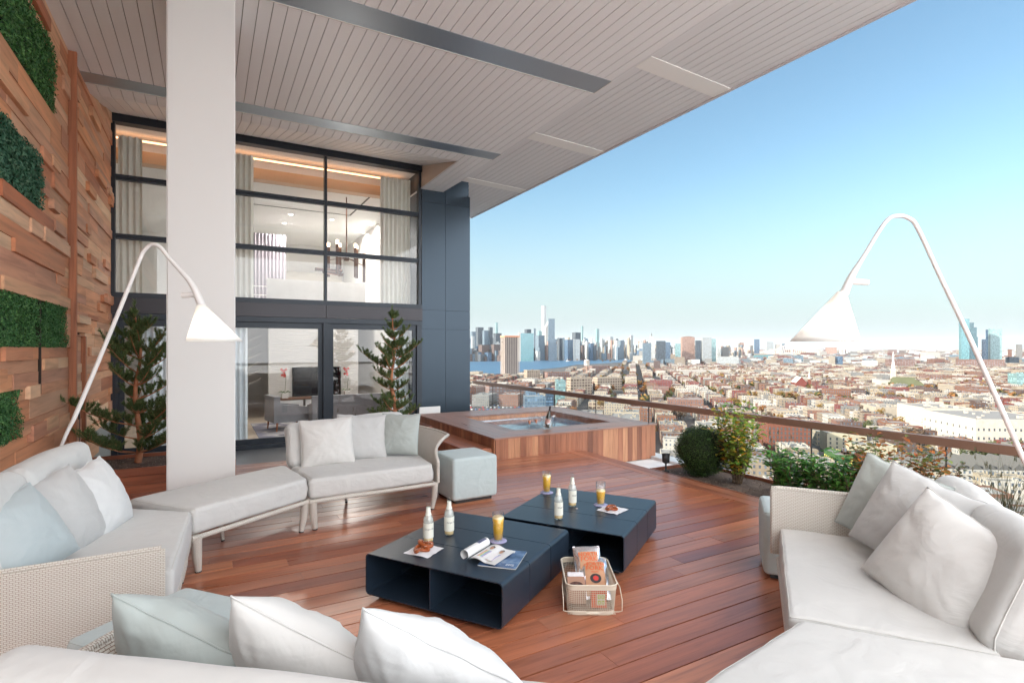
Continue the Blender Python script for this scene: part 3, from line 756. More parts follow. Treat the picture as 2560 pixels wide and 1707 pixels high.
# ---- hot tub
def tub():
    t = thing('hot_tub', 'sunken steaming hot tub clad in vertical hardwood boards', 'hot tub', (3.83, 7.35, 0))
    X, Y, H = 3.27, 3.42, .33; ox0, ox1, oy0, oy1 = .66, 2.72, .58, 2.62
    rnd = random.Random(4); q = MB(); p = .109
    def row(n, fn):
        for i in range(n): fn(i)
    n = int(X / p)
    for i in range(n): q.box(i * X / n + .0015, (i + 1) * X / n - .0015, -.018 + rnd.uniform(0, .002), 0, -.29, H - .024)
    n = int(Y / p)
    for i in range(n): q.box(-.018, 0, i * Y / n + .0015, (i + 1) * Y / n - .0015, -.29, H - .024); q.box(X, X + .018, i * Y / n + .0015, (i + 1) * Y / n - .0015, -.29, H - .024)
    q.build('cladding', 'tub_side', t)
    q = MB(); q.box(0.001, ox0, .001, Y, -.29, H - .03); q.box(ox1, X - .001, .001, Y, -.29, H - .03); q.box(ox0, ox1, .001, oy0, -.29, H - .03); q.box(ox0, ox1, oy1, Y, -.29, H - .03); q.box(ox0, ox1, oy0, oy1, -.29, -.2); q.build('carcass', 'dark_gap', t)
    # mitred top boards
    W = 5; S4 = [MB() for _ in range(4)]
    for k in range(W):
        a = lambda o, i: o + (i - o) * k / W; c = lambda o, i: o + (i - o) * (k + 1) / W - .003
        x0a, x0c, x1a, x1c = a(-.03, ox0), c(-.03, ox0), a(X + .03, ox1), c(X + .03, ox1) + .006
        y0a, y0c, y1a, y1c = a(-.03, oy0), c(-.03, oy0), a(Y + .03, oy1), c(Y + .03, oy1) + .006
        S4[0].prism([(x0a, y0a), (x1a, y0a), (x1c, y0c), (x0c, y0c)], H - .024, H); S4[1].prism([(x0c, y1c), (x1c, y1c), (x1a, y1a), (x0a, y1a)], H - .024, H)
        S4[2].prism([(x0a, y0a + .002), (x0c, y0c + .002), (x0c, y1c - .002), (x0a, y1a - .002)], H - .024, H); S4[3].prism([(x1c, y0c + .002), (x1a, y0a + .002), (x1a, y1a - .002), (x1c, y1c - .002)], H - .024, H)
    for s_, m_ in zip(S4, ('tub_top', 'tub_top', 'tub_top_y', 'tub_top_y')): s_.build('rim_boards', m_, t)
    q = MB()
    for s in range(2):
        z0, z1 = H - .025 - .07 * (s + 1), H - .027 - .07 * s
        q.box(ox0, ox0 + .02, oy0, oy1, z0, z1); q.box(ox1 - .02, ox1, oy0, oy1, z0, z1); q.box(ox0 + .02, ox1 - .02, oy0, oy0 + .02, z0, z1); q.box(ox0 + .02, ox1 - .02, oy1 - .02, oy1, z0, z1)
    q.build('inner_lining', 'tub_side', t)
    q = MB(); q.box(ox0 + .0, ox0 + .08, oy0, oy1, -.18, H - .10); q.box(ox1 - .08, ox1, oy0, oy1, -.18, H - .10); q.box(ox0 + .08, ox1 - .08, oy0, oy0 + .08, -.18, H - .10); q.box(ox0 + .08, ox1 - .08, oy1 - .08, oy1, -.18, H - .10)
    q.build('shell_rim', plain('steel_rim', (.55, .57, .6), .25, metal=.6), t)
    wm, nt, b = new_mat('pool_water'); b.inputs['Base Color'].default_value = (.10, .17, .24, 1); b.inputs['Roughness'].default_value = .06
    b.inputs['Specular IOR Level'].default_value = .8
    no = nd(nt, 'ShaderNodeTexNoise', {'Vector': coords(nt), 'Scale': 3.0, 'Detail': 3.0}); bump(nt, b, no.outputs[0], .12, .05)
    q = MB(); q.box(ox0 + .08, ox1 - .08, oy0 + .08, oy1 - .08, 0, H - .115); o = q.build('water', wm, t)
    t = thing('tub_step', 'low wooden step against the left side of the hot tub', 'step', (3.38, 7.42, 0))
    q = MB()
    for k in range(3): q.box(k * .142, k * .142 + .138, 0, 2.1, .145, .17)
    q.build('tread', 'deck_y', t)
    q = MB(); n = 20
    for i in range(n): q.box(.01, .42, i * 2.1 / n + .0015, (i + 1) * 2.1 / n - .0015, -.03, .143)
    q.box(.01, .42, -.012, -.001, -.03, .143)
    q.build('riser', 'tub_side', t)
    # faint steam over the water
    sm = bpy.data.materials.new('steam'); sm.use_nodes = True; nt = sm.node_tree; nt.nodes.remove(nt.nodes['Principled BSDF'])
    no = nd(nt, 'ShaderNodeTexNoise', {'Vector': coords(nt, (2.2, 2.2, 3)), 'Scale': 1.6, 'Detail': 4.0, 'Distortion': 1.5})
    de = mth(nt, 'MULTIPLY', mth(nt, 'SUBTRACT', no.outputs[0], .52, clamp=True), 2.5)
    v = nd(nt, 'ShaderNodeVolumePrincipled', {'Density': de, 'Color': (.95, .96, 1, 1)}); nt.links.new(v.outputs[0], nt.nodes['Material Output'].inputs[1])
    if STEAM:
        q = MB(); q.box(3.83 + ox0 + .05, 3.83 + ox1 - .05, 7.35 + oy0 + .05, 7.35 + oy1 - .05, .15, .55)
        o = q.build('steam', sm); o['kind'] = 'stuff'; o['label'] = 'thin white steam drifting over the hot tub'
STEAM = True
tub()
# ------------------------------------------------------------ soft furniture
def edge_params(L, r, fine=4, mid=.09):
    """-1..1 samples, dense in the rounded rim"""
    a = L / 2; e = min(r * 1.05, a * .9); out = []
    for k in range(fine): out.append(-a + e * (k / fine))
    n = max(2, int((L - 2 * e) / mid))
    for k in range(n + 1): out.append(-a + e + (L - 2 * e) * k / n)
    for k in range(1, fine + 1): out.append(a - e + e * (k / fine))
    return [x / a for x in out]
def softbox(quad, z0, z1, r=.04, puff=.015, wr=.006, seed=0, M4=None, mid=.07):
    q = [Vector((p[0], p[1])) for p in quad]
    a = ((q[1] - q[0]).length + (q[2] - q[3]).length) / 2; b = ((q[3] - q[0]).length + (q[2] - q[1]).length) / 2; c = z1 - z0
    U, V, W = edge_params(a, r, mid=mid), edge_params(b, r, mid=mid), edge_params(c, r, mid=mid)
    ha, hb, hc = a / 2, b / 2, c / 2; vs = []; fs = []
    def P(u, v, w):
        p = Vector((u * ha, v * hb, w * hc))
        s = Vector((max(-ha + r, min(ha - r, p.x)), max(-hb + r, min(hb - r, p.y)), max(-hc + r, min(hc - r, p.z))))
        d = p - s
        if d.length > 1e-9:
            m = max(abs(d.x), abs(d.y), abs(d.z)); p = s + d * (r / d.length) * (m / r)
        uu, vv, ww = p.x / ha, p.y / hb, p.z / hc
        g = noise.noise(Vector((uu * a * 3 + seed, vv * b * 3, ww * 1.2)))
        g2 = noise.noise(Vector((uu * a * 14 + seed, vv * b * 14, ww * 2.0 + 5)))
        side = max(abs(uu), abs(vv)); k = 1 + (wr * (g + .8 * g2 * (side > .9))) / min(ha, hb)
        bulge = 1 + .012 * (1 - ww * ww)
        uu2, vv2 = uu * k * bulge, vv * k * bulge
        s_, t_ = (uu2 + 1) / 2, (vv2 + 1) / 2
        xy = q[0] * (1 - s_) * (1 - t_) + q[1] * s_ * (1 - t_) + q[2] * s_ * t_ + q[3] * (1 - s_) * t_
        z = (z0 + z1) / 2 + ww * hc
        if ww > 0: z += puff * (1 - uu * uu) * (1 - vv * vv) * ww + wr * .6 * g * (1 - uu ** 4) * (1 - vv ** 4)
        return Vector((xy.x, xy.y, z))
    def face(A, B, fn, flip):
        o = len(vs)
        for v in B:
            for u in A: vs.append(fn(u, v))
        W_ = len(A)
        for j in range(len(B) - 1):
            for i in range(W_ - 1):
                f = (o + j * W_ + i, o + j * W_ + i + 1, o + (j + 1) * W_ + i + 1, o + (j + 1) * W_ + i)
                fs.append(f[::-1] if flip else f)
    face(U, V, lambda u, v: P(u, v, 1), False); face(U, V, lambda u, v: P(u, v, -1), True)
    face(U, W, lambda u, w: P(u, -1, w), False); face(U, W, lambda u, w: P(u, 1, w), True)
    face(V, W, lambda v, w: P(1, v, w), False); face(V, W, lambda v, w: P(-1, v, w), True)
    bm = bmesh.new(); bv = [bm.verts.new((M4 @ v) if M4 is not None else v) for v in vs]
    for f in fs: bm.faces.new([bv[i] for i in f])
    bmesh.ops.remove_doubles(bm, verts=bm.verts, dist=1e-5)
    bmesh.ops.recalc_face_normals(bm, faces=bm.faces)
    bm.verts.index_update()
    mb = MB(); mb.add([v.co.copy() for v in bm.verts], [tuple(v.index for v in f.verts) for f in bm.faces], 0, True); bm.free()
    # piping line round the upper edge
    rim = []
    for u in U: rim.append(P(u, -1, 1))
    for v in V: rim.append(P(1, v, 1))
    for u in U[::-1]: rim.append(P(u, 1, 1))
    for v in V[::-1]: rim.append(P(-1, v, 1))
    out = [rim[0]]
    for p in rim[1:]:
        if (p - out[-1]).length > .004: out.append(p)
    if M4 is not None: out = [M4 @ p for p in out]
    return mb, out
def put(mb, name, mats, root, loc, **kw):
    L = Vector(loc); mb.v = [tuple(Vector(v) - L) for v in mb.v]
    return mb.build(name, mats, root, **kw)
def cushion(root, loc, name, quad, z0, z1, mat, pipe=True, **kw):
    mb, rim = softbox(quad, z0, z1, **kw); o = put(mb, name, mat, root, loc)
    if pipe:
        p = MB(); p.tube(rim, .0028, 5, closed=True); pp = put(p, 'piping', 'piping', None, loc); pp.parent = o
    return o
def back_cushion(root, loc, base, az, W, T, H, tilt, mat, seed=0, z=.47):
    M4 = Matrix.Translation((base[0], base[1], z)) @ Matrix.Rotation(az, 4, 'Z') @ Matrix.Rotation(-tilt, 4, 'X')
    quad = [(0, 0), (W, 0), (W, T), (0, T)]
    mb, rim = softbox(quad, 0, H, r=.075, puff=.02, wr=.006, seed=seed, M4=M4)
    o = put(mb, 'back_cushion', mat, root, loc)
    # seam ring on the end face
    ring = []
    for i in range(24):
        a = 2 * math.pi * i / 24; ca, sa = math.cos(a), math.sin(a)
        k = (abs(ca) ** 5 + abs(sa) ** 5) ** (-1 / 5)
        ring.append(M4 @ Vector((.006 + .012, T / 2 + (T / 2 - .028) * ca * k, H / 2 + (H / 2 - .028) * sa * k)))
    p = MB(); p.tube(ring, .0028, 5, closed=True); pp = put(p, 'piping', 'piping', None, loc); pp.parent = o
    return o
def frame_rail(root, loc, quad, z, legs, extra=None):
    p = MB(); n = len(quad)
    for i in range(n):
        a, b = Vector((*quad[i], z)), Vector((*quad[(i + 1) % n], z)); p.tube([a, (a + b) / 2, b], .02, 8)
    put(p, 'wicker_frame', 'wicker', root, loc)
    c = Vector((sum(q[0] for q in quad) / n, sum(q[1] for q in quad) / n))
    for (x, y, s) in legs:
        d = (c - Vector((x, y))).normalized() * .03
        l = MB(); l.tube([(x, y, z + .01), (x + d.x * .3, y + d.y * .3, z * .5), (x + d.x, y + d.y, .012)], [.034 * s, .03 * s, .02 * s], 12)
        lo = put(l, 'leg', 'wicker', root, loc)
        f = MB(); f.lathe([(0, 0), (.02 * s, 0), (.02 * s, .012), (0, .012)], (x + d.x, y + d.y, 0), 10); fo = put(f, 'foot', 'foot', None, loc); fo.parent = lo
def flared_arm(root, loc, back, fwd, out, L, ztop, flare, z0=.28, square=False):
    """thick woven arm: back = start point, fwd = direction to the front, out = outward"""
    B = Vector((*back, 0)); Fw = Vector((*fwd, 0)).normalized(); O = Vector((*out, 0)).normalized()
    nu, nv, th = 26, 14, .03
    def S(u, v, off):
        s_ = max(0, (u - .66) / .34); zt = ztop if square else ztop - .03 * min(1, u / .66) - (ztop - .53) * s_ ** 1.1
        zz = z0 + (zt - z0) * v
        fl = flare * (v ** 2.2) * (0.35 + .65 * math.sin(min(1, u / .62) * math.pi / 2)) * (1 if square else (1 - s_) ** 2.6)
        return B + Fw * (u * L) + O * (fl + off) + Vector((0, 0, zz))
    mb = MB(); 
    def uvs(nu, nv, a, b): return [[(a * i / nu, b * j / nv), (a * (i + 1) / nu, b * j / nv), (a * (i + 1) / nu, b * (j + 1) / nv), (a * i / nu, b * (j + 1) / nv)] for j in range(nv) for i in range(nu)]
    for off, flip in ((0, False), (th, True)):
        vs = [S(i / nu, j / nv, off) for j in range(nv + 1) for i in range(nu + 1)]
        fs = [(j * (nu + 1) + i, j * (nu + 1) + i + 1, (j + 1) * (nu + 1) + i + 1, (j + 1) * (nu + 1) + i) for j in range(nv) for i in range(nu)]
        uu = uvs(nu, nv, L, ztop - z0)
        if flip: fs = [f[::-1] for f in fs]; uu = [x[::-1] for x in uu]
        mb.add(vs, fs, 0, True, uu)
    rim = [S(i / nu, 1, th / 2) for i in range(nu + 1)] + [S(1, 1 - j / nv, th / 2) for j in range(1, nv + 1)]
    mb.tube(rim, th / 2 + .003, 8); mb.tube([S(0, j / nv, th / 2) for j in range(nv + 1)], th / 2 + .003, 8)
    put(mb, 'wicker_arm', 'wicker', root, loc)

# left group, far sofa facing the camera
def sofa_far():
    loc = (1.45, 5.8, 0)
    t = thing('sofa', 'white two seat wicker sofa facing the camera beside the blue cube ottoman', 'sofa', loc)
    quad = [(.84, 5.30), (2.07, 5.37), (2.14, 6.2), (.76, 6.0)]
    cushion(t, loc, 'seat_cushion', quad, .295, .485, 'seat_fab', seed=1, wr=.008, r=.035)
    az = R(13)
    back_cushion(t, loc, (.76, 5.93), az, .70, .19, .47, R(16), 'seat_fab', 3)
    back_cushion(t, loc, (.76 + .705 * math.cos(az), 5.93 + .705 * math.sin(az)), az, .70, .19, .49, R(16), 'seat_fab', 5)
    frame_rail(t, loc, [(.83, 5.31), (2.08, 5.38), (2.17, 6.4), (.74, 6.15)], .275, [(.86, 5.33, 1.15), (2.1, 5.40, 1), (1.33, 6.15, .7), (2.1, 6.35, .8)])
    flared_arm(t, loc, (2.16, 6.42), (-.04, -1), (1, .05), 1.02, .74, .25)
sofa_far()
def chaise_left():
    loc = (.2, 5.2, 0)
    t = thing('chaise', 'backless white chaise section in front of the pillar', 'chaise', loc)
    cushion(t, loc, 'seat_cushion', [(-.09, 4.72), (.815, 5.33), (.70, 6.1), (-.56, 5.32)], .295, .492, 'seat_fab', seed=9, wr=.009, r=.035)
    frame_rail(t, loc, [(-.10, 4.71), (.82, 5.33), (.70, 6.05), (-.55, 5.3)], .275, [(-.07, 4.74, 1.15), (.79, 5.33, 1.1), (.1, 5.45, .7)])
chaise_left()
def sofa_left():
    loc = (-.6, 4.3, 0)
    t = thing('sofa', 'white wicker sofa at the left against the cedar wall', 'sofa', loc)
    cushion(t, loc, 'seat_cushion', [(-.16, 3.52), (-.10, 4.70), (-.57, 5.08), (-1.0, 3.52)], .27, .488, 'seat_fab', seed=12, wr=.005, r=.035)
    az = R(83)
    back_cushion(t, loc, (-.83, 3.50), az, .55, .2, .57, R(14), 'seat_fab', 3)
    b0 = (-.83 + .555 * math.cos(az), 3.50 + .555 * math.sin(az))
    back_cushion(t, loc, b0, az, 1.08, .2, .57, R(14), 'seat_fab', 8)
    frame_rail(t, loc, [(-.17, 3.5), (-.12, 4.7), (-.6, 5.1), (-1.05, 3.5)], .25, [(-.18, 3.52, 1.1), (-.15, 4.62, 1.1)])
    m = MB(); m.box(-1.3, -.195, 3.43, 3.475, .1, .645)
    o = put(m, 'wicker_arm', 'wicker', t, loc)
    bm = bmesh.new(); bm.from_mesh(o.data); bmesh.ops.bevel(bm, geom=list(bm.edges), offset=.018, segments=4, affect='EDGES'); bm.to_mesh(o.data); bm.free()
    uvl = o.data.uv_layers.new(name='UVMap') if not o.data.uv_layers else o.data.uv_layers[0]
    for p in o.data.polygons:
        n = p.normal; a = max(range(3), key=lambda k: abs(n[k])); i, j = ((1, 2), (0, 2), (0, 1))[a]
        if a == 0: i, j = 1, 2
        for li in p.loop_indices:
            v = o.data.vertices[o.data.loops[li].vertex_index].co; uvl.data[li].uv = (v[i], v[j])
sofa_left()
def sofa_near():
    """seen from behind at the bottom of the picture"""
    loc = (.3, 1.9, 0)
    t = thing('sofa', 'cream sofa in the near foreground seen over its back', 'sofa', loc)
    tx, ty = .777, -.629; nx, ny = .629, .777
    P = lambda a, n: (tx * a + nx * n, ty * a + ny * n)
    az = math.atan2(ty, tx)
    cushion(t, loc, 'seat_cushion', [P(-1.42, 1.32), P(.8, 1.32), P(.8, 2.0), P(-1.42, 2.0)], .27, .48, 'seat_fab', seed=22)
    # backrest cushions lean toward the viewer
    for a0, W in ((-1.60, 1.18), (-.415, 1.0)):
        M4 = Matrix.Translation((*P(a0, 1.36), .45)) @ Matrix.Rotation(az, 4, 'Z') @ Matrix.Rotation(R(12), 4, 'X')
        mb, rim = softbox([(0, -.2), (W - .004, -.2), (W - .004, 0), (0, 0)], 0, .475, r=.075, puff=.012, wr=.004, seed=30, M4=M4)
        put(mb, 'back_cushion', 'warm_fab', t, loc)
    frame_rail(t, loc, [P(-1.44, 1.1), P(.8, 1.1), P(.8, 2.02), P(-1.44, 2.02)], .26, [(*P(-1.42, 1.98), 1)])
    flared_arm(t, loc, P(-1.46, 1.02), (nx, ny), (-tx, -ty), 1.02, .735, .2)
sofa_near()
TT = (.809, .588); VV = (.588, -.809)
PE = lambda a, n: (TT[0] * a + VV[0] * n, TT[1] * a + VV[1] * n)
def sofa_right():
    loc = (3.1, 1.7, 0)
    t = thing('sofa', 'white wicker sofa at the right with big pillows', 'sofa', loc)
    cushion(t, loc, 'seat_cushion', [PE(2.80, .11), PE(4.15, .11), PE(4.15, .88), PE(2.80, .88)], .25, .475, 'seat_fab', seed=41, r=.03)
    az = math.atan2(TT[1], TT[0])
    for a0, W, sd in ((2.81, .70, 42), (3.515, .68, 44)):
        M4 = Matrix.Translation((*PE(a0, .80), .45)) @ Matrix.Rotation(az, 4, 'Z') @ Matrix.Rotation(R(20), 4, 'X')
        mb, rim = softbox([(0, -.2), (W, -.2), (W, 0), (0, 0)], 0, .53, r=.085, puff=.02, wr=.006, seed=sd, M4=M4)
        o = put(mb, 'back_cushion', 'seat_fab', t, loc)
        ring = []
        for i in range(28):
            an = 2 * math.pi * i / 28; ca, sa = math.cos(an), math.sin(an); k = (abs(ca) ** 5 + abs(sa) ** 5) ** (-1 / 5)
            ring.append(M4 @ Vector((.012, -.1 + .072 * ca * k, .265 + .237 * sa * k)))
        p = MB(); p.tube(ring, .003, 5, closed=True); pp = put(p, 'piping', 'piping', None, loc); pp.parent = o
    frame_rail(t, loc, [PE(2.82, .13), PE(4.2, .11), PE(4.2, .95), PE(2.82, .95)], .24, [(*PE(2.86, .16), 1), (*PE(4.18, .14), 1)])
    flared_arm(t, loc, PE(4.17, 1.0), (-VV[0], -VV[1]), TT, .93, .725, .03, square=True)
    m = MB(); m.box(0, 1, 0, 1, 0, 1)
sofa_right()
def chaise_right():
    loc = (1.8, 1.0, 0)
    t = thing('chaise', 'backless white chaise filling the lower right corner', 'chaise', loc)
    cushion(t, loc, 'seat_cushion', [(2.315, 1.50), (.9, 1.30), (.85, .35), (2.85, .80)][::-1], .27, .492, 'seat_fab', seed=51, wr=.007, r=.05)
    frame_rail(t, loc, [(2.29, 1.47), (.92, 1.27), (.9, .4), (2.8, .84)], .25, [(2.2, 1.4, 1), (1.0, 1.2, 1)])
chaise_right()

def ottoman(x, y, az, label, S=.55, H=.5):
    loc = (x, y, 0)
    t = thing('ottoman', label, 'ottoman', loc, 0, 'cube ottomans beside the sofas')
    c, s = math.cos(az), math.sin(az)
    q = [(x, y), (x + c * S, y + s * S), (x + c * S - s * S, y + s * S + c * S), (x - s * S, y + c * S)]
    mb, rim = softbox(q, .035, H, r=.035, puff=.012, wr=.002, seed=x); put(mb, 'upholstered_cube', 'ott_fab', t, loc)
    p = MB(); p.tube(rim, .003, 5, closed=True); put(p, 'piping', 'ott_fab', t, loc)
    m = MB(); k = .05
    m.prism([(x + (c - s) * k, y + (s + c) * k), (x + c * (S - k) - s * k, y + s * (S - k) + c * k), (x + (c - s) * (S - k), y + (s + c) * (S - k)), (x + c * k - s * (S - k), y + s * k + c * (S - k))], 0, .036)
    put(m, 'plinth', 'foot', t, loc)
ottoman(2.32, 5.43, R(2), 'pale blue cube ottoman between the far sofa and the hot tub')
ottoman(-.16, 2.45, R(40), 'grey cube ottoman beside the woven arm of the near sofa', .56, .49)
ottoman(3.57, 2.58, R(-50), 'pale cube ottoman tucked behind the arm of the right sofa', .5, .5)
bpy.data.objects['ottoman.002'].location.z = 0

def pillow(name_label, c, W, H, T, az, tilt, roll, mat, seed):
    """standing cushion; az = azimuth its face looks toward, tilt leans it back"""
    t = thing('pillow', name_label, 'pillow', c)
    Mx = Matrix.Rotation(az + R(90), 4, 'Z') @ Matrix.Rotation(-tilt, 4, 'X') @ Matrix.Rotation(roll, 4, 'Y')
    n = 36; ps = []
    def prm(k): 
        a = -1 + 2 * k / n; return math.copysign(abs(a) ** .8, a)
    def pos(u, v, s):
        x = u * W / 2 * (1 - .05 * (1 - v * v)); z = v * H / 2 * (1 - .05 * (1 - u * u))
        th = T * .62 * (max(0, (1 - u ** 2) * (1 - v ** 2))) ** .5
        rr = math.hypot(u, v); ang = math.atan2(v, u)
        e = max(abs(u), abs(v))
        wr = .012 * noise.noise(Vector((u * 2.2 + seed, v * 2.2, s * 3))) + .008 * noise.noise(Vector((ang * 7 + seed, rr * 2, s))) * e * (1 - e) * 4
        sag = -.03 * (1 - abs(v)) * 0
        return Vector((x, s * (th + wr * (1 - e ** 6)), z + .012 * noise.noise(Vector((u * 3, seed, 1))) * (v > .9)))
    bm = bmesh.new()
    for s in (-1, 1):
        g = [[bm.verts.new(Mx @ pos(prm(i), prm(j), s)) for i in range(n + 1)] for j in range(n + 1)]
        for j in range(n):
            for i in range(n):
                f = (g[j][i], g[j][i + 1], g[j + 1][i + 1], g[j + 1][i]); bm.faces.new(f if s < 0 else f[::-1])
    bmesh.ops.remove_doubles(bm, verts=bm.verts, dist=.0008); bm.verts.index_update()
    mb = MB(); mb.add([v.co.copy() for v in bm.verts], [tuple(v.index for v in f.verts) for f in bm.faces], 0, True); bm.free()
    mb.build('cover', mat, t)
    rim = [Mx @ pos(prm(i), -1, 1) for i in range(n)] + [Mx @ pos(1, prm(i), 1) for i in range(n)] + [Mx @ pos(prm(n - i), 1, 1) for i in range(n)] + [Mx @ pos(-1, prm(n - i), 1) for i in range(n)]
    p = MB(); p.tube(rim, .0035, 5, closed=True); p.build('piping', mat, t)
    return t
D_ = at_depth
# far sofa
pillow('white square pillow at the left end of the far sofa', D_(818, 1105, 5.72), .54, .50, .17, R(-93), R(16), R(-2), 'warm_fab', 1)
pillow('pale grey pillow in the middle of the far sofa', D_(905, 1092, 6.0), .54, .50, .16, R(-96), R(18), R(3), 'grey_fab', 2)
pillow('sage grey pillow against the woven arm of the far sofa', D_(1000, 1085, 6.12), .44, .46, .16, R(-125), R(14), R(0), 'sage_fab', 3)
# left sofa
pillow('bright white pillow on the left sofa nearest the chaise', D_(238, 1252, 3.62), .50, .50, .22, R(-24), R(22), R(-8), 'white_fab', 4)
pillow('pale grey pillow between two others on the left sofa', D_(150, 1290, 3.28), .52, .52, .23, R(-26), R(22), R(-8), 'grey_fab', 5)
pillow('pale teal pillow in the near corner of the left sofa', D_(45, 1345, 2.85), .48, .46, .22, R(-34), R(28), R(-12), 'teal_fab', 6)
# near sofa (seen from behind)
pillow('sage green pillow on the near sofa beside its woven arm', D_(465, 1630, 1.80), .48, .46, .20, R(40), R(36), R(-34), 'sage_fab', 7)
pillow('beige pillow in the middle of the near sofa', D_(750, 1655, 1.74), .50, .48, .21, R(40), R(34), R(-32), 'warm_fab', 8)
pillow('white pillow at the right end of the near sofa', D_(1070, 1695, 1.62), .50, .48, .21, R(40), R(34), R(-30), 'white_fab', 9)
# right sofa
pillow('large cream pillow in front on the right sofa', D_(2352, 1412, 2.60), .57, .55, .22, R(168), R(26), R(20), 'warm_fab', 10)
pillow('light grey pillow in the middle of the right sofa', D_(2285, 1305, 3.0), .56, .52, .20, R(170), R(24), R(14), 'grey_fab', 11)
pillow('darker sage pillow against the woven arm of the right sofa', D_(2225, 1265, 3.3), .54, .50, .17, R(172), R(20), R(12), 'sage_fab', 12)

# ------------------------------------------------------------ floor lamps
def lamp(label, pts, rad, shade, stub, d, base_px):
    b = D_(*base_px, d); b.z = 0
    t = thing('floor_lamp', label, 'floor lamp', b, 0, 'arched white floor lamps behind the sofas')
    pw = [D_(x, y, d) for x, y in pts]
    def cat(P, n=6):
        out = []
        for i in range(len(P) - 1):
            p0, p1, p2, p3 = P[max(0, i - 1)], P[i], P[i + 1], P[min(len(P) - 1, i + 2)]
            for k in range(n):
                s = k / n; out.append(.5 * ((2 * p1) + (p2 - p0) * s + (2 * p0 - 5 * p1 + 4 * p2 - p3) * s * s + (3 * p1 - p0 - 3 * p2 + p3) * s ** 3))
        out.append(P[-1]); return out
    cv = cat(pw); rs = []
    for i in range(len(cv)):
        s = i / (len(cv) - 1) * (len(rad) - 1); k = min(int(s), len(rad) - 2); rs.append(.86 * (rad[k] * (1 - s + k) + rad[k + 1] * (s - k)))
    m = MB(); m.tube(cv, rs, 14); put(m, 'arched_pole', 'lamp_white', t, b)
    (ax, ay), (r0, r1x, ry) = shade
    top = D_(ax, ay, d); rc = D_((r0 + r1x) / 2, ry, d); Rr = abs((D_(r1x, ry, d) - D_(r0, ry, d)).length) / 2
    m = MB(); n = 40; K = 10
    def ring(s, dr): 
        c = top.lerp(rc, s); r = .026 + (Rr - .026) * s ** 1.04 + dr
        return [c + Vector((r * math.cos(2 * math.pi * k / n), r * math.sin(2 * math.pi * k / n), 0)) for k in range(n)]
    vs = []
    for i in range(K + 1): vs += ring(i / K, 0)
    for i in range(K + 1): vs += ring(1 - i / K, -.004)
    fs = [(i * n + k, (i + 1) * n + k, (i + 1) * n + (k + 1) % n, i * n + (k + 1) % n) for i in range(2 * K + 1) for k in range(n)]
    m.add(vs, fs, 0, True); put(m, 'lamp_shade', 'shade', t, b)
    m = MB(); m.tube([D_(*stub[0], d), D_(*stub[1], d)], [.022, .019], 12); put(m, 'handle', 'lamp_white', t, b)
    m = MB(); m.lathe([(0, .03), (.02, .03), (.03, .025), (.14, .012), (.145, 0), (0, 0)], b, 32); put(m, 'base', 'lamp_white', t, b)
    bp = top.lerp(rc, .55)
    m = MB(); m.lathe([(0, -.035), (.025, -.025), (.035, 0), (.025, .025), (0, .04)], bp, 14); bo = put(m, 'bulb', emit('lamp_bulb', (1, .85, .65), 1.5), t, b)
    L = bpy.data.lights.new('lamp_light', 'POINT'); L.energy = LAMP_W; L.color = (1, .95, .88); L.shadow_soft_size = .04
    lo = bpy.data.objects.new('lamp_light', L); COL.objects.link(lo); lo.parent = t; lo.location = bp - b + Vector((0, 0, -.06))
LAMP_W = 1.3
lamp('white arched floor lamp on the left with its shade before the pillar', [(50, 1372), (155, 1110), (192, 1030), (270, 845), (345, 660), (358, 630), (378, 612), (400, 618), (425, 648), (472, 700), (492, 735), (504, 765)], [.010, .013, .018, .017, .016, .016, .016, .017, .016, .022, .03, .034], ((502, 760), (474, 601, 853)), ((456, 738), (492, 736)), 4.05, (50, 1395))
lamp('white arched floor lamp on the right against the sky', [(2700, 1465), (2560, 1150), (2490, 992), (2415, 825), (2350, 690), (2295, 572), (2272, 546), (2243, 540), (2213, 556), (2160, 640), (2128, 693), (2110, 735)], [.02, .018, .018, .017, .016, .016, .016, .016, .015, .015, .026, .034], ((2105, 728), (1983, 2139, 853)), ((2128, 703), (2170, 706)), 3.6, (2712, 1490))

# ------------------------------------------------------------ coffee tables
def tube_section(W, H, y0, y1, th=.007, r=.028, z0=.035, n=6):
    def outline(o):
        pts = []; rr = max(r - o, .002)
        for cx, cz, a0 in ((W - r, z0 + r, -90), (W - r, H - r, 0), (r, H - r, 90), (r, z0 + r, 180)):
            for k in range(n + 1):
                a = R(a0 + 90 * k / n); pts.append((cx + rr * math.cos(a), cz + rr * math.sin(a)))
        return pts
    A, B = outline(0), outline(th); m = len(A); b = MB()
    vs = [(x, y0, z) for x, z in A] + [(x, y1, z) for x, z in A] + [(x, y0, z) for x, z in B] + [(x, y1, z) for x, z in B]
    fs = []
    for i in range(m):
        j = (i + 1) % m
        fs += [(i, j, m + j, m + i), (2 * m + i, 3 * m + i, 3 * m + j, 2 * m + j), (i, 2 * m + i, 2 * m + j, j), (m + i, m + j, 3 * m + j, 3 * m + i)]
    b.add(vs, fs, 0, False); return b
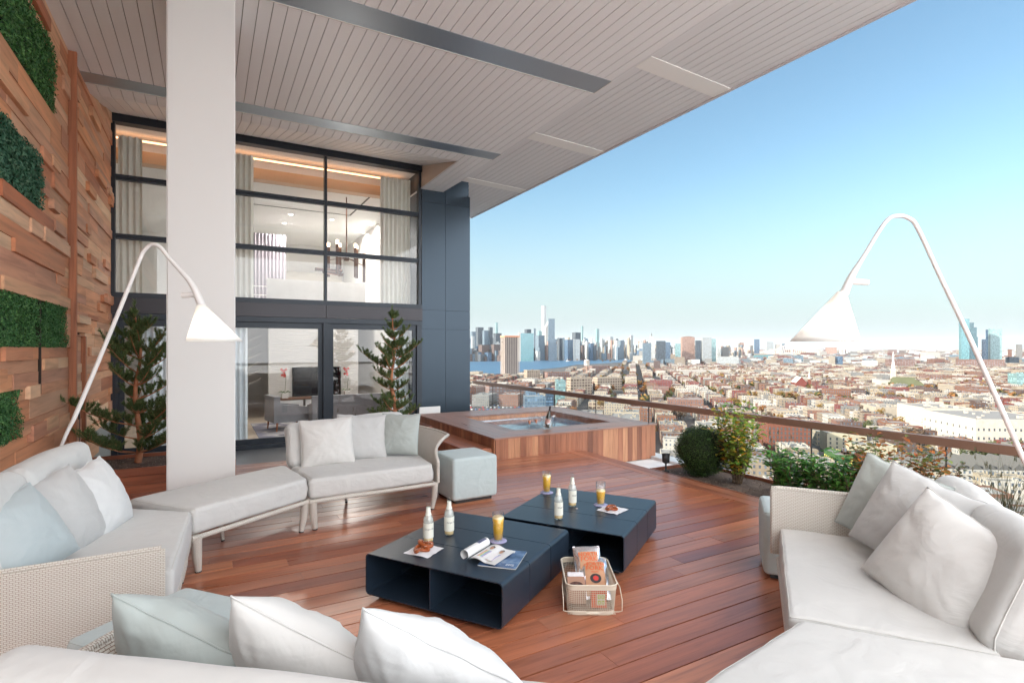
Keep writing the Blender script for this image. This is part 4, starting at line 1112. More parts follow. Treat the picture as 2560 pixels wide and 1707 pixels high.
def coffee_table(loc, rz, label):
    t = thing('coffee_table', label, 'coffee table', loc, rz, 'black metal coffee tables')
    W, L, H = 1.055, 1.07, .31; cuts = [0, .375, .722, L]
    for i in range(3):
        b = tube_section(W, H, cuts[i] + (.003 if i else 0), cuts[i + 1] - .003)
        o = b.build('table_section', 'table', t)
        for p in o.data.polygons: p.use_smooth = True
        o.data.set_sharp_from_angle(angle=R(40))
    b = MB(); b.box(.524, .530, .004, L - .03, .042, H - .008); b.build('divider', 'table', t)
    b = MB(); b.box(.009, W - .009, L - .035, L - .029, .042, H - .008); b.build('back_panel', 'table', t)
    b = MB(); b.box(.06, W - .06, .06, L - .06, 0, .034); b.build('plinth', 'foot', t)
    return t
tz = math.atan2(-.834, .552)
coffee_table((.940, 3.705, 0), tz, 'black metal coffee table nearest the camera, with the magazines')
coffee_table((2.110, 3.980, 0), tz, 'black metal coffee table nearer the hot tub, standing past the first one')

TH = .3105
clear = glassy('clear_glass', (.96, .98, .98), .09)
def glass_solid(name, col=(1, 1, 1), rough=0.0):
    m, nt, b = new_mat(name); b.inputs['Base Color'].default_value = (*col, 1); b.inputs['Transmission Weight'].default_value = 1; b.inputs['Roughness'].default_value = rough; b.inputs['IOR'].default_value = 1.45
    return m
label_m = plain('bottle_label', (.80, .79, .70), .5); ale = plain('pale_drink', (.62, .56, .36), .3); ink = plain('label_ink', (.05, .05, .05), .6)
def bottle(x, y, rz, label, txt='Ginger Ale'):
    t = thing('bottle', label, 'bottle', (x, y, TH), rz, 'clear glass soft drink bottles on the coffee tables')
    pr = [(0, .004), (.030, 0), (.036, .006), (.037, .02), (.037, .15), (.034, .172), (.022, .195), (.0165, .215), (.0145, .25), (.0155, .262), (.0165, .268), (.0165, .275), (.015, .283)]
    b = MB(); b.lathe(pr, n=28); b.build('glass', clear, t)
    b = MB(); b.lathe([(0, .008), (.033, .008), (.0335, .032), (0, .033)], n=20); b.build('sediment', plain('drink_sediment', (.75, .55, .28), .4), t)
    m2, nt, bb = new_mat('clear_drink'); bb.inputs['Base Color'].default_value = (.85, .87, .82, 1); bb.inputs['Alpha'].default_value = .45; bb.inputs['Roughness'].default_value = .15
    b = MB(); b.lathe([(0, .033), (.034, .034), (.035, .15), (.032, .17), (.02, .193), (0, .194)], n=20); b.build('drink', m2, t)
    b = MB()
    def lab(r, z0, z1, a0, a1):
        n = 18; vs = []
        for k in range(n + 1):
            a = a0 + (a1 - a0) * k / n; vs += [(r * math.cos(a), r * math.sin(a), z0), (r * math.cos(a), r * math.sin(a), z1)]
        b.add(vs, [(2 * k, 2 * k + 2, 2 * k + 3, 2 * k + 1) for k in range(n)], 0, True)
    lab(.0376, .035, .14, R(-200), R(20)); lb = b.build('label', label_m, t)
    b = MB(); b.lathe([(.0235, .195), (.0172, .215), (.0156, .248), (.015, .25)], n=20); b.build('neck_foil', label_m, t)
    # the word wrapped round the front of the label
    cu = bpy.data.curves.new('w', 'FONT'); cu.body = txt; cu.size = .017; cu.align_x = 'CENTER'; cu.resolution_u = 2
    ob = bpy.data.objects.new('w', cu); COL.objects.link(ob); dg = bpy.context.evaluated_depsgraph_get(); dg.update()
    me = bpy.data.meshes.new_from_object(ob.evaluated_get(dg)); bpy.data.objects.remove(ob)
    for v in me.vertices:
        a = R(-90) + v.co.x / .038; z = .095 + v.co.y; v.co = (.0382 * math.cos(a), .0382 * math.sin(a), z)
    me.materials.clear(); me.materials.append(ink); wo = bpy.data.objects.new('lettering', me); COL.objects.link(wo); wo.parent = lb
    return t
bottle(1.387, 3.70, R(-8), 'clear bottle on the near table, left one behind the pretzels')
bottle(1.575, 3.765, R(6), 'clear bottle on the near table, right one behind the pretzels')
bottle(2.50, 3.68, R(10), 'clear bottle on the far table close to its near edge')
bottle(2.81, 3.92, R(18), 'clear bottle in the middle of the far table')
juice = plain('orange_juice', (1.0, .55, .04), .35)
foam = plain('juice_foam', (1, .75, .40), .6)
def juice_glass(x, y, label, fill=.155):
    c = thing('coaster', 'round lilac coaster under ' + label, 'coaster', (x, y, TH), 0, None)
    b = MB(); b.lathe([(0, 0), (.062, 0), (.063, .002), (.062, .004), (0, .004)], n=36); b.build('disc', plain('coaster_lilac', (.38, .36, .56), .6), c)
    t = thing('juice_glass', label, 'glass', (x, y, TH + .0045), 0, 'glasses of orange juice')
    b = MB(); b.lathe([(0, 0), (.033, 0), (.034, .004), (.040, .10), (.043, .20), (.0415, .20), (.0385, .10), (.033, .012), (0, .010)], n=32); b.build('tumbler', clear, t)
    b = MB(); b.lathe([(0, .013), (.0325, .013), (.038, .10), (.0385 + (fill - .1) * .03, fill - .012)], n=28); b.build('juice', juice, t)
    b = MB(); b.lathe([(.0385 + (fill - .1) * .03, fill - .012), (.0387 + (fill - .1) * .03, fill), (0, fill)], n=28); b.build('foam', foam, t)
juice_glass(1.832, 3.468, 'orange juice glass on the near table beside the magazine', .172)
juice_glass(2.852, 4.40, 'orange juice glass at the far left of the far table', .165)
juice_glass(3.046, 3.82, 'half full orange juice glass at the right of the far table', .13)
def pretzels(x, y, rz, label, s=1.0, two=True):
    nk = thing('napkin', 'white paper napkin under ' + label, 'napkin', (x, y, TH), rz)
    b = MB(); 
    b.grid(lambda u, v: ((u - .5) * .2, (v - .5) * .2, .0015 + .010 * abs(noise.noise(Vector((u * 3, v * 3, x))))), 14, 14); b.build('paper', plain('napkin_paper', (.82, .81, .84), .8), nk)
    def one(p, r, ang, k):
        t = thing('pretzel', k, 'pretzel', p, r)
        pts = []
        for i in range(49):
            a = 2 * math.pi * i / 48
            X = .046 * math.sin(a) + .022 * math.sin(2 * a + .2) ; Y_ = .036 * math.cos(a) + .014 * math.cos(3 * a); Z_ = .012 + .006 * math.sin(3 * a)
            pts.append(Vector((X, Y_, Z_)) * s)
        b = MB(); b.tube(pts[:-1], [(.0095 + .0035 * abs(math.cos(2 * math.pi * i / 48 / 2))) * s for i in range(48)], 9, closed=True); b.tube([Vector((-.03, -.01, .014)) * s, Vector((0, .01, .017)) * s, Vector((.03, -.012, .014)) * s], .008 * s, 8)
        bo = b.build('crust', plain('pretzel_crust', (.36, .085, .02), .3, var=.35, bscale=120, bumps=.3), t); t.rotation_euler = (ang, 0, r)
        b = MB(); rr = random.Random(3)
        for i in range(26):
            q = pts[rr.randrange(48)] + Vector((rr.uniform(-.006, .006), rr.uniform(-.006, .006), .010 * s)); b.box(q.x, q.x + .0025, q.y, q.y + .0025, q.z, q.z + .0025)
        b.build('salt', plain('salt', (.85, .82, .78), .5), t)
    c, sn = math.cos(rz), math.sin(rz)
    one((x - .015, y - .01, TH + .010), rz, 0, 'pretzel lying flat on the ' + ('near' if two else 'far') + ' napkin')
    if two: one((x + .03, y + .035, TH + .022), rz + 1.2, .25, 'second pretzel resting behind the flat one on the near napkin')
pretzels(1.298, 3.545, R(35), 'the two pretzels on the near table')
pretzels(3.04, 3.65, R(20), 'the single pretzel on the far table', .95, False)
b = MB(); b.lathe([(0, 0), (.011, 0), (.013, .004), (0, .007)], n=16); o = b.build('crown_cap', plain('cap_metal', (.5, .42, .4), .35, metal=.8)); o.location = (2.79, 3.83, TH); tag(o, 'loose bottle cap lying near the middle bottle of the far table', 'bottle cap')

def magazines():
    rz = tz + R(12)
    t = thing('magazine', 'closed blue covered magazine underneath the open one', 'magazine', (1.70, 3.16, TH), rz)
    b = MB(); b.box(-.12, .13, -.15, .15, 0, .006); b.build('pages', plain('page_edge', (.75, .74, .72), .7), t)
    cv, nt, bb = new_mat('blue_cover'); no = nd(nt, 'ShaderNodeTexNoise', {'Vector': coords(nt), 'Scale': 9.0, 'Detail': 4.0})
    nt.links.new(ramp(nt, no.outputs[0], [(.35, (.03, .06, .14)), (.55, (.10, .17, .32)), (.7, (.30, .38, .5))]), bb.inputs['Base Color']); bb.inputs['Roughness'].default_value = .25
    b = MB(); b.box(-.121, .131, -.151, .151, .006, .0072); c = b.build('cover', cv, t)
    wt = plain('cover_type', (.8, .82, .85), .5)
    Mt = Matrix.Translation((.0, .115, .0074)); text_part('lettering', 'ITEM', .055, wt, c, Mt)
    text_part('lettering', 'summer\nevenings', .016, wt, c, Matrix.Translation((.08, -.1, .0074)))
    # open magazine, left leaves rolled over
    rz2 = tz + R(-2) 
    t = thing('magazine', 'open magazine with a curled page and two people in rainbow striped tops', 'magazine', (1.60, 3.30, TH + .0075), rz2)
    pg = plain('glossy_page', (.80, .79, .78), .3)
    def top(u, v):   # right page: u away from spine
        return Vector((u * .20, (v - .5) * .27, .006 + .022 * math.sin(min(1, u * 1.6) * math.pi) * (1 - .5 * u) + .004))
    b = MB(); b.grid(lambda u, v: top(u, v), 20, 8); b.grid(lambda u, v: top(u, v) * 1 - Vector((0, 0, .006 * (1 - u * .5))), 20, 8)
    b.build('right_page', pg, t)
    def roll(u, v):
        a = u * R(290) - R(60); r = .032
        return Vector((-.032 - r * math.cos(a) * -1 * -1, (v - .5) * .27, .034 - r * math.sin(a) * -1 * -1))
    b = MB(); b.grid(lambda u, v: Vector((-.030 + .031 * math.sin(R(20) + u * R(330)), (v - .5) * .27, .032 - .031 * math.cos(R(20) + u * R(330)))), 28, 4)
    b.build('curled_page', pg, t)
    b = MB(); b.grid(lambda u, v: Vector((-.030 + .0318 * math.sin(R(150) + u * R(60)), .02 + v * .10, .032 - .0318 * math.cos(R(150) + u * R(60)))), 8, 3)
    b.build('curled_photo', plain('dark_photo', (.12, .13, .22), .4, var=.8, bscale=300), t)
    # printed picture: two figures
    def patch(name, poly, col, parent):
        b = MB(); vs = [top(p[0], p[1]) + Vector((0, 0, .0012 + .0004 * LV[0])) for p in poly]; LV[0] += 1
        b.add(vs, [tuple(range(len(vs)))], 0); b.build(name, plain('print_' + name, col, .4), parent)
    LV = [0]
    def disc(cx, cy, rx, ry, n=14): return [(cx + rx * math.cos(2 * math.pi * k / n), cy + ry * math.sin(2 * math.pi * k / n)) for k in range(n)]
    cols = [(.75, .08, .12), (.85, .40, .08), (.85, .75, .15), (.12, .5, .3), (.08, .3, .65), (.35, .15, .5)]
    for cx in (.33, .70):
        patch('shirt', [(cx - .17, .12), (cx + .15, .10), (cx + .17, .45), (cx + .07, .60), (cx - .07, .60), (cx - .17, .48)], (.82, .80, .80), t)
        for k, c in enumerate(cols):
            x = cx - .10 + k * .036; patch('stripe', [(x, .12), (x + .017, .12), (x + .013, .40), (x + .04, .55), (x + .022, .55), (x - .004, .40)], c, t)
        patch('face', disc(cx, .70, .065, .075), (.55, .30, .2), t); patch('hair', [(cx - .075, .72), (cx - .07, .80), (cx, .84), (cx + .07, .80), (cx + .075, .72), (cx + .03, .77), (cx - .03, .77)], (.08, .045, .03), t)
magazines()

def basket():
    loc = Vector((1.99, 2.84, 0)); rz = math.atan2(2.69 - 2.855, 2.25 - 1.965)
    t = thing('wire_basket', 'cream wire basket with snacks on the deck beside the tables', 'basket', loc, rz)
    W, D, H = .325, .46, .195; wm = plain('basket_cream', (.72, .64, .52), .45)
    def loop(z, k=0, r=.05):
        w2, d2 = W + k, D + k; o = -k / 2; pts = []
        for cx, cy, a0 in ((o + w2 - r, o + r, -90), (o + w2 - r, o + d2 - r, 0), (o + r, o + d2 - r, 90), (o + r, o + r, 180)):
            for j in range(7): a = R(a0 + 15 * j); pts.append(Vector((cx + r * math.cos(a), cy + r * math.sin(a), z)))
        return pts
    b = MB()
    zs = [.012 + i * (H - .055) / 11 for i in range(12)]
    for z in zs: b.tube(loop(z, -.03 + .03 * z / H), .0013, 4, closed=True)
    L0, L1 = loop(.006, -.03), loop(H, 0)
    def resample(L, n):
        Ls = L + [L[0]]; d = [0]
        for a, c in zip(Ls, Ls[1:]): d.append(d[-1] + (c - a).length)
        out = []; j = 0
        for k in range(n):
            s = d[-1] * k / n
            while d[j + 1] < s: j += 1
            f = (s - d[j]) / max(1e-9, d[j + 1] - d[j]); out.append(Ls[j].lerp(Ls[j + 1], f))
        return out
    for a, c in zip(resample(L0, 120), resample(L1, 120)): b.tube([a, c], .0013, 4)
    b.build('mesh_side', wm, t)
    b = MB()
    for k in range(1, 24): b.tube([(k * W / 24, .01, .008), (k * W / 24, D - .01, .008)], .0012, 4)
    for k in range(1, 34): b.tube([(.01, k * D / 34, .008), (W - .01, k * D / 34, .008)], .0012, 4)
    b.build('mesh_floor', wm, t)
    b = MB(); A, C = loop(H - .032, 0.001), loop(H + .001, .004); n = len(A)
    b.add(A + C, [(i, (i + 1) % n, n + (i + 1) % n, n + i) for i in range(n)], 0, True)
    b.tube(loop(H, .004), .0055, 8, closed=True); b.build('rim', wm, t)
    b = MB(); A, C = loop(.001, -.028), loop(.03, -.024); n = len(A); b.add(A + C, [(i, (i + 1) % n, n + (i + 1) % n, n + i) for i in range(n)], 0, True); b.build('foot_band', wm, t)
    b = MB(); yh = -.03
    pts = [(-.012, .16, H - .02), (-.022, .05, H - .03), (-.022, yh, .12), (-.022, yh, .05), (.0, yh, .045), (.10, yh, .045), (.13, yh, .035)]
    b.tube(pts, .003, 6); b.tube([(W - x, y, z) for x, y, z in pts], .003, 6)
    h = b.build('bail_handle', wm, t)
    b = MB(); b.tube([(.125, yh, .035), (.14, yh, .035), (.185, yh, .035), (.2, yh, .035)], [.006, .010, .010, .006], 10); b.build('grip', wm, h)
    # contents, things of their own
    def world(x, y, z=0): 
        c, s = math.cos(rz), math.sin(rz); return Vector((loc.x + x * c - y * s, loc.y + x * s + y * c, z))
    foil = plain('silver_foil', (.75, .75, .78), .22, metal=.9); ore = plain('orange_print', (.70, .12, .03), .45); tan = plain('kraft_tan', (.56, .30, .17), .6)
    g = thing('snack_bag', 'silver foil snack bag with orange lettering standing in the basket', 'snack bag', world(.21, .12, .05), rz)
    g.rotation_euler = (R(-52), 0, rz)
    def bag(u, v, s):
        x = (u - .5) * .19; y = 0; z = v * .30
        e = (1 - (2 * u - 1) ** 4) * math.sin(math.pi * min(1, max(0, v))) ** .6
        return Vector((x, s * (.032 * e + .004 * noise.noise(Vector((u * 9, v * 9, s)))), z))
    b = MB(); b.grid(lambda u, v: bag(u, v, -1), 24, 30); b.grid(lambda u, v: bag(1 - u, v, 1), 24, 30); b.build('foil', foil, g)
    def onbag(name, u0, u1, v0, v1, mt, k=.002):
        b = MB(); b.grid(lambda u, v: bag(u0 + (u1 - u0) * u, v0 + (v1 - v0) * v, -1) - Vector((0, k, 0)), 10, 10); return b.build(name, mt, g)
    lb = onbag('paper_label', .17, .87, .06, .86, tan)
    def bagtext(txt, size, uc, vc, mt):
        cu = bpy.data.curves.new('w', 'FONT'); cu.body = txt; cu.size = size; cu.align_x = 'CENTER'; cu.align_y = 'CENTER'; cu.resolution_u = 2; cu.offset = .0006
        ob = bpy.data.objects.new('w', cu); COL.objects.link(ob); dg = bpy.context.evaluated_depsgraph_get(); dg.update()
        me = bpy.data.meshes.new_from_object(ob.evaluated_get(dg)); bpy.data.objects.remove(ob)
        for v in me.vertices:
            u_, v_ = uc + v.co.x / .19, vc + v.co.y / .30; p = bag(max(0, min(1, u_)), v_, -1) - Vector((0, .0045, 0)); v.co = p
        me.materials.clear(); me.materials.append(mt); o = bpy.data.objects.new('lettering', me); COL.objects.link(o); o.parent = lb
    bagtext('NORTH', .040, .52, .79, ore); bagtext('FORK', .046, .52, .68, ore); bagtext('POTATO', .012, .52, .585, ore)
    b = MB(); b.add([bag(.52 + .2 * math.cos(a), .43 + .11 * math.sin(a), -1) - Vector((0, .006, 0)) for a in [2 * math.pi * k / 20 for k in range(20)]], [tuple(range(20))]); b.build('emblem', plain('emblem_dark', (.04, .03, .03), .5), lb)
    b = MB(); b.add([bag(.52 + .1 * math.cos(a), .43 + .06 * math.sin(a), -1) - Vector((0, .0075, 0)) for a in [2 * math.pi * k / 12 for k in range(12)]], [tuple(range(12))]); b.build('emblem', plain('emblem_red', (.6, .04, .03), .5), lb)
    g2 = copy_tree(g, None, 'second silver snack bag leaning behind the first in the basket'); g2.location = world(.19, .22, .06); g2.rotation_euler = (R(-38), 0, rz + .1)
    k = thing('snack_box', 'brown cardboard snack box with an oval window in the basket', 'box', world(.075, .09, .03), rz); k.rotation_euler = (R(-42), 0, rz)
    b = MB(); b.box(-.055, .06, -.03, .03, 0, .17); b.build('carton', plain('carton', (.40, .22, .15), .7), k)
    b = MB(); b.add([(.0025 + .045 * math.cos(a), -.0312, .115 + .022 * math.sin(a)) for a in [2 * math.pi * q / 20 for q in range(20)]], [tuple(range(20))]); b.build('window', plain('nut_window', (.10, .04, .03), .2, var=.8, bscale=500), k)
    b = MB(); b.box(-.05, .055, -.028, .028, .171, .20); b.build('foil_top', foil, k)
    k = thing('snack_packet', 'orange packet with a green printed square seen through the basket mesh', 'packet', world(.16, .04, .02), rz)
    b = MB(); b.box(.0, .10, -.012, .012, .02, .13); b.build('packet', ore, k)
    b = MB(); b.box(.035, .09, -.015, -.0125, .04, .11); p = b.build('print', plain('print_white', (.75, .78, .75), .6), k)
    gr = plain('print_green', (.45, .55, .05), .5)
    for x, z in ((.042, .045), (.066, .045), (.042, .08), (.066, .08)):
        b = MB(); b.box(x, x + .018, -.0175, -.0155, z, z + .006); b.box(x, x + .018, -.0175, -.0155, z + .018, z + .024); b.box(x, x + .005, -.0175, -.0155, z + .006, z + .018); b.box(x + .013, x + .018, -.0175, -.0155, z + .006, z + .018); b.build('symbol', gr, p)
basket()

# champagne things on the tub edge
def tub_things():
    def flute(x, y, label):
        t = thing('champagne_flute', label, 'glass', (x, y, .331), 0, 'champagne flutes on the tub edge')
        b = MB(); b.lathe([(0, .002), (.034, .0), (.034, .003), (.006, .008), (.0045, .09), (.016, .115), (.026, .16), (.027, .20), (.024, .245)], n=20); b.build('flute', clear, t)
        b = MB(); b.lathe([(0, .102), (.014, .116), (.0235, .16), (.0235, .175), (0, .175)], n=16); b.build('rose_wine', plain('rose_wine', (.62, .26, .16), .3), t)
    flute(4.653, 7.70, 'left champagne flute of rosé on the tub edge'); flute(4.82, 7.76, 'champagne flute of rosé next to the ice bucket')
    t = thing('ice_bucket', 'clear ice bucket with handles on the tub edge', 'ice bucket', (5.04, 7.76, .331))
    b = MB(); b.lathe([(0, .0), (.085, 0), (.09, .01), (.112, .20), (.107, .20), (.086, .02), (0, .018)], n=28); b.build('bucket', clear, t)
    b = MB()
    for s in (-1, 1): b.tube([(s * .108, -.02, .195), (s * .15, -.015, .215), (s * .15, .015, .215), (s * .108, .02, .195)], .008, 8)
    b.build('handle', 'lamp_white', t)
    ice = MB(); rr = random.Random(1)
    for i in range(34):
        a = rr.random() * 6.28; r = rr.random() * .055; M4 = Matrix.Translation((r * math.cos(a), r * math.sin(a), .035 + rr.random() * .06)) @ Matrix.Rotation(rr.random() * 3, 4, (1, .4, .2)); ice.box(-.013, .013, -.013, .013, -.013, .013, 0, M4)
    ice.build('ice', plain('ice', (.7, .8, .9), .1), t)
    t = thing('champagne_bottle', 'dark champagne bottle with a pink label in the ice bucket', 'bottle', (5.03, 7.76, .36)); t.rotation_euler = (R(4), R(9), 0)
    b = MB(); b.lathe([(0, 0), (.042, 0), (.045, .02), (.045, .17), (.035, .215), (.018, .27), (.016, .30)], n=24); b.build('glass', plain('dark_bottle', (.012, .016, .008), .08, spec=.8), t)
    b = MB(); b.lathe([(.0175, .28), (.0172, .31), (.018, .35), (.016, .36), (0, .362)], n=20); b.build('foil', plain('dark_foil', (.05, .03, .03), .35, metal=.6), t)
    b = MB(); b.lathe([(.0456, .06), (.0456, .14)], n=24); b.build('label', plain('pink_label', (.75, .35, .30), .5), t)
tub_things()
def white_chair():
    t = thing('patio_chair', 'white chair back just showing beyond the hot tub', 'chair', (4.28, 11.35, ZR))
    wm = M['lamp_white']
    b = MB(); b.box(-.24, .24, -.04, 0, .42, .71); b.build('backrest', wm, t)
    b = MB(); b.box(-.24, .24, .0, .44, .40, .44); b.build('seat', wm, t)
    for x in (-.22, .22):
        for y in (.0, .42):
            b = MB(); b.box(x - .015, x + .015, y - .015, y + .015, 0, .4); b.build('leg', wm, t)
white_chair()
b = MB(); b.lathe([(0, 0), (.05, 0), (.05, .02), (.012, .03), (.012, .12), (.05, .14), (.055, .26), (.0, .265)], n=16); o = b.build('spotlight', 'foot'); o.location = (5.62, 5.60, -.04); tag(o, 'small black garden spotlight beside the round boxwood', 'spotlight')
# ------------------------------------------------------------ plants
def pine(x, y, z, H, label, seed, sp=1.0):
    rnd = random.Random(seed); t = thing('pine_tree', label, 'tree', (x, y, z))
    tr = MB(); pts = [Vector((.03 * math.sin(k * .9), .03 * math.cos(k * 1.3), H * .97 * k / 12)) for k in range(13)]
    tr.tube(pts, [.042 * (1 - k / 14) for k in range(13)], 9)
    nb = MB(); br = []
    def cluster(p, d, L, n):
        d = d.normalized()
        for i in range(n):
            s = rnd.random(); base = p + d * (L * s)
            a = Vector((rnd.gauss(0, 1), rnd.gauss(0, 1), rnd.gauss(0, 1))); a = (a - d * a.dot(d)).normalized()
            v = (a * .75 + d * rnd.uniform(.5, 1.1)).normalized(); ln = rnd.uniform(.03, .055)
            w_ = v.cross(Vector((rnd.random() - .5, rnd.random() - .5, rnd.random() - .5))).normalized() * .0034
            nb.add([base - w_, base + w_, base + v * ln], [(0, 1, 2)])
    lv = 11
    for k in range(lv):
        f = k / (lv - 1); zz = H * (.06 + .86 * f); R0 = (.46 * (1 - f) ** .55 + .06) * sp * (H / 2.0) * rnd.uniform(.7, 1.2)
        if .28 < f < .42: R0 *= .6
        nbch = 7 if f < .75 else 5
        c = pts[min(12, int(f * 12))]
        for j in range(nbch):
            if rnd.random() < .22: continue
            a = 2 * math.pi * (j + rnd.random() * .7) / nbch + k; up = .25 + .75 * f; RL = R0 * rnd.uniform(.35, 1.35)
            p0 = Vector((c.x, c.y, zz)); dirv = Vector((math.cos(a), math.sin(a), up * .5)).normalized()
            P = [p0 + dirv * RL * s + Vector((0, 0, (.28 * s * s) * RL)) for s in (0, .35, .7, 1)]
            tr.tube(P, [.011 * (1 - f * .5), .008, .006, .003], 5)
            m = max(3, int(RL / .065))
            for q in range(m):
                s = (.28 + .72 * (q + 1) / m) * RL; bp = p0 + dirv * s + Vector((0, 0, .28 * (s / RL) ** 2 * RL))
                for w_ in range(3 if q < m - 1 else 1):
                    sd = Vector((rnd.uniform(-1, 1), rnd.uniform(-1, 1), rnd.uniform(.7, 2.0))).normalized() if q < m - 1 else (dirv + Vector((0, 0, 1.2)))
                    sl = rnd.uniform(.06, .12); tr.tube([bp, bp + sd.normalized() * sl], [.003, .002], 4); cluster(bp, sd, sl * 1.35, 110)
    cluster(pts[-1], Vector((0, 0, 1)), .14, 90)
    tr.build('trunk', plain('pine_bark_' + str(seed), (.50, .20, .10), .8, bumps=.8, bscale=50, var=.4), t)
    nb.build('crown', leafmat('pine_needles_' + str(seed), [(.07, .12, .05), (.15, .22, .08), (.10, .17, .06), (.28, .29, .12)], .55), t)
pine(-.93 + .17, 8.28, .26, 1.96, 'bushy mountain pine between the cedar wall and the pillar', 5, 1.18)
pine(2.93, 9.6, .26, 2.12, 'slim mountain pine in front of the sliding doors by the hot tub', 8)

def leaf(b, c, d, up, L, W, fold=.25, curl=.2):
    """a pointed leaf of six faces-ish, folded at the midrib"""
    d = d.normalized(); s = d.cross(up)
    s = s.normalized() if s.length > 1e-4 else Vector((1, 0, 0)); n = s.cross(d)
    P = [c, c + d * L * .35 + s * W * .5 + n * fold * W, c + d * L * .75 + s * W * .38 + n * (fold * W - curl * L * .3), c + d * L - n * curl * L * .5, c + d * L * .75 - s * W * .38 + n * (fold * W - curl * L * .3), c + d * L * .35 - s * W * .5 + n * fold * W, c + d * L * .5]
    b.add(P, [(0, 1, 2, 6), (6, 2, 3), (6, 3, 4), (0, 6, 4, 5)], 0, True)
def shrub(name, x, y, z, label, H, Rr, stems, L, W, cols, seed, gap=.04, lean=.35, cat='shrub'):
    rnd = random.Random(seed); t = thing(name, label, cat, (x, y, z)); st = MB(); lv = MB()
    for k in range(stems):
        a = rnd.random() * 6.28; r = Rr * rnd.random() ** .5; h = H * rnd.uniform(.6, 1.0)
        b0 = Vector((rnd.uniform(-.06, .06), rnd.uniform(-.06, .06), 0)); e = Vector((r * math.cos(a), r * math.sin(a), h))
        mid = b0.lerp(e, .5) + Vector((math.cos(a), math.sin(a), 0)) * r * .15; P = [b0, mid, e]
        pts = [P[0].lerp(P[1], s).lerp(P[1].lerp(P[2], s), s) for s in [i / 8 for i in range(9)]]
        st.tube(pts, [.004] * 4 + [.003] * 3 + [.0018] * 2, 5)
        n = int((e - b0).length / gap)
        for i in range(int(n * .25), n + 1):
            s = i / n; p = P[0].lerp(P[1], s).lerp(P[1].lerp(P[2], s), s)
            for q in range(2):
                an = rnd.random() * 6.28; d = Vector((math.cos(an), math.sin(an), rnd.uniform(-.2, .7))).normalized()
                pe = p + d * rnd.uniform(.01, .06); leaf(lv, pe, d, Vector((rnd.uniform(-.3, .3), rnd.uniform(-.3, .3), 1)), L * rnd.uniform(.6, 1.15), W * rnd.uniform(.7, 1.1), .2, rnd.uniform(0, .5))
    st.build('stems', plain('stem_' + str(seed), (.14, .09, .05), .8), t)
    lv.build('leaves', leafmat('leaf_' + str(seed), cols, .4), t); return t
def ball(x, y, z, r, label):
    rnd = random.Random(2); t = thing('boxwood', label, 'shrub', (x, y, z)); b = MB()
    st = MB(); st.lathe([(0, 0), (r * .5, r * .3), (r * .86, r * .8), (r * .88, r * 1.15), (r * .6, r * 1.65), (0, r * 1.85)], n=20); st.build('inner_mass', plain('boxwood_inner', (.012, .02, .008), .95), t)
    for i in range(15000):
        d = Vector((rnd.gauss(0, 1), rnd.gauss(0, 1), rnd.gauss(0, 1))).normalized()
        rr = r * (.93 + .10 * noise.noise(d * 4) + .05 * noise.noise(d * 11) + rnd.uniform(-.10, .05)); c = Vector((d.x * rr * 1.02, d.y * rr * 1.02, r * .98 + d.z * rr))
        if c.z < 0: continue
        u = Vector((rnd.gauss(0, 1), rnd.gauss(0, 1), rnd.gauss(0, 1))) + d * .8; u.normalize(); s = u.cross(d).normalized()
        L = rnd.uniform(.013, .022); b.add([c, c + u * L * .5 + s * L * .32, c + u * L, c + u * L * .5 - s * L * .32], [(0, 1, 2, 3)])
    b.build('leaves', leafmat('boxwood_leaf', [(.02, .045, .012), (.05, .10, .02), (.03, .065, .015), (.10, .17, .04)], .35), t)
ball(5.93, 5.24, -.06, .36, 'round clipped dark green boxwood ball by the hot tub corner')
G1 = [(.08, .20, .03), (.18, .32, .04), (.42, .48, .07), (.12, .25, .04), (.75, .34, .04), (.24, .38, .07), (.30, .42, .07)]
shrub('shrub', 6.0, 4.72, -.05, 'tall loose shrub with yellow green and a few orange leaves right of the boxwood', 1.02, .38, 36, .085, .062, G1, 31, .05)
GL = [(.05, .16, .03), (.10, .27, .04), (.16, .36, .07), (.08, .2, .04), (.03, .10, .03)]
for i, (xx, yy, h, lb) in enumerate(((5.85, 3.86, .60, 'glossy green laurel bush at the left of the low laurels'), (5.9, 3.52, .64, 'glossy green laurel bush behind the left end of the sofa arm'), (5.8, 3.2, .60, 'glossy green laurel bush behind the woven arm of the right sofa'))):
    shrub('laurel', xx, yy, -.05, lb, h, .32, 26, .09, .045, GL, 50 + i, .035)
GO = [(.10, .16, .04), (.20, .26, .06), (.45, .12, .03), (.60, .22, .04), (.08, .14, .05), (.35, .10, .04)]
shrub('shrub', 5.95, 2.80, -.05, 'shrub with rust orange and green leaves behind the grey pillow', .88, .48, 44, .07, .055, GO, 61, .05)
shrub('shrub', 6.0, 2.42, -.05, 'sparse dark leaved shrub next to the rust orange one', .62, .25, 16, .055, .035, [(.08, .10, .04), (.14, .10, .05), (.2, .08, .04)], 62, .06)
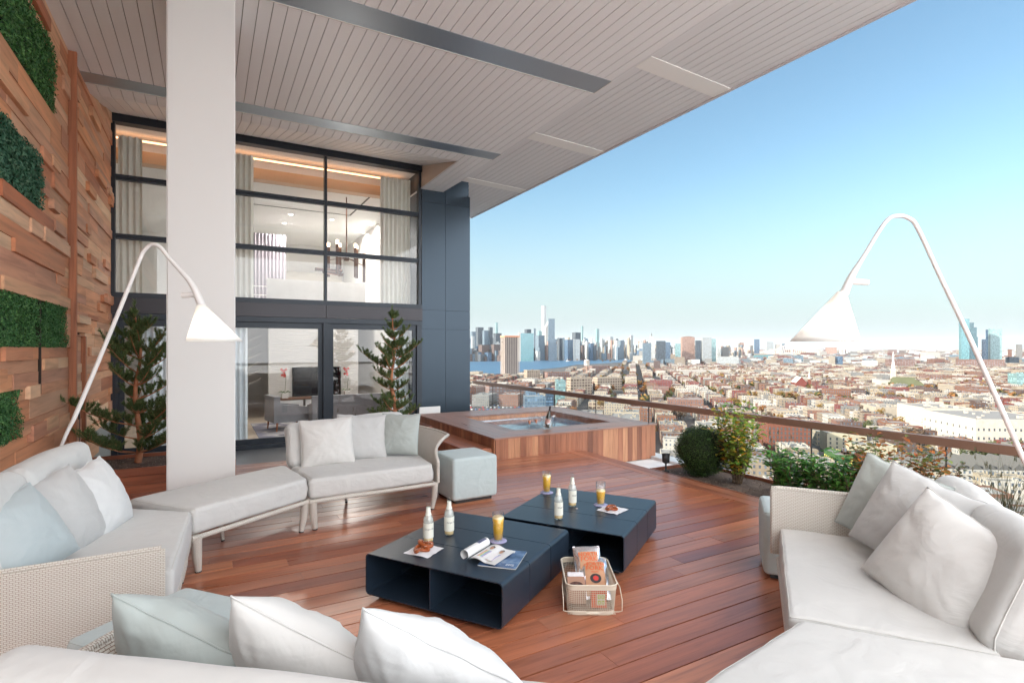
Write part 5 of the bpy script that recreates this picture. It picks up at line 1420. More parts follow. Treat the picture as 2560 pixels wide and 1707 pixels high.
def rushes(x, y, label, n, H, seed, z=-.05):
    rnd = random.Random(seed); t = thing('ornamental_grass', label, 'grass', (x, y, z), 0, None); b = MB()
    for i in range(n):
        a = rnd.random() * 6.28; r = rnd.uniform(.1, .45) * H; h = H * rnd.uniform(.5, 1); b0 = Vector((rnd.uniform(-.06, .06), rnd.uniform(-.06, .06), 0))
        pts = []
        for k in range(7):
            s = k / 6; pts.append(b0 + Vector((math.cos(a) * r * s * s, math.sin(a) * r * s * s, h * (s - .18 * s * s * (r / H * 2)))))
        w0 = Vector((-math.sin(a), math.cos(a), 0)) * .0040
        vs = []
        for k, p in enumerate(pts): ww = w0 * (1 - k / 6.5); vs += [p - ww, p + ww]
        b.add(vs, [(2 * k, 2 * k + 1, 2 * k + 3, 2 * k + 2) for k in range(6)], 0, True)
        if rnd.random() < .3:
            e = pts[-1]; 
            for q in range(6): dd = Vector((rnd.uniform(-1, 1), rnd.uniform(-1, 1), rnd.uniform(-.3, 1))) * .012; b.add([e - Vector((0, 0, q * .012)), e - Vector((0, 0, q * .012)) + dd, e + dd * .5], [(0, 1, 2)])
    b.build('blades', leafmat('rush_' + str(seed), [(.06, .06, .03), (.12, .10, .05), (.05, .07, .04), (.2, .16, .08)], .7), t)
rushes(6.1, 4.2, 'thin dark grass clump between the tall shrub and the laurels', 70, .85, 71)
rushes(6.15, 2.05, 'dark wispy grass clump behind the back of the right sofa', 110, .95, 72)
rushes(6.1, 1.6, 'second dark wispy grass clump nearer the right lamp pole', 90, .85, 73)
rushes(1.80, 8.3, 'blue green grass tuft showing over the back of the far sofa', 120, .85, 74, .0)
# ------------------------------------------------------------ the city below
G = -74.0
GA = R(42)
def gpt(px, py, z=G): return at_Z(px, py, z)
def wallmat(name, col, win=(.035, .045, .06), bay=2.8, flr=3.3, ww=.40, wh=.5, var=.12, rough=.8, spec=.4):
    m, nt, b = new_mat('wall_' + name); kf = .28 + .15 * max(0, min(1, (sum(col) / 3 - .25) / .3)); col = tuple(x * kf for x in col)
    uv = nd(nt, 'ShaderNodeUVMap').outputs[0]; sp = nd(nt, 'ShaderNodeSeparateXYZ', {0: uv})
    geo = nd(nt, 'ShaderNodeNewGeometry'); rnd = geo.outputs['Random Per Island']
    fu = mth(nt, 'FRACT', mth(nt, 'DIVIDE', sp.outputs[0], bay)); fv = mth(nt, 'FRACT', mth(nt, 'DIVIDE', sp.outputs[1], flr))
    a = mth(nt, 'LESS_THAN', mth(nt, 'ABSOLUTE', mth(nt, 'SUBTRACT', fu, .5)), ww / 2)
    c = mth(nt, 'LESS_THAN', mth(nt, 'ABSOLUTE', mth(nt, 'SUBTRACT', fv, .52)), wh / 2)
    wn_ = mth(nt, 'MULTIPLY', a, c)
    cell = nd(nt, 'ShaderNodeTexWhiteNoise', noise_dimensions='3D'); cb = nd(nt, 'ShaderNodeCombineXYZ', {0: mth(nt, 'FLOOR', mth(nt, 'DIVIDE', sp.outputs[0], bay)), 1: mth(nt, 'FLOOR', mth(nt, 'DIVIDE', sp.outputs[1], flr)), 2: rnd}); nt.links.new(cb.outputs[0], cell.inputs[0])
    wc = mixc(nt, mth(nt, 'MULTIPLY', cell.outputs[0], .6), win, tuple(min(1, x * 3 + .06) for x in win))
    lo = tuple(x * (1 - var) for x in col); hi = tuple(min(.9, x * (1 + var)) for x in col)
    base = ramp(nt, rnd, [(0, lo), (1, hi)])
    no = nd(nt, 'ShaderNodeTexNoise', {'Vector': uv, 'Scale': .35, 'Detail': 5.0})
    base = mixc(nt, .6, base, ramp(nt, no.outputs[0], [(.3, (.75, .75, .75)), (.7, (1.1, 1.1, 1.1))]), 'MULTIPLY')
    nt.links.new(mixc(nt, wn_, base, wc), b.inputs['Base Color'])
    nt.links.new(mth(nt, 'MULTIPLY_ADD', wn_, .15 - rough, rough), b.inputs['Roughness']); b.inputs['Specular IOR Level'].default_value = spec
    return m
W = {
 'red': wallmat('red_brick', (.33, .095, .06)), 'red2': wallmat('bright_red', (.38, .09, .07)), 'pinkb': wallmat('pink_brick', (.42, .22, .16)),
 'orange': wallmat('orange_brick', (.42, .19, .11)), 'brown': wallmat('brown_brick', (.22, .13, .10)), 'cream': wallmat('cream', (.56, .48, .37)),
 'white': wallmat('white', (.66, .62, .56)), 'grey': wallmat('grey', (.36, .35, .33)), 'tan': wallmat('tan', (.46, .37, .27)), 'blank': wallmat('blank', (.58, .52, .43), ww=0),
 'teal': wallmat('teal_glass', (.14, .38, .44), (.03, .085, .10), 1.6, 3.6, .8, .75, rough=.2, spec=.8),
 'tealp': wallmat('pale_teal_glass', (.34, .50, .50), (.06, .12, .13), 3.0, 3.6, .8, .7, rough=.25, spec=.8),
 'navy': wallmat('navy_glass', (.045, .085, .14), (.03, .06, .10), 1.6, 3.6, .8, .75, rough=.2, spec=.6),
 'steel': wallmat('steel_grey', (.20, .25, .29), (.06, .10, .14), 2.0, 3.6, .6, .6, rough=.4),
 'dark': wallmat('dark_tower', (.085, .095, .115), (.03, .05, .07), 2.2, 3.6, .6, .55, rough=.5),
 'pale': wallmat('pale_tower', (.50, .51, .50), (.12, .16, .19), 3.0, 3.5, .5, .5), 'whitet': wallmat('white_tower', (.68, .66, .62), (.2, .25, .28), 4.5, 4.2, .55, .55),
 'rose': wallmat('rose_tower', (.52, .33, .26), (.14, .10, .09), 4.0, 4.0, .55, .55), 'indus': wallmat('industrial_cream', (.60, .50, .38), (.05, .035, .03), 5.0, 4.4, .72, .6),
 'indred': wallmat('industrial_brick', (.42, .20, .13), (.07, .07, .08), 5.0, 4.4, .62, .6), 'green': wallmat('green_paint', (.10, .26, .07), (.30, .24, .06), 3.4, 5, .5, .45),
 'gcurt': wallmat('blue_curtain_glass', (.30, .42, .50), (.03, .06, .10), 2.4, 3.4, .84, .8, rough=.12, spec=.9),
}
rm, nt, b_ = new_mat('flat_roof'); geo = nd(nt, 'ShaderNodeNewGeometry')
nt.links.new(ramp(nt, geo.outputs['Random Per Island'], [(0, (.20, .19, .18)), (.22, (.08, .08, .08)), (.42, (.34, .34, .335)), (.6, (.045, .043, .042)), (.75, (.12, .105, .09)), (.9, (.025, .026, .03)), (1, (.27, .28, .30))]), b_.inputs['Base Color']); b_.inputs['Roughness'].default_value = .8
no = nd(nt, 'ShaderNodeTexNoise', {'Vector': coords(nt), 'Scale': .4, 'Detail': 5.0})
b_.inputs['Specular IOR Level'].default_value = .2
W['roof'] = rm
def obox(b, cx, cy, w, d, z0, z1, az, mw=0, mr=1, uo=0.0):
    """box turned to azimuth az: d runs along (sin az, cos az), w across it"""
    ax, ay = math.sin(az), math.cos(az); bx, by = ay, -ax
    C4 = [(-1, -1), (1, -1), (1, 1), (-1, 1)]
    c = [(cx + bx * s * w / 2 + ax * t * d / 2, cy + by * s * w / 2 + ay * t * d / 2) for s, t in C4]
    vs = [(x, y, z0) for x, y in c] + [(x, y, z1) for x, y in c]
    fs = []; uvs = []
    for i in range(4):
        j = (i + 1) % 4; L = w if i % 2 == 0 else d
        fs.append((i, j, 4 + j, 4 + i)); uvs.append([(uo, 0), (uo + L, 0), (uo + L, z1 - z0), (uo, z1 - z0)])
    b.add(vs, fs, mw, False, uvs)
    b.add(vs[4:], [(0, 1, 2, 3)], mr, False, [[(0, 0), (w, 0), (w, d), (0, d)]])
    return c
def roof_bits(b, cx, cy, w, d, z, az, rnd, mw=0, mr=1):
    ax, ay = math.sin(az), math.cos(az); bx, by = ay, -ax
    for k in range(rnd.choice([1, 1, 2, 3]) if w * d < 500 else rnd.randint(4, 9)):
        s, t = rnd.uniform(-.34, .34) * w, rnd.uniform(-.34, .34) * d
        q = rnd.uniform(1.2, 3.2); obox(b, cx + bx * s + ax * t, cy + by * s + ay * t, q, q * rnd.uniform(.8, 1.6), z, z + rnd.uniform(.9, 2.6), az, mw, mr)
    # parapet
    for s, t, ww, dd in ((0, -.5, w, .4), (0, .5, w, .4), (-.5, 0, .4, d), (.5, 0, .4, d)):
        ex = bx * s * (w - .4) + ax * t * (d - .4); ey = by * s * (w - .4) + ay * t * (d - .4)
        obox(b, cx + ex, cy + ey, ww - .01, dd - .01, z - .01, z + .7, az, mw, mw)
TAKEN = []
def building(cx, cy, w, d, h, az, wall, label, name='building', cat='building', group=None, roofmat=None, bits=True, z0=G, rnd=random.Random(5), reserve=True):
    t = thing(name, label, cat, (cx, cy, z0), 0, group)
    b = MB(); obox(b, 0, 0, w, d, 0, h, az, 0, 1); bo = b.build('wall', [W[wall], W['roof']], t)
    # roof as its own part
    b = MB(); obox(b, 0, 0, w - .9, d - .9, h + .02, h + .15, az, 0, 0); b.build('roof', roofmat or W['roof'], t)
    if bits:
        b = MB(); roof_bits(b, 0, 0, w, d, h, az, rnd); b.build('rooftop', [W[wall], W['roof']], t)
    if reserve: TAKEN.append((cx, cy, max(w, d) / 2 + 4))
    return t
def lm(px0, px1, yt, dist, wall, label, az=None, ratio=.8, name='building', cat='building', yb=None, **kw):
    """a landmark given by its extent in the photograph and its distance"""
    if yb: dist = (EYE - G) * F_PX / (yb - 870)
    az = GA if az is None else az
    pc = (px0 + px1) / 2; r = ray(pc); v = Vector((r[0], r[1])).normalized(); a = Vector((math.sin(az), math.cos(az)))
    th = math.acos(max(-1, min(1, abs(v.dot(a)))))
    u = (pc - 1280) / F_PX; Wd = (px1 - px0) / F_PX * dist / math.sqrt(1 + u * u)
    w = Wd / (abs(math.cos(th)) + ratio * abs(math.sin(th))); d = w * ratio
    P = at_depth(pc, 870, dist + d / 2); top = EYE - (yt - 870) * dist / F_PX
    return building(P.x, P.y, w, d, top - G, az, wall, label, name, cat, **kw)
def windows(t, w, d, h, az, bays, floors, bays2, mat='win', sz=(1.1, 1.9), z0=2.2, top=1.5):
    """window parts, one mesh each, on the front and left walls (at most 100)"""
    fm = plain('sash_' + t.name, (.55, .52, .46), .6) if 'winm' not in globals() else winm
    b = MB(); b.box(-sz[0] / 2, sz[0] / 2, -.06, .05, 0, sz[1]); me = b.mesh('window', [WG])
    ax, ay = math.sin(az), math.cos(az); bx, by = ay, -ax; n = 0
    for f in range(floors):
        z = z0 + f * (h - top - z0) / floors
        for i in range(bays):
            if n >= 100: return
            s = -w / 2 + (i + .5) * w / bays; o = bpy.data.objects.new('window', me); COL.objects.link(o); o.parent = t
            o.location = (bx * s - ax * d / 2, by * s - ay * d / 2, z); o.rotation_euler = (0, 0, -az); n += 1
        for i in range(bays2):
            if n >= 100: return
            s = -d / 2 + (i + .5) * d / bays2; o = bpy.data.objects.new('window', me); COL.objects.link(o); o.parent = t
            o.location = (ax * s - bx * w / 2, ay * s - by * w / 2, z); o.rotation_euler = (0, 0, -az + R(-90)); n += 1
WG = plain('far_window', (.05, .06, .07), .2)
W['nowin_red'] = wallmat('plain_brick', (.38, .12, .07), ww=0); W['nowin_white'] = wallmat('plain_white', (.72, .66, .57), ww=0); W['nowin_cream'] = wallmat('plain_cream', (.62, .56, .42), ww=0)

# ---- ground, river
q = MB(); q.box(-30000, 45000, -3000, 48000, G - .5, G)
gm = plain('city_ground', (.035, .034, .034), .9, bscale=.05, var=.25); struct(q.build('ground', gm), 'structure')  # base colour darkened to stand in for shade in the streets
wm, nt, b_ = new_mat('river_water'); b_.inputs['Base Color'].default_value = (.03, .075, .13, 1); b_.inputs['Roughness'].default_value = .4; b_.inputs['Specular IOR Level'].default_value = .2
no = nd(nt, 'ShaderNodeTexNoise', {'Vector': coords(nt), 'Scale': .06, 'Detail': 4.0}); bump(nt, b_, no.outputs[0], .5, 2.0)
shore = [(1100, 938), (1174, 936), (1230, 936), (1300, 930), (1335, 925), (1400, 919), (1440, 912), (1500, 909), (1578, 904), (1640, 897)]
farsh = [(1660, 894.5), (1500, 898), (1400, 900), (1300, 902), (1174, 904), (1060, 906)]
pts = [gpt(*p) for p in shore] + [gpt(*p) for p in farsh]
q = MB(); q.add([(p.x, p.y, G + .6) for p in pts], [tuple(range(len(pts)))]); struct(q.build('river', wm), 'structure')
def in_river(x, y):
    c = False; j = len(pts) - 1
    for i in range(len(pts)):
        if (pts[i].y > y) != (pts[j].y > y) and x < (pts[j].x - pts[i].x) * (y - pts[i].y) / (pts[j].y - pts[i].y) + pts[i].x: c = not c
        j = i
    return c
def proj(x, y, z=G):
    d = SY * x + CY * y
    if d < 1: return (0, 0, d)
    return (1280 + F_PX * (CY * x - SY * y) / d, 870 - F_PX * (z - EYE) / d, d)

# ---- landmarks close by
def near_landmarks():
    def box_at(px, py, w, d, h, wall, label, az=GA, wins=None, **kw):
        """near lower corner (front-left) of the building at photo pixel px,py on the ground"""
        p = gpt(px, py); ax, ay = math.sin(az), math.cos(az); bx, by = ay, -ax
        cx, cy = p.x + bx * w / 2 + ax * d / 2, p.y + by * w / 2 + ay * d / 2
        t = building(cx, cy, w, d, h, az, wall, label, **kw)
        if wins: windows(t, w, d, h, az, *wins)
        return t
    box_at(1920, 1135, 28, 34, 22, 'nowin_red', 'six storey dark red brick block with rows of small windows behind the boxwood', wins=(11, 6, 4))
    t = box_at(2440, 1128, 60, 62, 23, 'nowin_white', 'big white block with many narrow windows behind the lamp pole', wins=(17, 3, 9), az=R(36))
    box_at(2312, 1075, 40, 44, 20, 'nowin_white', 'white blank sided wing left of the big white block', az=R(36))
    box_at(2088, 1185, 12, 20, 11, 'green', 'small green painted building with yellow windows below the rail')
    box_at(2110, 1183, 15, 14, 11, 'brown', 'brown brick house against the small green building')
    box_at(2068, 1128, 26, 16, 13, 'nowin_cream', 'long cream walled building behind the green one', wins=(6, 3, 0))
    box_at(2140, 1155, 24, 18, 11, 'nowin_cream', 'low cream walled shed building right of the long cream one', wins=(4, 1, 0))
    box_at(2195, 1118, 16, 22, 13, 'blank', 'plain cream gable block with a blank wall', wins=(2, 3, 0))
    box_at(2150, 1130, 14, 18, 12, 'grey', 'small grey flat block between the two cream buildings')
    box_at(2235, 1110, 18, 16, 12, 'tan', 'tan apartment house with bare trees in front')
    box_at(1650, 1092, 22, 26, 10, 'cream', 'low cream garage at the corner by the hot tub')
    box_at(1690, 1128, 24, 18, 9, 'orange', 'low orange brick workshop right of the hot tub')
    box_at(1652, 1160, 15, 14, 7, 'white', 'low white workshop under the railing beside the tub')
    box_at(1745, 1100, 18, 24, 12, 'white', 'white three storey house left of the brick block')
    box_at(1780, 1075, 24, 20, 14, 'tan', 'tan flat roofed block above the boxwood')
    box_at(1670, 1030, 40, 26, 15, 'pinkb', 'pinkish brick block standing among autumn trees')
    box_at(1560, 1052, 28, 20, 13, 'orange', 'orange brown block with a blank wall right of the steam')
    box_at(1510, 1036, 30, 30, 12, 'cream', 'pale low block behind the right part of the tub')
    # saw tooth sheds at lower right
    t = thing('saw_tooth_shed', 'long white saw tooth roofed workshop at the lower right', 'warehouse', gpt(2400, 1200)); az = R(36); ax, ay = math.sin(az), math.cos(az)
    b = MB(); obox(b, 20, 6, 70, 36, 0, 6.5, az, 0, 1); b.build('wall', [W['white'], W['roof']], t)
    for k in range(9):
        b = MB(); s = -30 + k * 7.4; bx, by = ay, -ax
        def pt(u, v, z): return (20 + bx * u + ax * v, 6 + by * u + ay * v, z)
        b.add([pt(s, -17, 6.6), pt(s + 7, -17, 6.6), pt(s + 3.5, -17, 10), pt(s, 17, 6.6), pt(s + 7, 17, 6.6), pt(s + 3.5, 17, 10)], [(0, 1, 2), (5, 4, 3), (0, 2, 5, 3), (2, 1, 4, 5)]); b.build('gable_roof', W['roof'], t)
    TAKEN.append((gpt(2400, 1200).x + 20, gpt(2400, 1200).y + 6, 42))
    # left edge beyond the rail
    A2 = R(10)
    lm(1213, 1313, 964, 0, 'indred', 'long red brick former factory with tall windows left beyond the railing', az=A2, ratio=.35, yb=1004)
    lm(1168, 1214, 968, 0, 'orange', 'blank orange brick shed at the edge of the metal wall', az=A2, ratio=.6, yb=1000)
    lm(1307, 1364, 992, 0, 'gcurt', 'blue glass building rising behind the far corner of the tub', az=R(25), ratio=.9, yb=1066)
    lm(1312, 1340, 972, 0, 'gcurt', 'paler blue glass tower part set back on the glass building', az=R(25), ratio=.8, yb=1056)
    lm(1363, 1384, 972, 0, 'navy', 'dark teal slab next to the blue glass building', az=R(25), ratio=1, yb=1040)
    lm(1387, 1414, 952, 0, 'tealp', 'slim pale green tower under the rail above the champagne', az=R(25), ratio=.9, yb=1014)
    lm(1416, 1480, 945, 0, 'indus', 'cream concrete loft building with big dark windows right of the green tower', az=A2, ratio=.4, yb=988)
    lm(1482, 1555, 944, 0, 'indus', 'long cream loft row continuing toward the dark street', az=A2, ratio=.35, yb=976)
    lm(1309, 1350, 926, 0, 'indus', 'cream factory block at the foot of the unfinished tower', az=A2, ratio=.7, yb=957)
    lm(1357, 1424, 931, 0, 'indred', 'pinkish factory block right of the cream factory by the water', az=A2, ratio=.5, yb=957)
    lm(1471, 1525, 915, 0, 'indred', 'brick warehouse behind the water tower', az=A2, ratio=.4, yb=932)
    # far brownstone blocks
    lm(2053, 2128, 974, 0, 'orange', 'pair of tall orange brick slabs above the autumn trees', ratio=.5, yb=1005)
    lm(2128, 2163, 973, 0, 'brown', 'brown brick slab right of the orange slabs', ratio=.8, yb=1004)
    lm(2212, 2272, 970, 0, 'red2', 'bright red brick row with dark windows in front of the green church roof', ratio=.4, yb=992)
    lm(2296, 2350, 974, 0, 'brown', 'red and brown long block right of the bright red row', ratio=.5, yb=998)
    lm(2385, 2475, 968, 0, 'orange', 'brown brick hall with a pale hipped roof crossed by the lamp pole', ratio=.8, yb=992)
    lm(1624, 1680, 952, 0, 'red2', 'red brick apartment row right of the dark street', ratio=.8, yb=975)
    lm(1632, 1672, 968, 0, 'pinkb', 'pink brick house with a white top right of the dark street', ratio=.8, yb=995)
    lm(1712, 1745, 965, 0, 'white', 'small white row of houses in the middle distance', ratio=.7, yb=985)
    lm(1560, 1593, 962, 0, 'red2', 'red building left of the dark street', ratio=.8, yb=985)
    lm(1690, 1828, 925, 0, 'white', 'long pale terrace of narrow windows below the skyline', ratio=.15, yb=938, az=R(35))
    lm(2154, 2194, 902, 0, 'whitet', 'white gridded office block left of the white church spire', ratio=.6, yb=923)
    lm(2212, 2288, 898, 0, 'indred', 'brick factory behind the white church spire', ratio=.4, yb=922)
    lm(2301, 2336, 889, 0, 'whitet', 'whitish apartment slab right of the church spire', ratio=.7, yb=910)
    lm(2388, 2512, 899, 0, 'indred', 'very long pink brick building at the foot of the teal skyscraper', ratio=.12, yb=920, az=R(50))
    lm(2513, 2548, 893, 0, 'dark', 'grey framed block near the right edge of the skyline', ratio=.7, yb=914)
    lm(2518, 2600, 935, 0, 'tealp', 'modern pale green gridded block cut by the right edge', ratio=.7, yb=975)
    t = thing('depot', 'long flat depot with a yellow roof edge far right', 'depot', gpt(2450, 938)); b = MB(); obox(b, 0, 0, 340, 60, 0, 9, R(52), 0, 1, ); b.build('wall', [plain('yellow_paint', (.35, .24, .06), .7), W['roof']], t)
    lm(1790, 1847, 892, 0, 'pale', 'pale grey gridded slab below the skyline left of the bridge', ratio=.4, yb=915)
    lm(1766, 1792, 889, 0, 'white', 'white block left of the pale gridded slab', ratio=.6, yb=908)
    lm(1686, 1712, 893, 0, 'tan', 'tan cube shaped warehouse below the rose tower', ratio=.8, yb=915)
    lm(1673, 1700, 886, 0, 'tan', 'stepped tan warehouse beside the cube shaped one', ratio=.8, yb=905)
    lm(1634, 1650, 903, 0, 'brown', 'dark scaffolded church tower right of the dark street', ratio=1, yb=933)
    lm(1582, 1625, 890, 0, 'white', 'low white block at the river end of the dark street', ratio=.5, yb=909)
    lm(2072, 2088, 892, 0, 'cream', 'cream end of the dark blue apartment block', ratio=.6, yb=918)
    lm(2087, 2107, 891, 0, 'navy', 'dark blue apartment block left of the white gridded office', ratio=.8, yb=918)
    lm(1883, 1925, 888, 0, 'teal', 'teal low rise row under the bridge', ratio=.4, yb=902)
    lm(1985, 2008, 889, 0, 'steel', 'grey blue block under the right bridge tower', ratio=.8, yb=911)
def skyline():
    z = lambda px: px
    MA = R(-14)   # the far island turns its shaded long side to us
    L = [
     (1176, 1190, 829, 3500, 'steel', 'grey blue tower at the left end of the skyline beside the metal wall'),
     (1189, 1209, 818, 3700, 'dark', 'dark flat topped tower at the left end of the skyline'),
     (1206, 1221, 826, 3600, 'steel', 'blue grey tower between the two dark ones at the left'),
     (1221, 1232, 818, 3750, 'dark', 'second dark flat topped tower at the left'),
     (1238, 1245, 806, 5200, 'tealp', 'slender pale blue tower standing alone above the left cluster'),
     (1233, 1254, 833, 3600, 'dark', 'broad dark tower left of the unfinished concrete tower'),
     (1178, 1187, 840, 3300, 'pale', 'pale striped tower at the far left'),
     (1196, 1224, 862, 3150, 'brown', 'brown brick riverside block at the left'),
     (1228, 1250, 861, 3150, 'brown', 'second brown riverside block left of the unfinished tower'),
     (1311, 1328, 823, 3700, 'dark', 'dark tower behind the wide teal slab'),
     (1334, 1339, 821, 3700, 'steel', 'thin grey tower right of the wide teal slab'),
     (1343, 1355, 827, 3900, 'tealp', 'pale green tower left of the tallest white one'),
     (1338, 1362, 838, 3300, 'steel', 'grey glass pair in front of the tallest white tower'),
     (1393, 1407, 845, 3300, 'dark', 'dark tower right of the flared bronze skyscraper'),
     (1411, 1433, 849, 3250, 'navy', 'navy riverside block with a white stripe'),
     (1430, 1452, 831, 3400, 'dark', 'dark broad tower right of the middle of the skyline'),
     (1433, 1450, 848, 3200, 'whitet', 'white gridded tower in front of the dark broad one'),
     (1453, 1458, 815, 5200, 'tealp', 'slim pale tower rising behind the dark broad one'),
     (1488, 1498, 822, 4700, 'tealp', 'slim light blue tower standing alone in mid skyline'),
     (1471, 1485, 858, 3300, 'navy', 'navy block under the slim light blue tower'),
     (1520, 1533, 842, 3800, 'pale', 'pale stepped tower in mid skyline'),
     (1544, 1560, 851, 3700, 'steel', 'steel blue tower with a pale top'),
     (1573, 1583, 838, 3900, 'pale', 'pale round topped tower left of the white spired one'),
     (1606, 1628, 857, 2300, 'steel', 'grey green block in front of the white spired tower'),
     (1640, 1664, 852, 2400, 'dark', 'dark blue block right of the white spired tower'),
     (1663, 1676, 855, 2500, 'navy', 'navy tower with a bright edge left of the rose tower'),
     (1688, 1702, 859, 2350, 'tealp', 'pale teal tower left of the rose tower'),
     (1738, 1752, 851, 2400, 'dark', 'dark tower right of the rose tower'),
     (1752, 1779, 844, 2450, 'pale', 'pale green twin topped tower right of the rose tower'),
     (1776, 1790, 847, 2500, 'tealp', 'blue green slice of the pale twin topped tower'),
     (1791, 1802, 848, 2550, 'whitet', 'tall white slab right of the pale green towers'),
     (1803, 1822, 867, 2500, 'grey', 'grey block right of the tall white slab'),
     (1830, 1846, 851, 4300, 'whitet', 'white far tower left of the bridge'),
     (1849, 1860, 856, 4300, 'rose', 'rosy far tower by the left end of the bridge'),
     (1885, 1899, 848, 4000, 'navy', 'blue slab standing behind the bridge'),
     (1912, 1934, 854, 4800, 'pale', 'pale stepped far tower behind the bridge span'),
     (1938, 1950, 860, 4800, 'white', 'small pale far tower behind the bridge span'),
     (1955, 1963, 859, 4800, 'steel', 'small blue far tower left of the right bridge tower'),
     (2063, 2092, 868, 5200, 'rose', 'cluster of rosy far slabs left of the four chimneys'),
     (2454, 2465, 848, 2300, 'navy', 'low dark blue step of the twin skyscraper at the far right'),
     (2464, 2474, 824, 2350, 'navy', 'dark blue slab of the twin skyscraper at the far right'),
     (2470, 2505, 821, 2300, 'tealp', 'pale green grey skyscraper at the far right'),
     (2519, 2530, 873, 2600, 'orange', 'small orange tower near the right edge of the skyline'),
     (2540, 2556, 861, 2500, 'grey', 'grey tower at the right edge of the skyline'),
    ]
    for a, c, yt, d, wl, lb in L:
        lm(a, c, yt, d, wl, lb, az=MA if d > 3000 and a < 1600 else (R(30) if a < 2000 else R(50)), ratio=.55, name='skyscraper', cat='skyscraper', bits=False)
    # wide teal slab with a white left end
    r = at_depth(1317, 870, 3100); t = thing('skyscraper', 'wide teal glass slab with a white end wall by the river', 'skyscraper', (r.x, r.y, G))
    b = MB(); obox(b, 0, 0, 76, 26, 0, EYE - (833 - 870) * 3100 / F_PX - G, R(27), 0, 1); b.build('glass_front', [W['teal'], W['roof']], t)
    ax, ay = math.sin(R(27)), math.cos(R(27)); b = MB(); obox(b, -ay * 40.5, ax * 40.5, 14, 27, 0, EYE - (831 - 870) * 3100 / F_PX - G, R(20), 0, 1); b.build('end_wall', [wallmat('marble_end', (.72, .70, .66), ww=0), W['roof']], t)
    # tallest white tower
    H = EYE + 105 * 4600 / F_PX - G; r = at_depth(1359.5, 870, 4600); t = thing('skyscraper', 'tallest slim white tower of the whole skyline', 'skyscraper', (r.x, r.y, G))
    b = MB(); obox(b, 0, 0, 30, 30, 0, H, MA, 0, 1); b.build('shaft', [W['whitet'], W['roof']], t)
    # slanted top tower
    H = EYE + 50 * 4200 / F_PX - G; r = at_depth(1366, 870, 4200); t = thing('skyscraper', 'white tower with a slanted top right of the tallest tower', 'skyscraper', (r.x, r.y, G))
    b = MB(); b.prism([(-18, -15), (16, -22), (20, 10), (-14, 17)], 0, [H, H + 55, H + 55, H]); b.build('shaft', [W['whitet']], t)
    # bronze flared tower
    H = EYE + 73 * 3150 / F_PX - G; r = at_depth(1378.5, 870, 3150); t = thing('skyscraper', 'tall bronze and grey slab flaring out at its right foot', 'skyscraper', (r.x, r.y, G))
    b = MB(); obox(b, 0, 0, 36, 22, 0, H, R(24), 0, 1); obox(b, 20, -9, 8, 20, 0, H * .52, R(24), 0, 1); obox(b, 24, -11, 8, 19, 0, H * .4, R(24), 0, 1); b.build('shaft', [W['steel'], W['roof']], t)
    # white spired tower
    H = EYE + 30 * 2600 / F_PX - G; r = at_depth(1629, 870, 2600); t = thing('skyscraper', 'white stepped tower with a small spire above the dark street', 'skyscraper', (r.x, r.y, G))
    b = MB(); obox(b, 0, 0, 26, 26, 0, H - 22, R(30), 0, 1); obox(b, 0, 0, 19, 19, H - 22, H - 8, R(30), 0, 1); obox(b, 0, 0, 12, 12, H - 8, H, R(30), 0, 1); b.build('shaft', [W['whitet'], W['roof']], t)
    b = MB(); b.lathe([(4, H), (2, H + 7), (.4, H + 16)], n=8); b.build('spire', W['roof'], t)
    # rose tower with curved top
    t = lm(1701, 1737, 843, 2450, 'rose', 'large rose coloured tower with a rounded top', az=R(30), ratio=.5, name='skyscraper', cat='skyscraper', bits=False)
    b = MB(); n = 14; ax, ay = math.sin(R(30)), math.cos(R(30)); ww = 27; h0 = EYE + 27 * 2450 / F_PX - G
    prof = [(-ww + 2 * ww * i / n, h0 + 8 * math.sin(math.pi * (.15 + .7 * i / n)) - 3.5) for i in range(n + 1)]
    vs = [(ay * s + ax * q_, -ax * s + ay * q_, z_) for q_ in (-13, 13) for s, z_ in [(-ww, h0 - 4)] + prof + [(ww, h0 - 4)]]; m_ = len(prof) + 2
    b.add(vs, [tuple(range(m_)), tuple(range(2 * m_ - 1, m_ - 1, -1))] + [(i, i + m_, (i + 1) % m_ + m_, (i + 1) % m_) for i in range(m_)]); b.build('rounded_roof', W['rose'], t)
    # teal stepped skyscraper far right
    t = lm(2397, 2424, 797, 2250, 'teal', 'big teal glass skyscraper stepping down to the right behind the lamp pole', az=R(50), ratio=.8, name='skyscraper', cat='skyscraper', bits=False)
    for a, c, yt in ((2422, 2430, 806), (2428, 2437, 818), (2434, 2440, 842)):
        r = at_depth((a + c) / 2, 870, 2275); b = MB(); obox(b, r.x - t.location.x, r.y - t.location.y, (c - a) / F_PX * 2250, 30, 0, EYE - (yt - 870) * 2250 / F_PX - G, R(50), 0, 1); b.build('step', [W['teal'], W['roof']], t)
    # tower under construction
    H = EYE + 30 * 1450 / F_PX - G; r = at_depth(1275, 870, 1450); t = thing('unfinished_tower', 'bare concrete tower under construction with an orange netted top by the river', 'tower', (r.x, r.y, G)); TAKEN.append((r.x, r.y, 40))
    conc = plain('raw_concrete', (.36, .31, .28), .8); az = R(8); n = 37; w, d = 42, 32
    b = MB()
    for k in range(n + 1): z_ = k * H / n; obox(b, 0, 0, w, d, z_ - .45, z_, az, 0, 0)
    b.build('floor_slabs', conc, t)
    b = MB(); ax, ay = math.sin(az), math.cos(az); bx, by = ay, -ax
    for i in range(9):
        for j in (-1, 1):
            s = -w / 2 + .6 + i * (w - 1.2) / 8; obox(b, bx * s + ax * j * (d / 2 - .6), by * s + ay * j * (d / 2 - .6), 1.1, 1, 0, H, az, 0, 0)
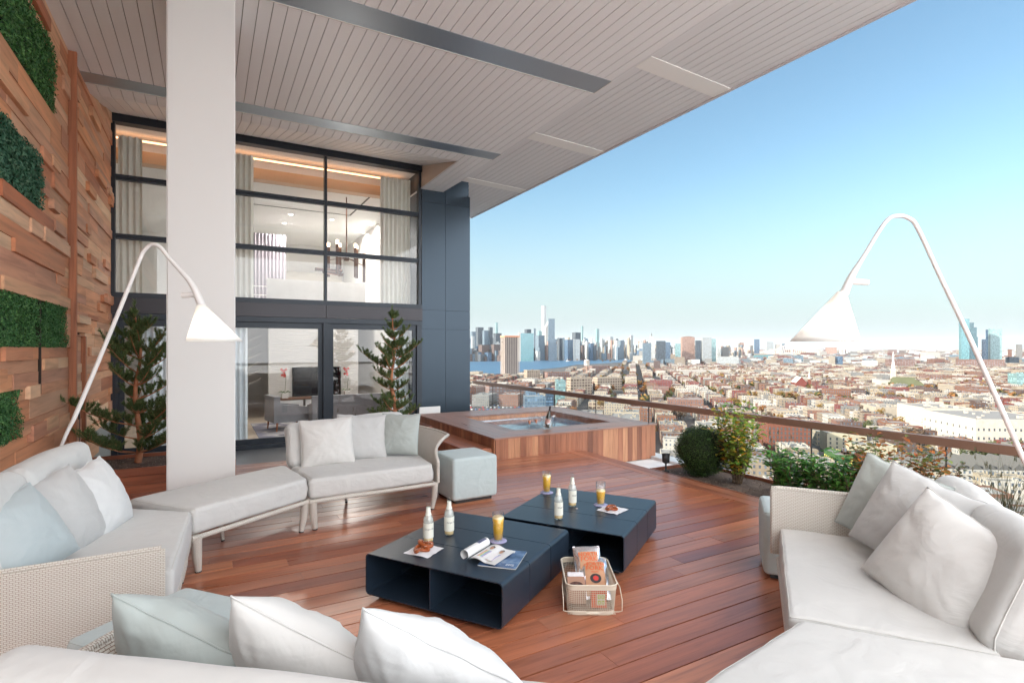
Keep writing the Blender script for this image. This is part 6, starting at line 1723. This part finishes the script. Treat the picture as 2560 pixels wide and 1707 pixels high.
    for i in range(1, 6):
        for j in (-1, 1):
            s = -d / 2 + i * d / 6; obox(b, ax * s + bx * j * (w / 2 - .6), ay * s + by * j * (w / 2 - .6), 1, 1, 0, H, az, 0, 0)
    b.build('columns', conc, t)
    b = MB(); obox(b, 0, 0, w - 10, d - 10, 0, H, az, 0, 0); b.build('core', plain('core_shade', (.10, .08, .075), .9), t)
    b = MB(); obox(b, 0, 0, w + 1.5, d + 1.5, H - 3.5, H + 1, az, 0, 0); b.build('netting', plain('orange_net', (.42, .20, .12), .8), t)
    b = MB(); obox(b, 0, 0, w + 6, 1.5, H - 17, H - 15.5, az, 0, 0); obox(b, 0, 0, 1.5, d + 6, H - 17, H - 15.5, az, 0, 0); b.build('working_platform', plain('platform_dark', (.12, .10, .10), .8), t)
    # water tower
    r = gpt(1467, 945); t = thing('water_tower', 'old steel water tower on legs in front of the river', 'water tower', (r.x, r.y, G)); rs = plain('rusty_steel', (.26, .15, .11), .7); S = r.y * 0 + (EYE - G) / (945 - 870)   # metres per px
    b = MB(); tz0 = EYE - (913 - 870) * S - G; tz1 = EYE - (901 - 870) * S - G
    b.lathe([(0, tz0 - 4), (6.5, tz0), (7, tz0 + .5), (7, tz1), (7.6, tz1), (0, tz1 + 3)], n=20); b.build('tank', plain('tank_paint', (.62, .56, .50), .6), t)
    for a in range(4):
        b = MB(); c, s = math.cos(a * math.pi / 2 + .6), math.sin(a * math.pi / 2 + .6); b.tube([(c * 8.5, s * 8.5, 0), (c * 6.5, s * 6.5, tz0)], .5, 6); b.build('leg', rs, t)
    b = MB(); b.tube([(0, 0, 0), (0, 0, tz0 - 3)], .7, 6); 
    for zz in (tz0 * .35, tz0 * .7):
        L = [(math.cos(a * math.pi / 2 + .6) * 7.6, math.sin(a * math.pi / 2 + .6) * 7.6, zz) for a in range(4)]; b.tube(L, .25, 4, closed=True)
    b.build('bracing', rs, t)
    # churches
    def spire_at(px, yb, ybody, ytip, wd, name, label, wmat, smat):
        r = gpt(px, yb); S = (EYE - G) / (yb - 870); t = thing(name, label, 'church', (r.x, r.y, G)); TAKEN.append((r.x, r.y, 22))
        hb = (yb - ybody) * S; ht = (yb - ytip) * S; w = wd * S
        b = MB(); obox(b, 0, 0, w, w, 0, hb, GA, 0, 1); b.build('tower', [W[wmat], W['roof']], t)
        b = MB(); b.lathe([(w * .55, hb), (w * .42, hb + (ht - hb) * .15), (w * .16, hb + (ht - hb) * .6), (.15, ht)], n=8); b.build('spire', smat, t); return t, S, w
    t, S, w = spire_at(2233, 972, 925, 878, 9, 'church', 'white church with the tall pointed steeple', 'nowin_white', plain('steeple_white', (.66, .64, .60), .6))
    b = MB(); obox(b, -8, 14, 20, 40, 0, 17, GA, 0, 1); b.build('nave', [W['nowin_white'], W['roof']], t)
    t, S, w = spire_at(2023, 978, 947, 918, 6, 'church', 'bright red brick church with a grey steeple', 'nowin_red', plain('steeple_grey', (.34, .33, .28), .7))
    ax, ay = math.sin(GA), math.cos(GA); bx, by = ay, -ax
    b = MB(); 
    def pt(u, v, z_): return (bx * u + ax * v, by * u + ay * v, z_)
    b.add([pt(-22, -3, 0), pt(-4, -3, 0), pt(-4, -3, 15), pt(-13, -3, 25), pt(-22, -3, 15), pt(-22, 30, 0), pt(-4, 30, 0), pt(-4, 30, 15), pt(-13, 30, 25), pt(-22, 30, 15)], [(0, 1, 2, 3, 4), (9, 8, 7, 6, 5), (0, 4, 9, 5), (1, 6, 7, 2)]); b.build('nave', W['red2'], t)
    b = MB(); b.add([pt(-22.3, -3.2, 14.8), pt(-13, -3.2, 25.3), pt(-13, 30, 25.3), pt(-22.3, 30, 14.8), pt(-3.7, -3.2, 14.8), pt(-3.7, 30, 14.8)], [(0, 1, 2, 3), (1, 4, 5, 2)]); b.build('roof', plain('church_roof', (.36, .36, .32), .7), t)
    # green hipped roof hall
    r = gpt(2280, 975); t = thing('hall', 'large hall with a mossy green hipped roof beside the white steeple', 'hall', (r.x, r.y, G)); az = R(52); ax, ay = math.sin(az), math.cos(az); bx, by = ay, -ax; TAKEN.append((r.x, r.y, 40))
    b = MB(); obox(b, 0, 10, 52, 30, 0, 9, az, 0, 1); b.build('wall', [W['orange'], W['roof']], t)
    b = MB(); P = lambda u, v, z_: (bx * u + ax * v, 10 + by * u + ay * v, z_)
    b.add([P(-27, -16, 9), P(27, -16, 9), P(27, 16, 9), P(-27, 16, 9), P(-20, 0, 23), P(10, 0, 23)], [(0, 1, 5, 4), (1, 2, 5), (2, 3, 4, 5), (3, 0, 4)]); b.build('roof', plain('moss_roof', (.055, .06, .025), .8, var=.2, bscale=.5), t)
    # four chimneys
    for i, px in enumerate((2101, 2109.5, 2118.5, 2124)):
        D = 5200; r = at_depth(px, 870, D); t = thing('chimney', ['leftmost', 'second', 'third', 'rightmost'][i] + ' of the four white chimneys under the lamp shade', 'chimney', (r.x, r.y, G), 0, 'power station chimneys'); h = EYE + 17 * D / F_PX - G
        b = MB(); b.lathe([(8, 0), (6, h)], n=10); b.build('stack', W['whitet'] if False else plain('stack_white', (.70, .66, .64), .7), t)
        b = MB(); b.lathe([(6.3, h - 14), (6.3, h - 6)], n=10); b.build('red_band', plain('stack_red', (.5, .12, .1), .7), t)
    # cantilever bridge
    D = 4300; m = plain('bridge_steel', (.58, .47, .41), .7); t = thing('cantilever_bridge', 'long pale steel cantilever bridge under the skyline', 'bridge', at_depth(1900, 870, D) * Vector((1, 1, 0)) if False else (0, 0, 0))
    def bp(px, py, k=0): return at_depth(px, py, D + k)
    xs = list(range(1745, 2056, 5))
    def topy(x):
        best = 880
        for c, tip in ((1865, 866), (1980, 856), (1760, 866)):
            dd = abs(x - c); best = min(best, tip + min(18, dd * .42) - 0) if dd < 60 else best
        return min(best, 879)
    for k, nm in ((-12, 'near_truss'), (12, 'far_truss')):
        b = MB()
        for a, c in zip(xs, xs[1:]):
            b.tube([bp(a, topy(a), k), bp(c, topy(c), k)], 2.1, 4); b.tube([bp(a, 884, k), bp(c, 884, k)], 2.4, 4)
            b.tube([bp(a, topy(a), k), bp(a, 884, k)], 1.2, 4); b.tube([bp(a, 884, k), bp(c, topy(c), k)], 1.1, 4)
        b.build(nm, m, t)
    b = MB()
    for a, c in zip(xs, xs[1:]): p, p2 = bp(a, 884), bp(c, 884); b.add([p + Vector((0, -14, 0)), p2 + Vector((0, -14, 0)), p2 + Vector((0, 14, 0)), p + Vector((0, 14, 0))], [(0, 1, 2, 3), (3, 2, 1, 0)])
    b.build('road_deck', m, t)
    for c, tip in ((1865, 853), (1980, 848)):
        b = MB(); 
        for k in (-12, 12): b.tube([bp(c, 900, k), bp(c, tip, k)], [6, 2.5], 6)
        b.build('pier_tower', m, t)
near_landmarks(); skyline()

# ---- ordinary streets: rows of houses
def rows():
    rnd = random.Random(21); ax, ay = math.sin(GA), math.cos(GA); bx, by = ay, -ax
    cand = []; keys = ['red', 'pinkb', 'orange', 'brown', 'cream', 'cream', 'white', 'white', 'grey', 'tan', 'brown', 'tan', 'cream', 'white', 'grey', 'orange', 'white', 'cream', 'red2']
    s0 = gpt(1600, 960); bs = s0.x * bx + s0.y * by
    for ib in range(-50, 75):
        b0 = bs + 9 + ib * 76
        for ia in range(-12, 40):
            a0 = 120 + ia * 196 + (37 if ib % 2 else 0)
            ccx, ccy = ax * (a0 + 90) + bx * (b0 + 30), ay * (a0 + 90) + by * (b0 + 30)
            px, py, dd = proj(ccx, ccy)
            if dd < 150 or dd > 3600 or px < 1000 or px > 2800: continue
            big = rnd.random() < .10 + .10 * (px > 2150) + (.12 if px < 1600 else 0)
            for side in (0, 1):
                s = 0
                while s < 180:
                    if big: lw, ld, h = rnd.uniform(28, 55), rnd.uniform(22, 28), rnd.uniform(7, 17)
                    else: lw, ld, h = rnd.choice([6.2, 7.6, 7.6, 9, 12, 16]), rnd.uniform(14, 19), rnd.uniform(8.5, 13.5)
                    if rnd.random() < .05: s += 9; continue
                    lw = min(lw, 180 - s)
                    if lw < 4: break
                    bb = b0 + (ld / 2 if side == 0 else 60 - ld / 2); aa = a0 + s + lw / 2; s += lw + .05
                    x, y = ax * aa + bx * bb, ay * aa + by * bb; p, q_, d = proj(x, y)
                    if p < 1150 or p > 2640 or d < 165 or in_river(x, y): continue
                    if p < 1640 and q_ < 905: continue
                    if (p < 1350 and q_ > 1015) or (p < 1420 and q_ < 945) or (p < 1560 and q_ < 925): continue
                    if any((x - tx) ** 2 + (y - ty) ** 2 < (tr + lw / 2) ** 2 for tx, ty, tr in TAKEN): continue
                    wall = rnd.choice(keys if not big else ['indred', 'indus', 'cream', 'blank', 'white', 'orange', 'grey'])
                    cand.append((max(lw, ld) * h ** .5 / d, x, y, ld, lw, h, wall, big))
    return cand
cand = rows()
# the picture shows the nearest of them largest: those become things of their own
def visible(c):
    px, py, d = proj(c[1], c[2], G + c[5]); return 1160 < px < 2575 and py < 1235 and not (1180 < px < 1500 and py > 1040) and not (1950 < px < 2560 and py > 1215)
vis = sorted([c for c in cand if visible(c)], key=lambda c: -c[0]); near = vis[:240]; nset = set(id(c) for c in near)
WORD = {'red': 'red brick', 'red2': 'bright red', 'pinkb': 'pinkish brick', 'orange': 'orange brick', 'brown': 'brown brick', 'cream': 'cream', 'white': 'white', 'grey': 'grey', 'tan': 'tan', 'indred': 'brick industrial', 'indus': 'cream industrial', 'blank': 'windowless pale'}
rnd = random.Random(4)
MARKS = [(1960, 1100, 'the six storey dark red block'), (2440, 1060, 'the big white block'), (2025, 960, 'the red church'), (2233, 940, 'the white steeple'), (2100, 1175, 'the small green building'), (1600, 960, 'the dark street'), (1335, 1030, 'the blue glass building'), (1448, 965, 'the cream loft building'), (1680, 1030, 'the pinkish block among trees'), (2090, 990, 'the tall orange brick slabs'), (2430, 980, 'the brown brick hall'), (1262, 985, 'the red brick factory'), (1745, 1180, 'the round boxwood'), (2180, 1140, 'the cream walled shed'), (1860, 1000, 'the autumn trees above the tall shrub'), (1760, 935, 'the long pale terrace'), (2550, 955, 'the pale green gridded block'), (1550, 1045, 'the back edge of the hot tub'), (2330, 1010, 'the white blank sided wing')]
for c in near:
    k, x, y, w, d, h, wall, big = c; px, py, dd = proj(x, y)
    kind = 'block' if big or d > 20 else 'row house'
    lx, ly, ln = min(MARKS, key=lambda m_: ((m_[0] - px) / 1.6) ** 2 + ((m_[1] - py) * 1.5) ** 2)
    dx, dy = px - lx, py - ly
    rel = ('right of' if dx > 0 else 'left of') if abs(dx) > abs(dy) * 1.5 else ('in front of' if dy > 0 else 'behind')
    gap = 'just ' if abs(dx) + abs(dy) < 45 else 'well ' if abs(dx) + abs(dy) > 110 else ''
    gap = 'just ' if gap == 'just ' else ''
    size = 'narrow' if d < 8 else 'broad' if d > 14 and kind != 'block' else 'low' if h < 9.5 else 'tall' if h > 13 else 'mid height'
    lb = '%s %s %s %s%s %s' % (size, WORD[wall], kind, gap, rel, ln)
    building(x, y, w, d, h, GA, wall, lb, name='row_house' if kind == 'row house' else 'city_block', group=lb.replace(' house ', ' houses ').replace(' block ', ' blocks ', 1), rnd=rnd, reserve=False)
b = MB(); keys = list(W.keys()); mats = [W[k] for k in keys]; ri = keys.index('roof')
for c in cand:
    if id(c) in nset: continue
    k, x, y, w, d, h, wall, big = c; mi = keys.index(wall)
    obox(b, x, y, w, d, G, G + h, GA, mi, ri, rnd.random() * 9)
    if proj(x, y)[2] < 1900: roof_bits(b, x, y, w, d, G + h, GA, rnd, mi, ri)
o = b.build('distant_row_houses', mats); struct(o, 'stuff', 'thousands of small flat roofed houses filling the city to the horizon')
# farther low city to the horizon, and the mass of towers across the river
b = MB(); rnd = random.Random(8)
for i in range(9000):
    px = rnd.uniform(1150, 2640); d = 3400 * (26000 / 3400) ** (rnd.random() ** 1.3); p = at_depth(px, 870, d)
    if px < 1660 and d < 5200: continue
    s = rnd.uniform(14, 60) * (1 + d / 9000); h = rnd.choice([8, 10, 12, 15, 20]) * rnd.uniform(.8, 1.3) * (2.2 if rnd.random() < .06 else 1)
    obox(b, p.x, p.y, s, s * rnd.uniform(.4, 1), G, G + h, rnd.choice([R(50), R(30), R(42)]), keys.index(rnd.choice(['red', 'cream', 'white', 'white', 'tan', 'pinkb', 'grey', 'cream', 'whitet', 'brown'])), ri)
for i in range(1500):
    px = rnd.uniform(1600, 2640); d = rnd.uniform(2300, 5000); p = at_depth(px, 870, d)
    if in_river(p.x, p.y): continue
    s = rnd.uniform(14, 45); obox(b, p.x, p.y, s, s * rnd.uniform(.4, 1.4), G, G + rnd.uniform(10, 32), R(50), keys.index(rnd.choice(['red', 'cream', 'white', 'pale', 'tan', 'pinkb', 'grey', 'indred', 'whitet', 'steel', 'orange'])), ri)
o = b.build('far_low_city', mats); struct(o, 'stuff', 'hazy low city spreading to the horizon')
def fill_towers():
    rnd = random.Random(17); n = 0; b = MB()
    items = []
    for i in range(620):
        px = rnd.uniform(1150, 1880); d = rnd.uniform(3250, 5200)
        env = 866 - 14 * math.exp(-((px - 1250) / 110) ** 2) - 12 * math.exp(-((px - 1440) / 70) ** 2) - 8 * math.exp(-((px - 1570) / 60) ** 2)
        if px > 1640: env = 872 - 2
        yt = env + rnd.uniform(-9, 14) if d > 3600 else env + rnd.uniform(2, 26)
        wpx = rnd.uniform(3.5, 10)
        kk = rnd.choice(['steel', 'dark', 'pale', 'navy', 'whitet', 'cream', 'brown', 'steel', 'rose', 'dark'] if px < 1500 else ['pale', 'whitet', 'cream', 'steel', 'rose', 'dark', 'tan'])
        items.append((yt - wpx, px, yt, wpx, d, kk))
    items.sort()
    for j, (_, px, yt, wpx, d, kk) in enumerate(items):
        p = at_depth(px, 870, d); w = wpx * d / F_PX; h = EYE - (yt - 870) * d / F_PX - G
        if j < 180:
            TW = [(1216, 'the two dark flat topped towers'), (1240, 'the slender pale blue tower'), (1275, 'the unfinished tower'), (1318, 'the wide teal slab'), (1359, 'the tallest white tower'), (1380, 'the flared bronze slab'), (1441, 'the dark broad tower'), (1493, 'the slim light blue tower'), (1578, 'the round topped tower'), (1629, 'the white spired tower'), (1718, 'the rose tower'), (1770, 'the pale twin topped tower'), (1840, 'the bridge')]
            tx_, tn_ = min(TW, key=lambda q_: abs(q_[0] - px)); zone = ('right of ' if px > tx_ else 'left of ') + tn_
            if wpx < 5.2: zone = zone + ', slim'
            elif wpx > 8: zone = zone + ', wide'
            c = {'steel': 'grey blue', 'dark': 'dark', 'pale': 'pale grey', 'navy': 'navy', 'whitet': 'whitish', 'cream': 'cream', 'brown': 'brown', 'rose': 'rosy', 'tan': 'tan'}[kk]
            t = thing('high_rise', '%s high rise in the skyline %s' % (c, zone), 'high rise', (p.x, p.y, G), 0, '%s high rises %s' % (c, zone))
            q = MB(); obox(q, 0, 0, w, w * .7, 0, h, R(-14), 0, 1)
            if rnd.random() < .5: obox(q, 0, 0, w * .55, w * .4, h, h + rnd.uniform(6, 16), R(-14), 0, 1)
            q.build('shaft', [W[kk], W['roof']], t)
        else: obox(b, p.x, p.y, w, w * .7, G, G + h, R(-14), keys.index(kk), ri)
    for i in range(500):
        px = rnd.uniform(1150, 1660); d = rnd.uniform(3120, 3400); yb_ = 900; p = at_depth(px, 870, d)
        if in_river(p.x, p.y): continue
        w = rnd.uniform(18, 50); obox(b, p.x, p.y, w, 30, G, G + rnd.uniform(25, 75), R(-14), keys.index(rnd.choice(['brown', 'dark', 'steel', 'navy', 'brown', 'grey'])), ri)
    o = b.build('distant_high_rises', mats); struct(o, 'stuff', 'mass of small towers filling the skyline across the river')
fill_towers()

# ---- autumn trees
def crown(seed, cols, n=260):
    rnd = random.Random(seed); b = MB(); cl = [(Vector((rnd.uniform(-2.2, 2.2), rnd.uniform(-2.2, 2.2), rnd.uniform(4, 8))), rnd.uniform(1.4, 2.3)) for _ in range(7)]
    for i in range(n):
        c, r = rnd.choice(cl); d = Vector((rnd.gauss(0, 1), rnd.gauss(0, 1), rnd.gauss(0, 1))).normalized(); p = c + d * r * rnd.uniform(.6, 1.05)
        u = Vector((rnd.gauss(0, 1), rnd.gauss(0, 1), rnd.gauss(0, 1))).normalized(); v = u.cross(d).normalized(); s = rnd.uniform(.3, .62)
        b.add([p - u * s, p - v * s * .8, p + u * s, p + v * s * .8], [(0, 1, 2, 3)])
    return b
TC = {'orange': [(.13, .05, .018), (.20, .09, .025), (.09, .04, .015)], 'gold': [(.16, .10, .03), (.21, .13, .035), (.11, .07, .02)], 'green': [(.04, .055, .018), (.065, .08, .026), (.025, .035, .012)], 'bare brown': [(.08, .055, .04), (.11, .075, .05), (.05, .035, .025)]}
TM = {}
for i, (k, c) in enumerate(TC.items()):
    m = leafmat('city_leaf_' + k, c, .8)
    TM[k] = crown(90 + i, c).mesh('crown', [m])
tb = MB(); tb.tube([(0, 0, 0), (.1, 0, 3), (0, .1, 6)], [.35, .28, .12], 6); tb.tube([(.1, 0, 3), (1.2, .6, 5.6)], [.18, .07], 5); tb.tube([(.1, 0, 2.8), (-1.1, -.7, 5.4)], [.18, .07], 5)
TT_ = tb.mesh('trunk', [plain('city_bark', (.12, .09, .07), .9)])
def city_tree(x, y, s, k, zone):
    ppx, ppy, _d = proj(x, y); lx, ly, ln = min(MARKS, key=lambda m_: ((m_[0] - ppx) / 1.6) ** 2 + ((m_[1] - ppy) * 1.5) ** 2)
    rel = ('right of' if ppx > lx else 'left of') if abs(ppx - lx) > abs(ppy - ly) * 1.5 else ('in front of' if ppy > ly else 'behind')
    lb = '%s %s tree %s %s' % ('large' if s > 1.5 else 'small' if s < 1.1 else 'mid sized', k, rel, ln)
    t = thing('city_tree', lb, 'tree', (x, y, G), 0, lb.replace(' tree ', ' trees ')); t.scale = (s, s, s)
    t.rotation_euler = (0, 0, x * 7 % 6.28)
    for nm, me in (('crown', TM[k]), ('trunk', TT_)): o = bpy.data.objects.new(nm, me); COL.objects.link(o); o.parent = t
rnd = random.Random(33); n = 0
spots = []
for px, py, sx, sy, m, k in ((1440, 1052, 18, 8, 5, 'orange'), (1500, 982, 40, 5, 14, 'orange'), (1540, 928, 40, 4, 14, 'orange'), (1700, 1052, 30, 12, 7, 'bare brown'), (1660, 1050, 20, 8, 4, 'orange'), (1980, 1003, 40, 8, 12, 'gold'), (2090, 1005, 45, 8, 12, 'orange'), (2200, 1003, 30, 6, 6, 'gold'), (2120, 1004, 20, 6, 4, 'green'), (2340, 960, 25, 4, 5, 'gold'), (2425, 955, 25, 4, 5, 'gold'), (1180, 962, 10, 3, 2, 'green'), (1330, 965, 16, 3, 3, 'gold'), (2290, 1120, 30, 10, 7, 'bare brown'), (2470, 1150, 60, 14, 12, 'green'), (2160, 1085, 15, 6, 3, 'green'), (1860, 1020, 60, 12, 8, 'gold'), (1610, 960, 12, 30, 8, 'orange'), (1430, 903, 25, 1, 4, 'orange'), (1560, 1000, 30, 6, 6, 'bare brown')):
    for _ in range(m): spots.append((px + rnd.gauss(0, sx * .6), py + rnd.gauss(0, sy * .5), k))
for _ in range(150): spots.append((rnd.uniform(1500, 2560), rnd.uniform(905, 1100), rnd.choice(['orange', 'gold', 'green', 'bare brown'])))
for px, py, k in spots:
    p = gpt(px, max(py, 898)); 
    zone = 'near the dark street' if px < 1700 else 'in the middle of the city' if px < 2200 else 'in the right part of the city'
    city_tree(p.x, p.y, rnd.uniform(.9, 1.6) * (1.3 if py < 930 else 1), k, zone)
b = MB()
for i in range(420):
    px = rnd.uniform(1500, 2600); p = gpt(px, rnd.uniform(886, 1010)); s = rnd.uniform(3, 6)
    for j in range(22):
        d = Vector((rnd.gauss(0, 1), rnd.gauss(0, 1), rnd.gauss(0, .8))).normalized() * s; c = Vector((p.x, p.y, G + s + 3)) + d * rnd.uniform(.5, 1); u = Vector((rnd.gauss(0, 1), rnd.gauss(0, 1), rnd.gauss(0, 1))).normalized() * s * .5; v = u.cross(d).normalized() * s * .45
        b.add([c - u, c - v, c + u, c + v], [(0, 1, 2, 3)])
struct(b.build('distant_trees', leafmat('far_leaf', TC['orange'] + TC['green'] + TC['gold'], .8)), 'stuff', 'small autumn trees dotted between the far houses')

# ---- parked cars in the yard left beyond the railing, and on the dark street
cb_, cg = MB(), MB()
cb_.prism([(-2.2, -.9), (2.2, -.9), (2.2, .9), (-2.2, .9)], .35, .95); cg.prism([(-1.2, -.8), (1.3, -.8), (1.3, .8), (-1.2, .8)], .96, 1.5); cw = MB()
for sx in (-1.4, 1.4): cw.tube([(sx, -.92, .35), (sx, .92, .35)], .34, 8)
cgm = cg.mesh('cabin', [plain('car_glass', (.05, .06, .08), .2)]); cwm = cw.mesh('wheels', [M['foot']])
CM = {k: cb_.mesh('body', [plain('car_' + k, c, .3)]) for k, c in {'white': (.7, .7, .7), 'red': (.45, .03, .03), 'black': (.02, .02, .025), 'silver': (.4, .42, .45), 'blue': (.05, .12, .3)}.items()}
def car(x, y, rz, k, where):
    t = thing('parked_car', '%s car parked %s' % (k, where), 'car', (x, y, G + .02), rz, '%s cars parked %s' % (k, where))
    for nm, me in (('body', CM[k]), ('cabin', cgm), ('wheels', cwm)): o = bpy.data.objects.new(nm, me); COL.objects.link(o); o.parent = t
ks = list(CM)
for r_ in range(6):
    for i in range(14):
        px = 1172 + i * 10 + r_ * 2; py = 1004 + r_ * 5; p = gpt(px, py); car(p.x, p.y, R(48), rnd.choice(ks), 'in the crowded yard by the brick factory')
for i in range(26):
    f = i / 25; d = 420 + f * 900; s = 1 if i % 2 else -1; ax, ay = math.sin(GA), math.cos(GA); s0 = gpt(1600, 960); t0 = s0.x * ax + s0.y * ay; off = s0.x * ay - s0.y * ax
    x = ax * d + ay * (off + s * 4.2); y = ay * d - ax * (off + s * 4.2); car(x, y, R(90) - GA, rnd.choice(ks), 'along the dark receding street')
# ---- boats on the river
for i, (px, py) in enumerate(((1419, 903), (1565, 900), (1470, 905))):
    p = gpt(px, py); t = thing('boat', ['white sailing boat on the river', 'white ferry on the river near the far shore at the right', 'small white motor boat in mid river'][i], 'boat', (p.x, p.y, G + .7)); q = MB(); q.prism([(-9, -2.5), (9, -2.5), (13, 0), (9, 2.5), (-9, 2.5)], 0, 2.5); q.build('hull', M['lamp_white'], t)
    q = MB(); 
    if i == 0: q.tube([(0, 0, 2), (0, 0, 16)], .5, 5); q.add([(0, 0, 15), (0, 0, 4), (-7, 0, 4)], [(0, 1, 2), (2, 1, 0)])
    else: q.box(-6, 5, -2, 2, 2.5, 6)
    q.build('sail' if i == 0 else 'cabin', M['lamp_white'], t)
# ---- air
if HAZE > 0:
    hb = MB(); hb.box(-12000, 30000, -2900, 29000, G - 1.5, 460); hm = bpy.data.materials.new('haze'); hm.use_nodes = True; nt = hm.node_tree; nt.nodes.remove(nt.nodes['Principled BSDF'])
    v = nd(nt, 'ShaderNodeVolumePrincipled', {'Density': HAZE, 'Color': (.80, .90, 1, 1), 'Anisotropy': .0}); nt.links.new(v.outputs[0], nt.nodes['Material Output'].inputs[1])
    struct(hb.build('haze', hm), 'stuff', 'thin bluish haze over the far city')
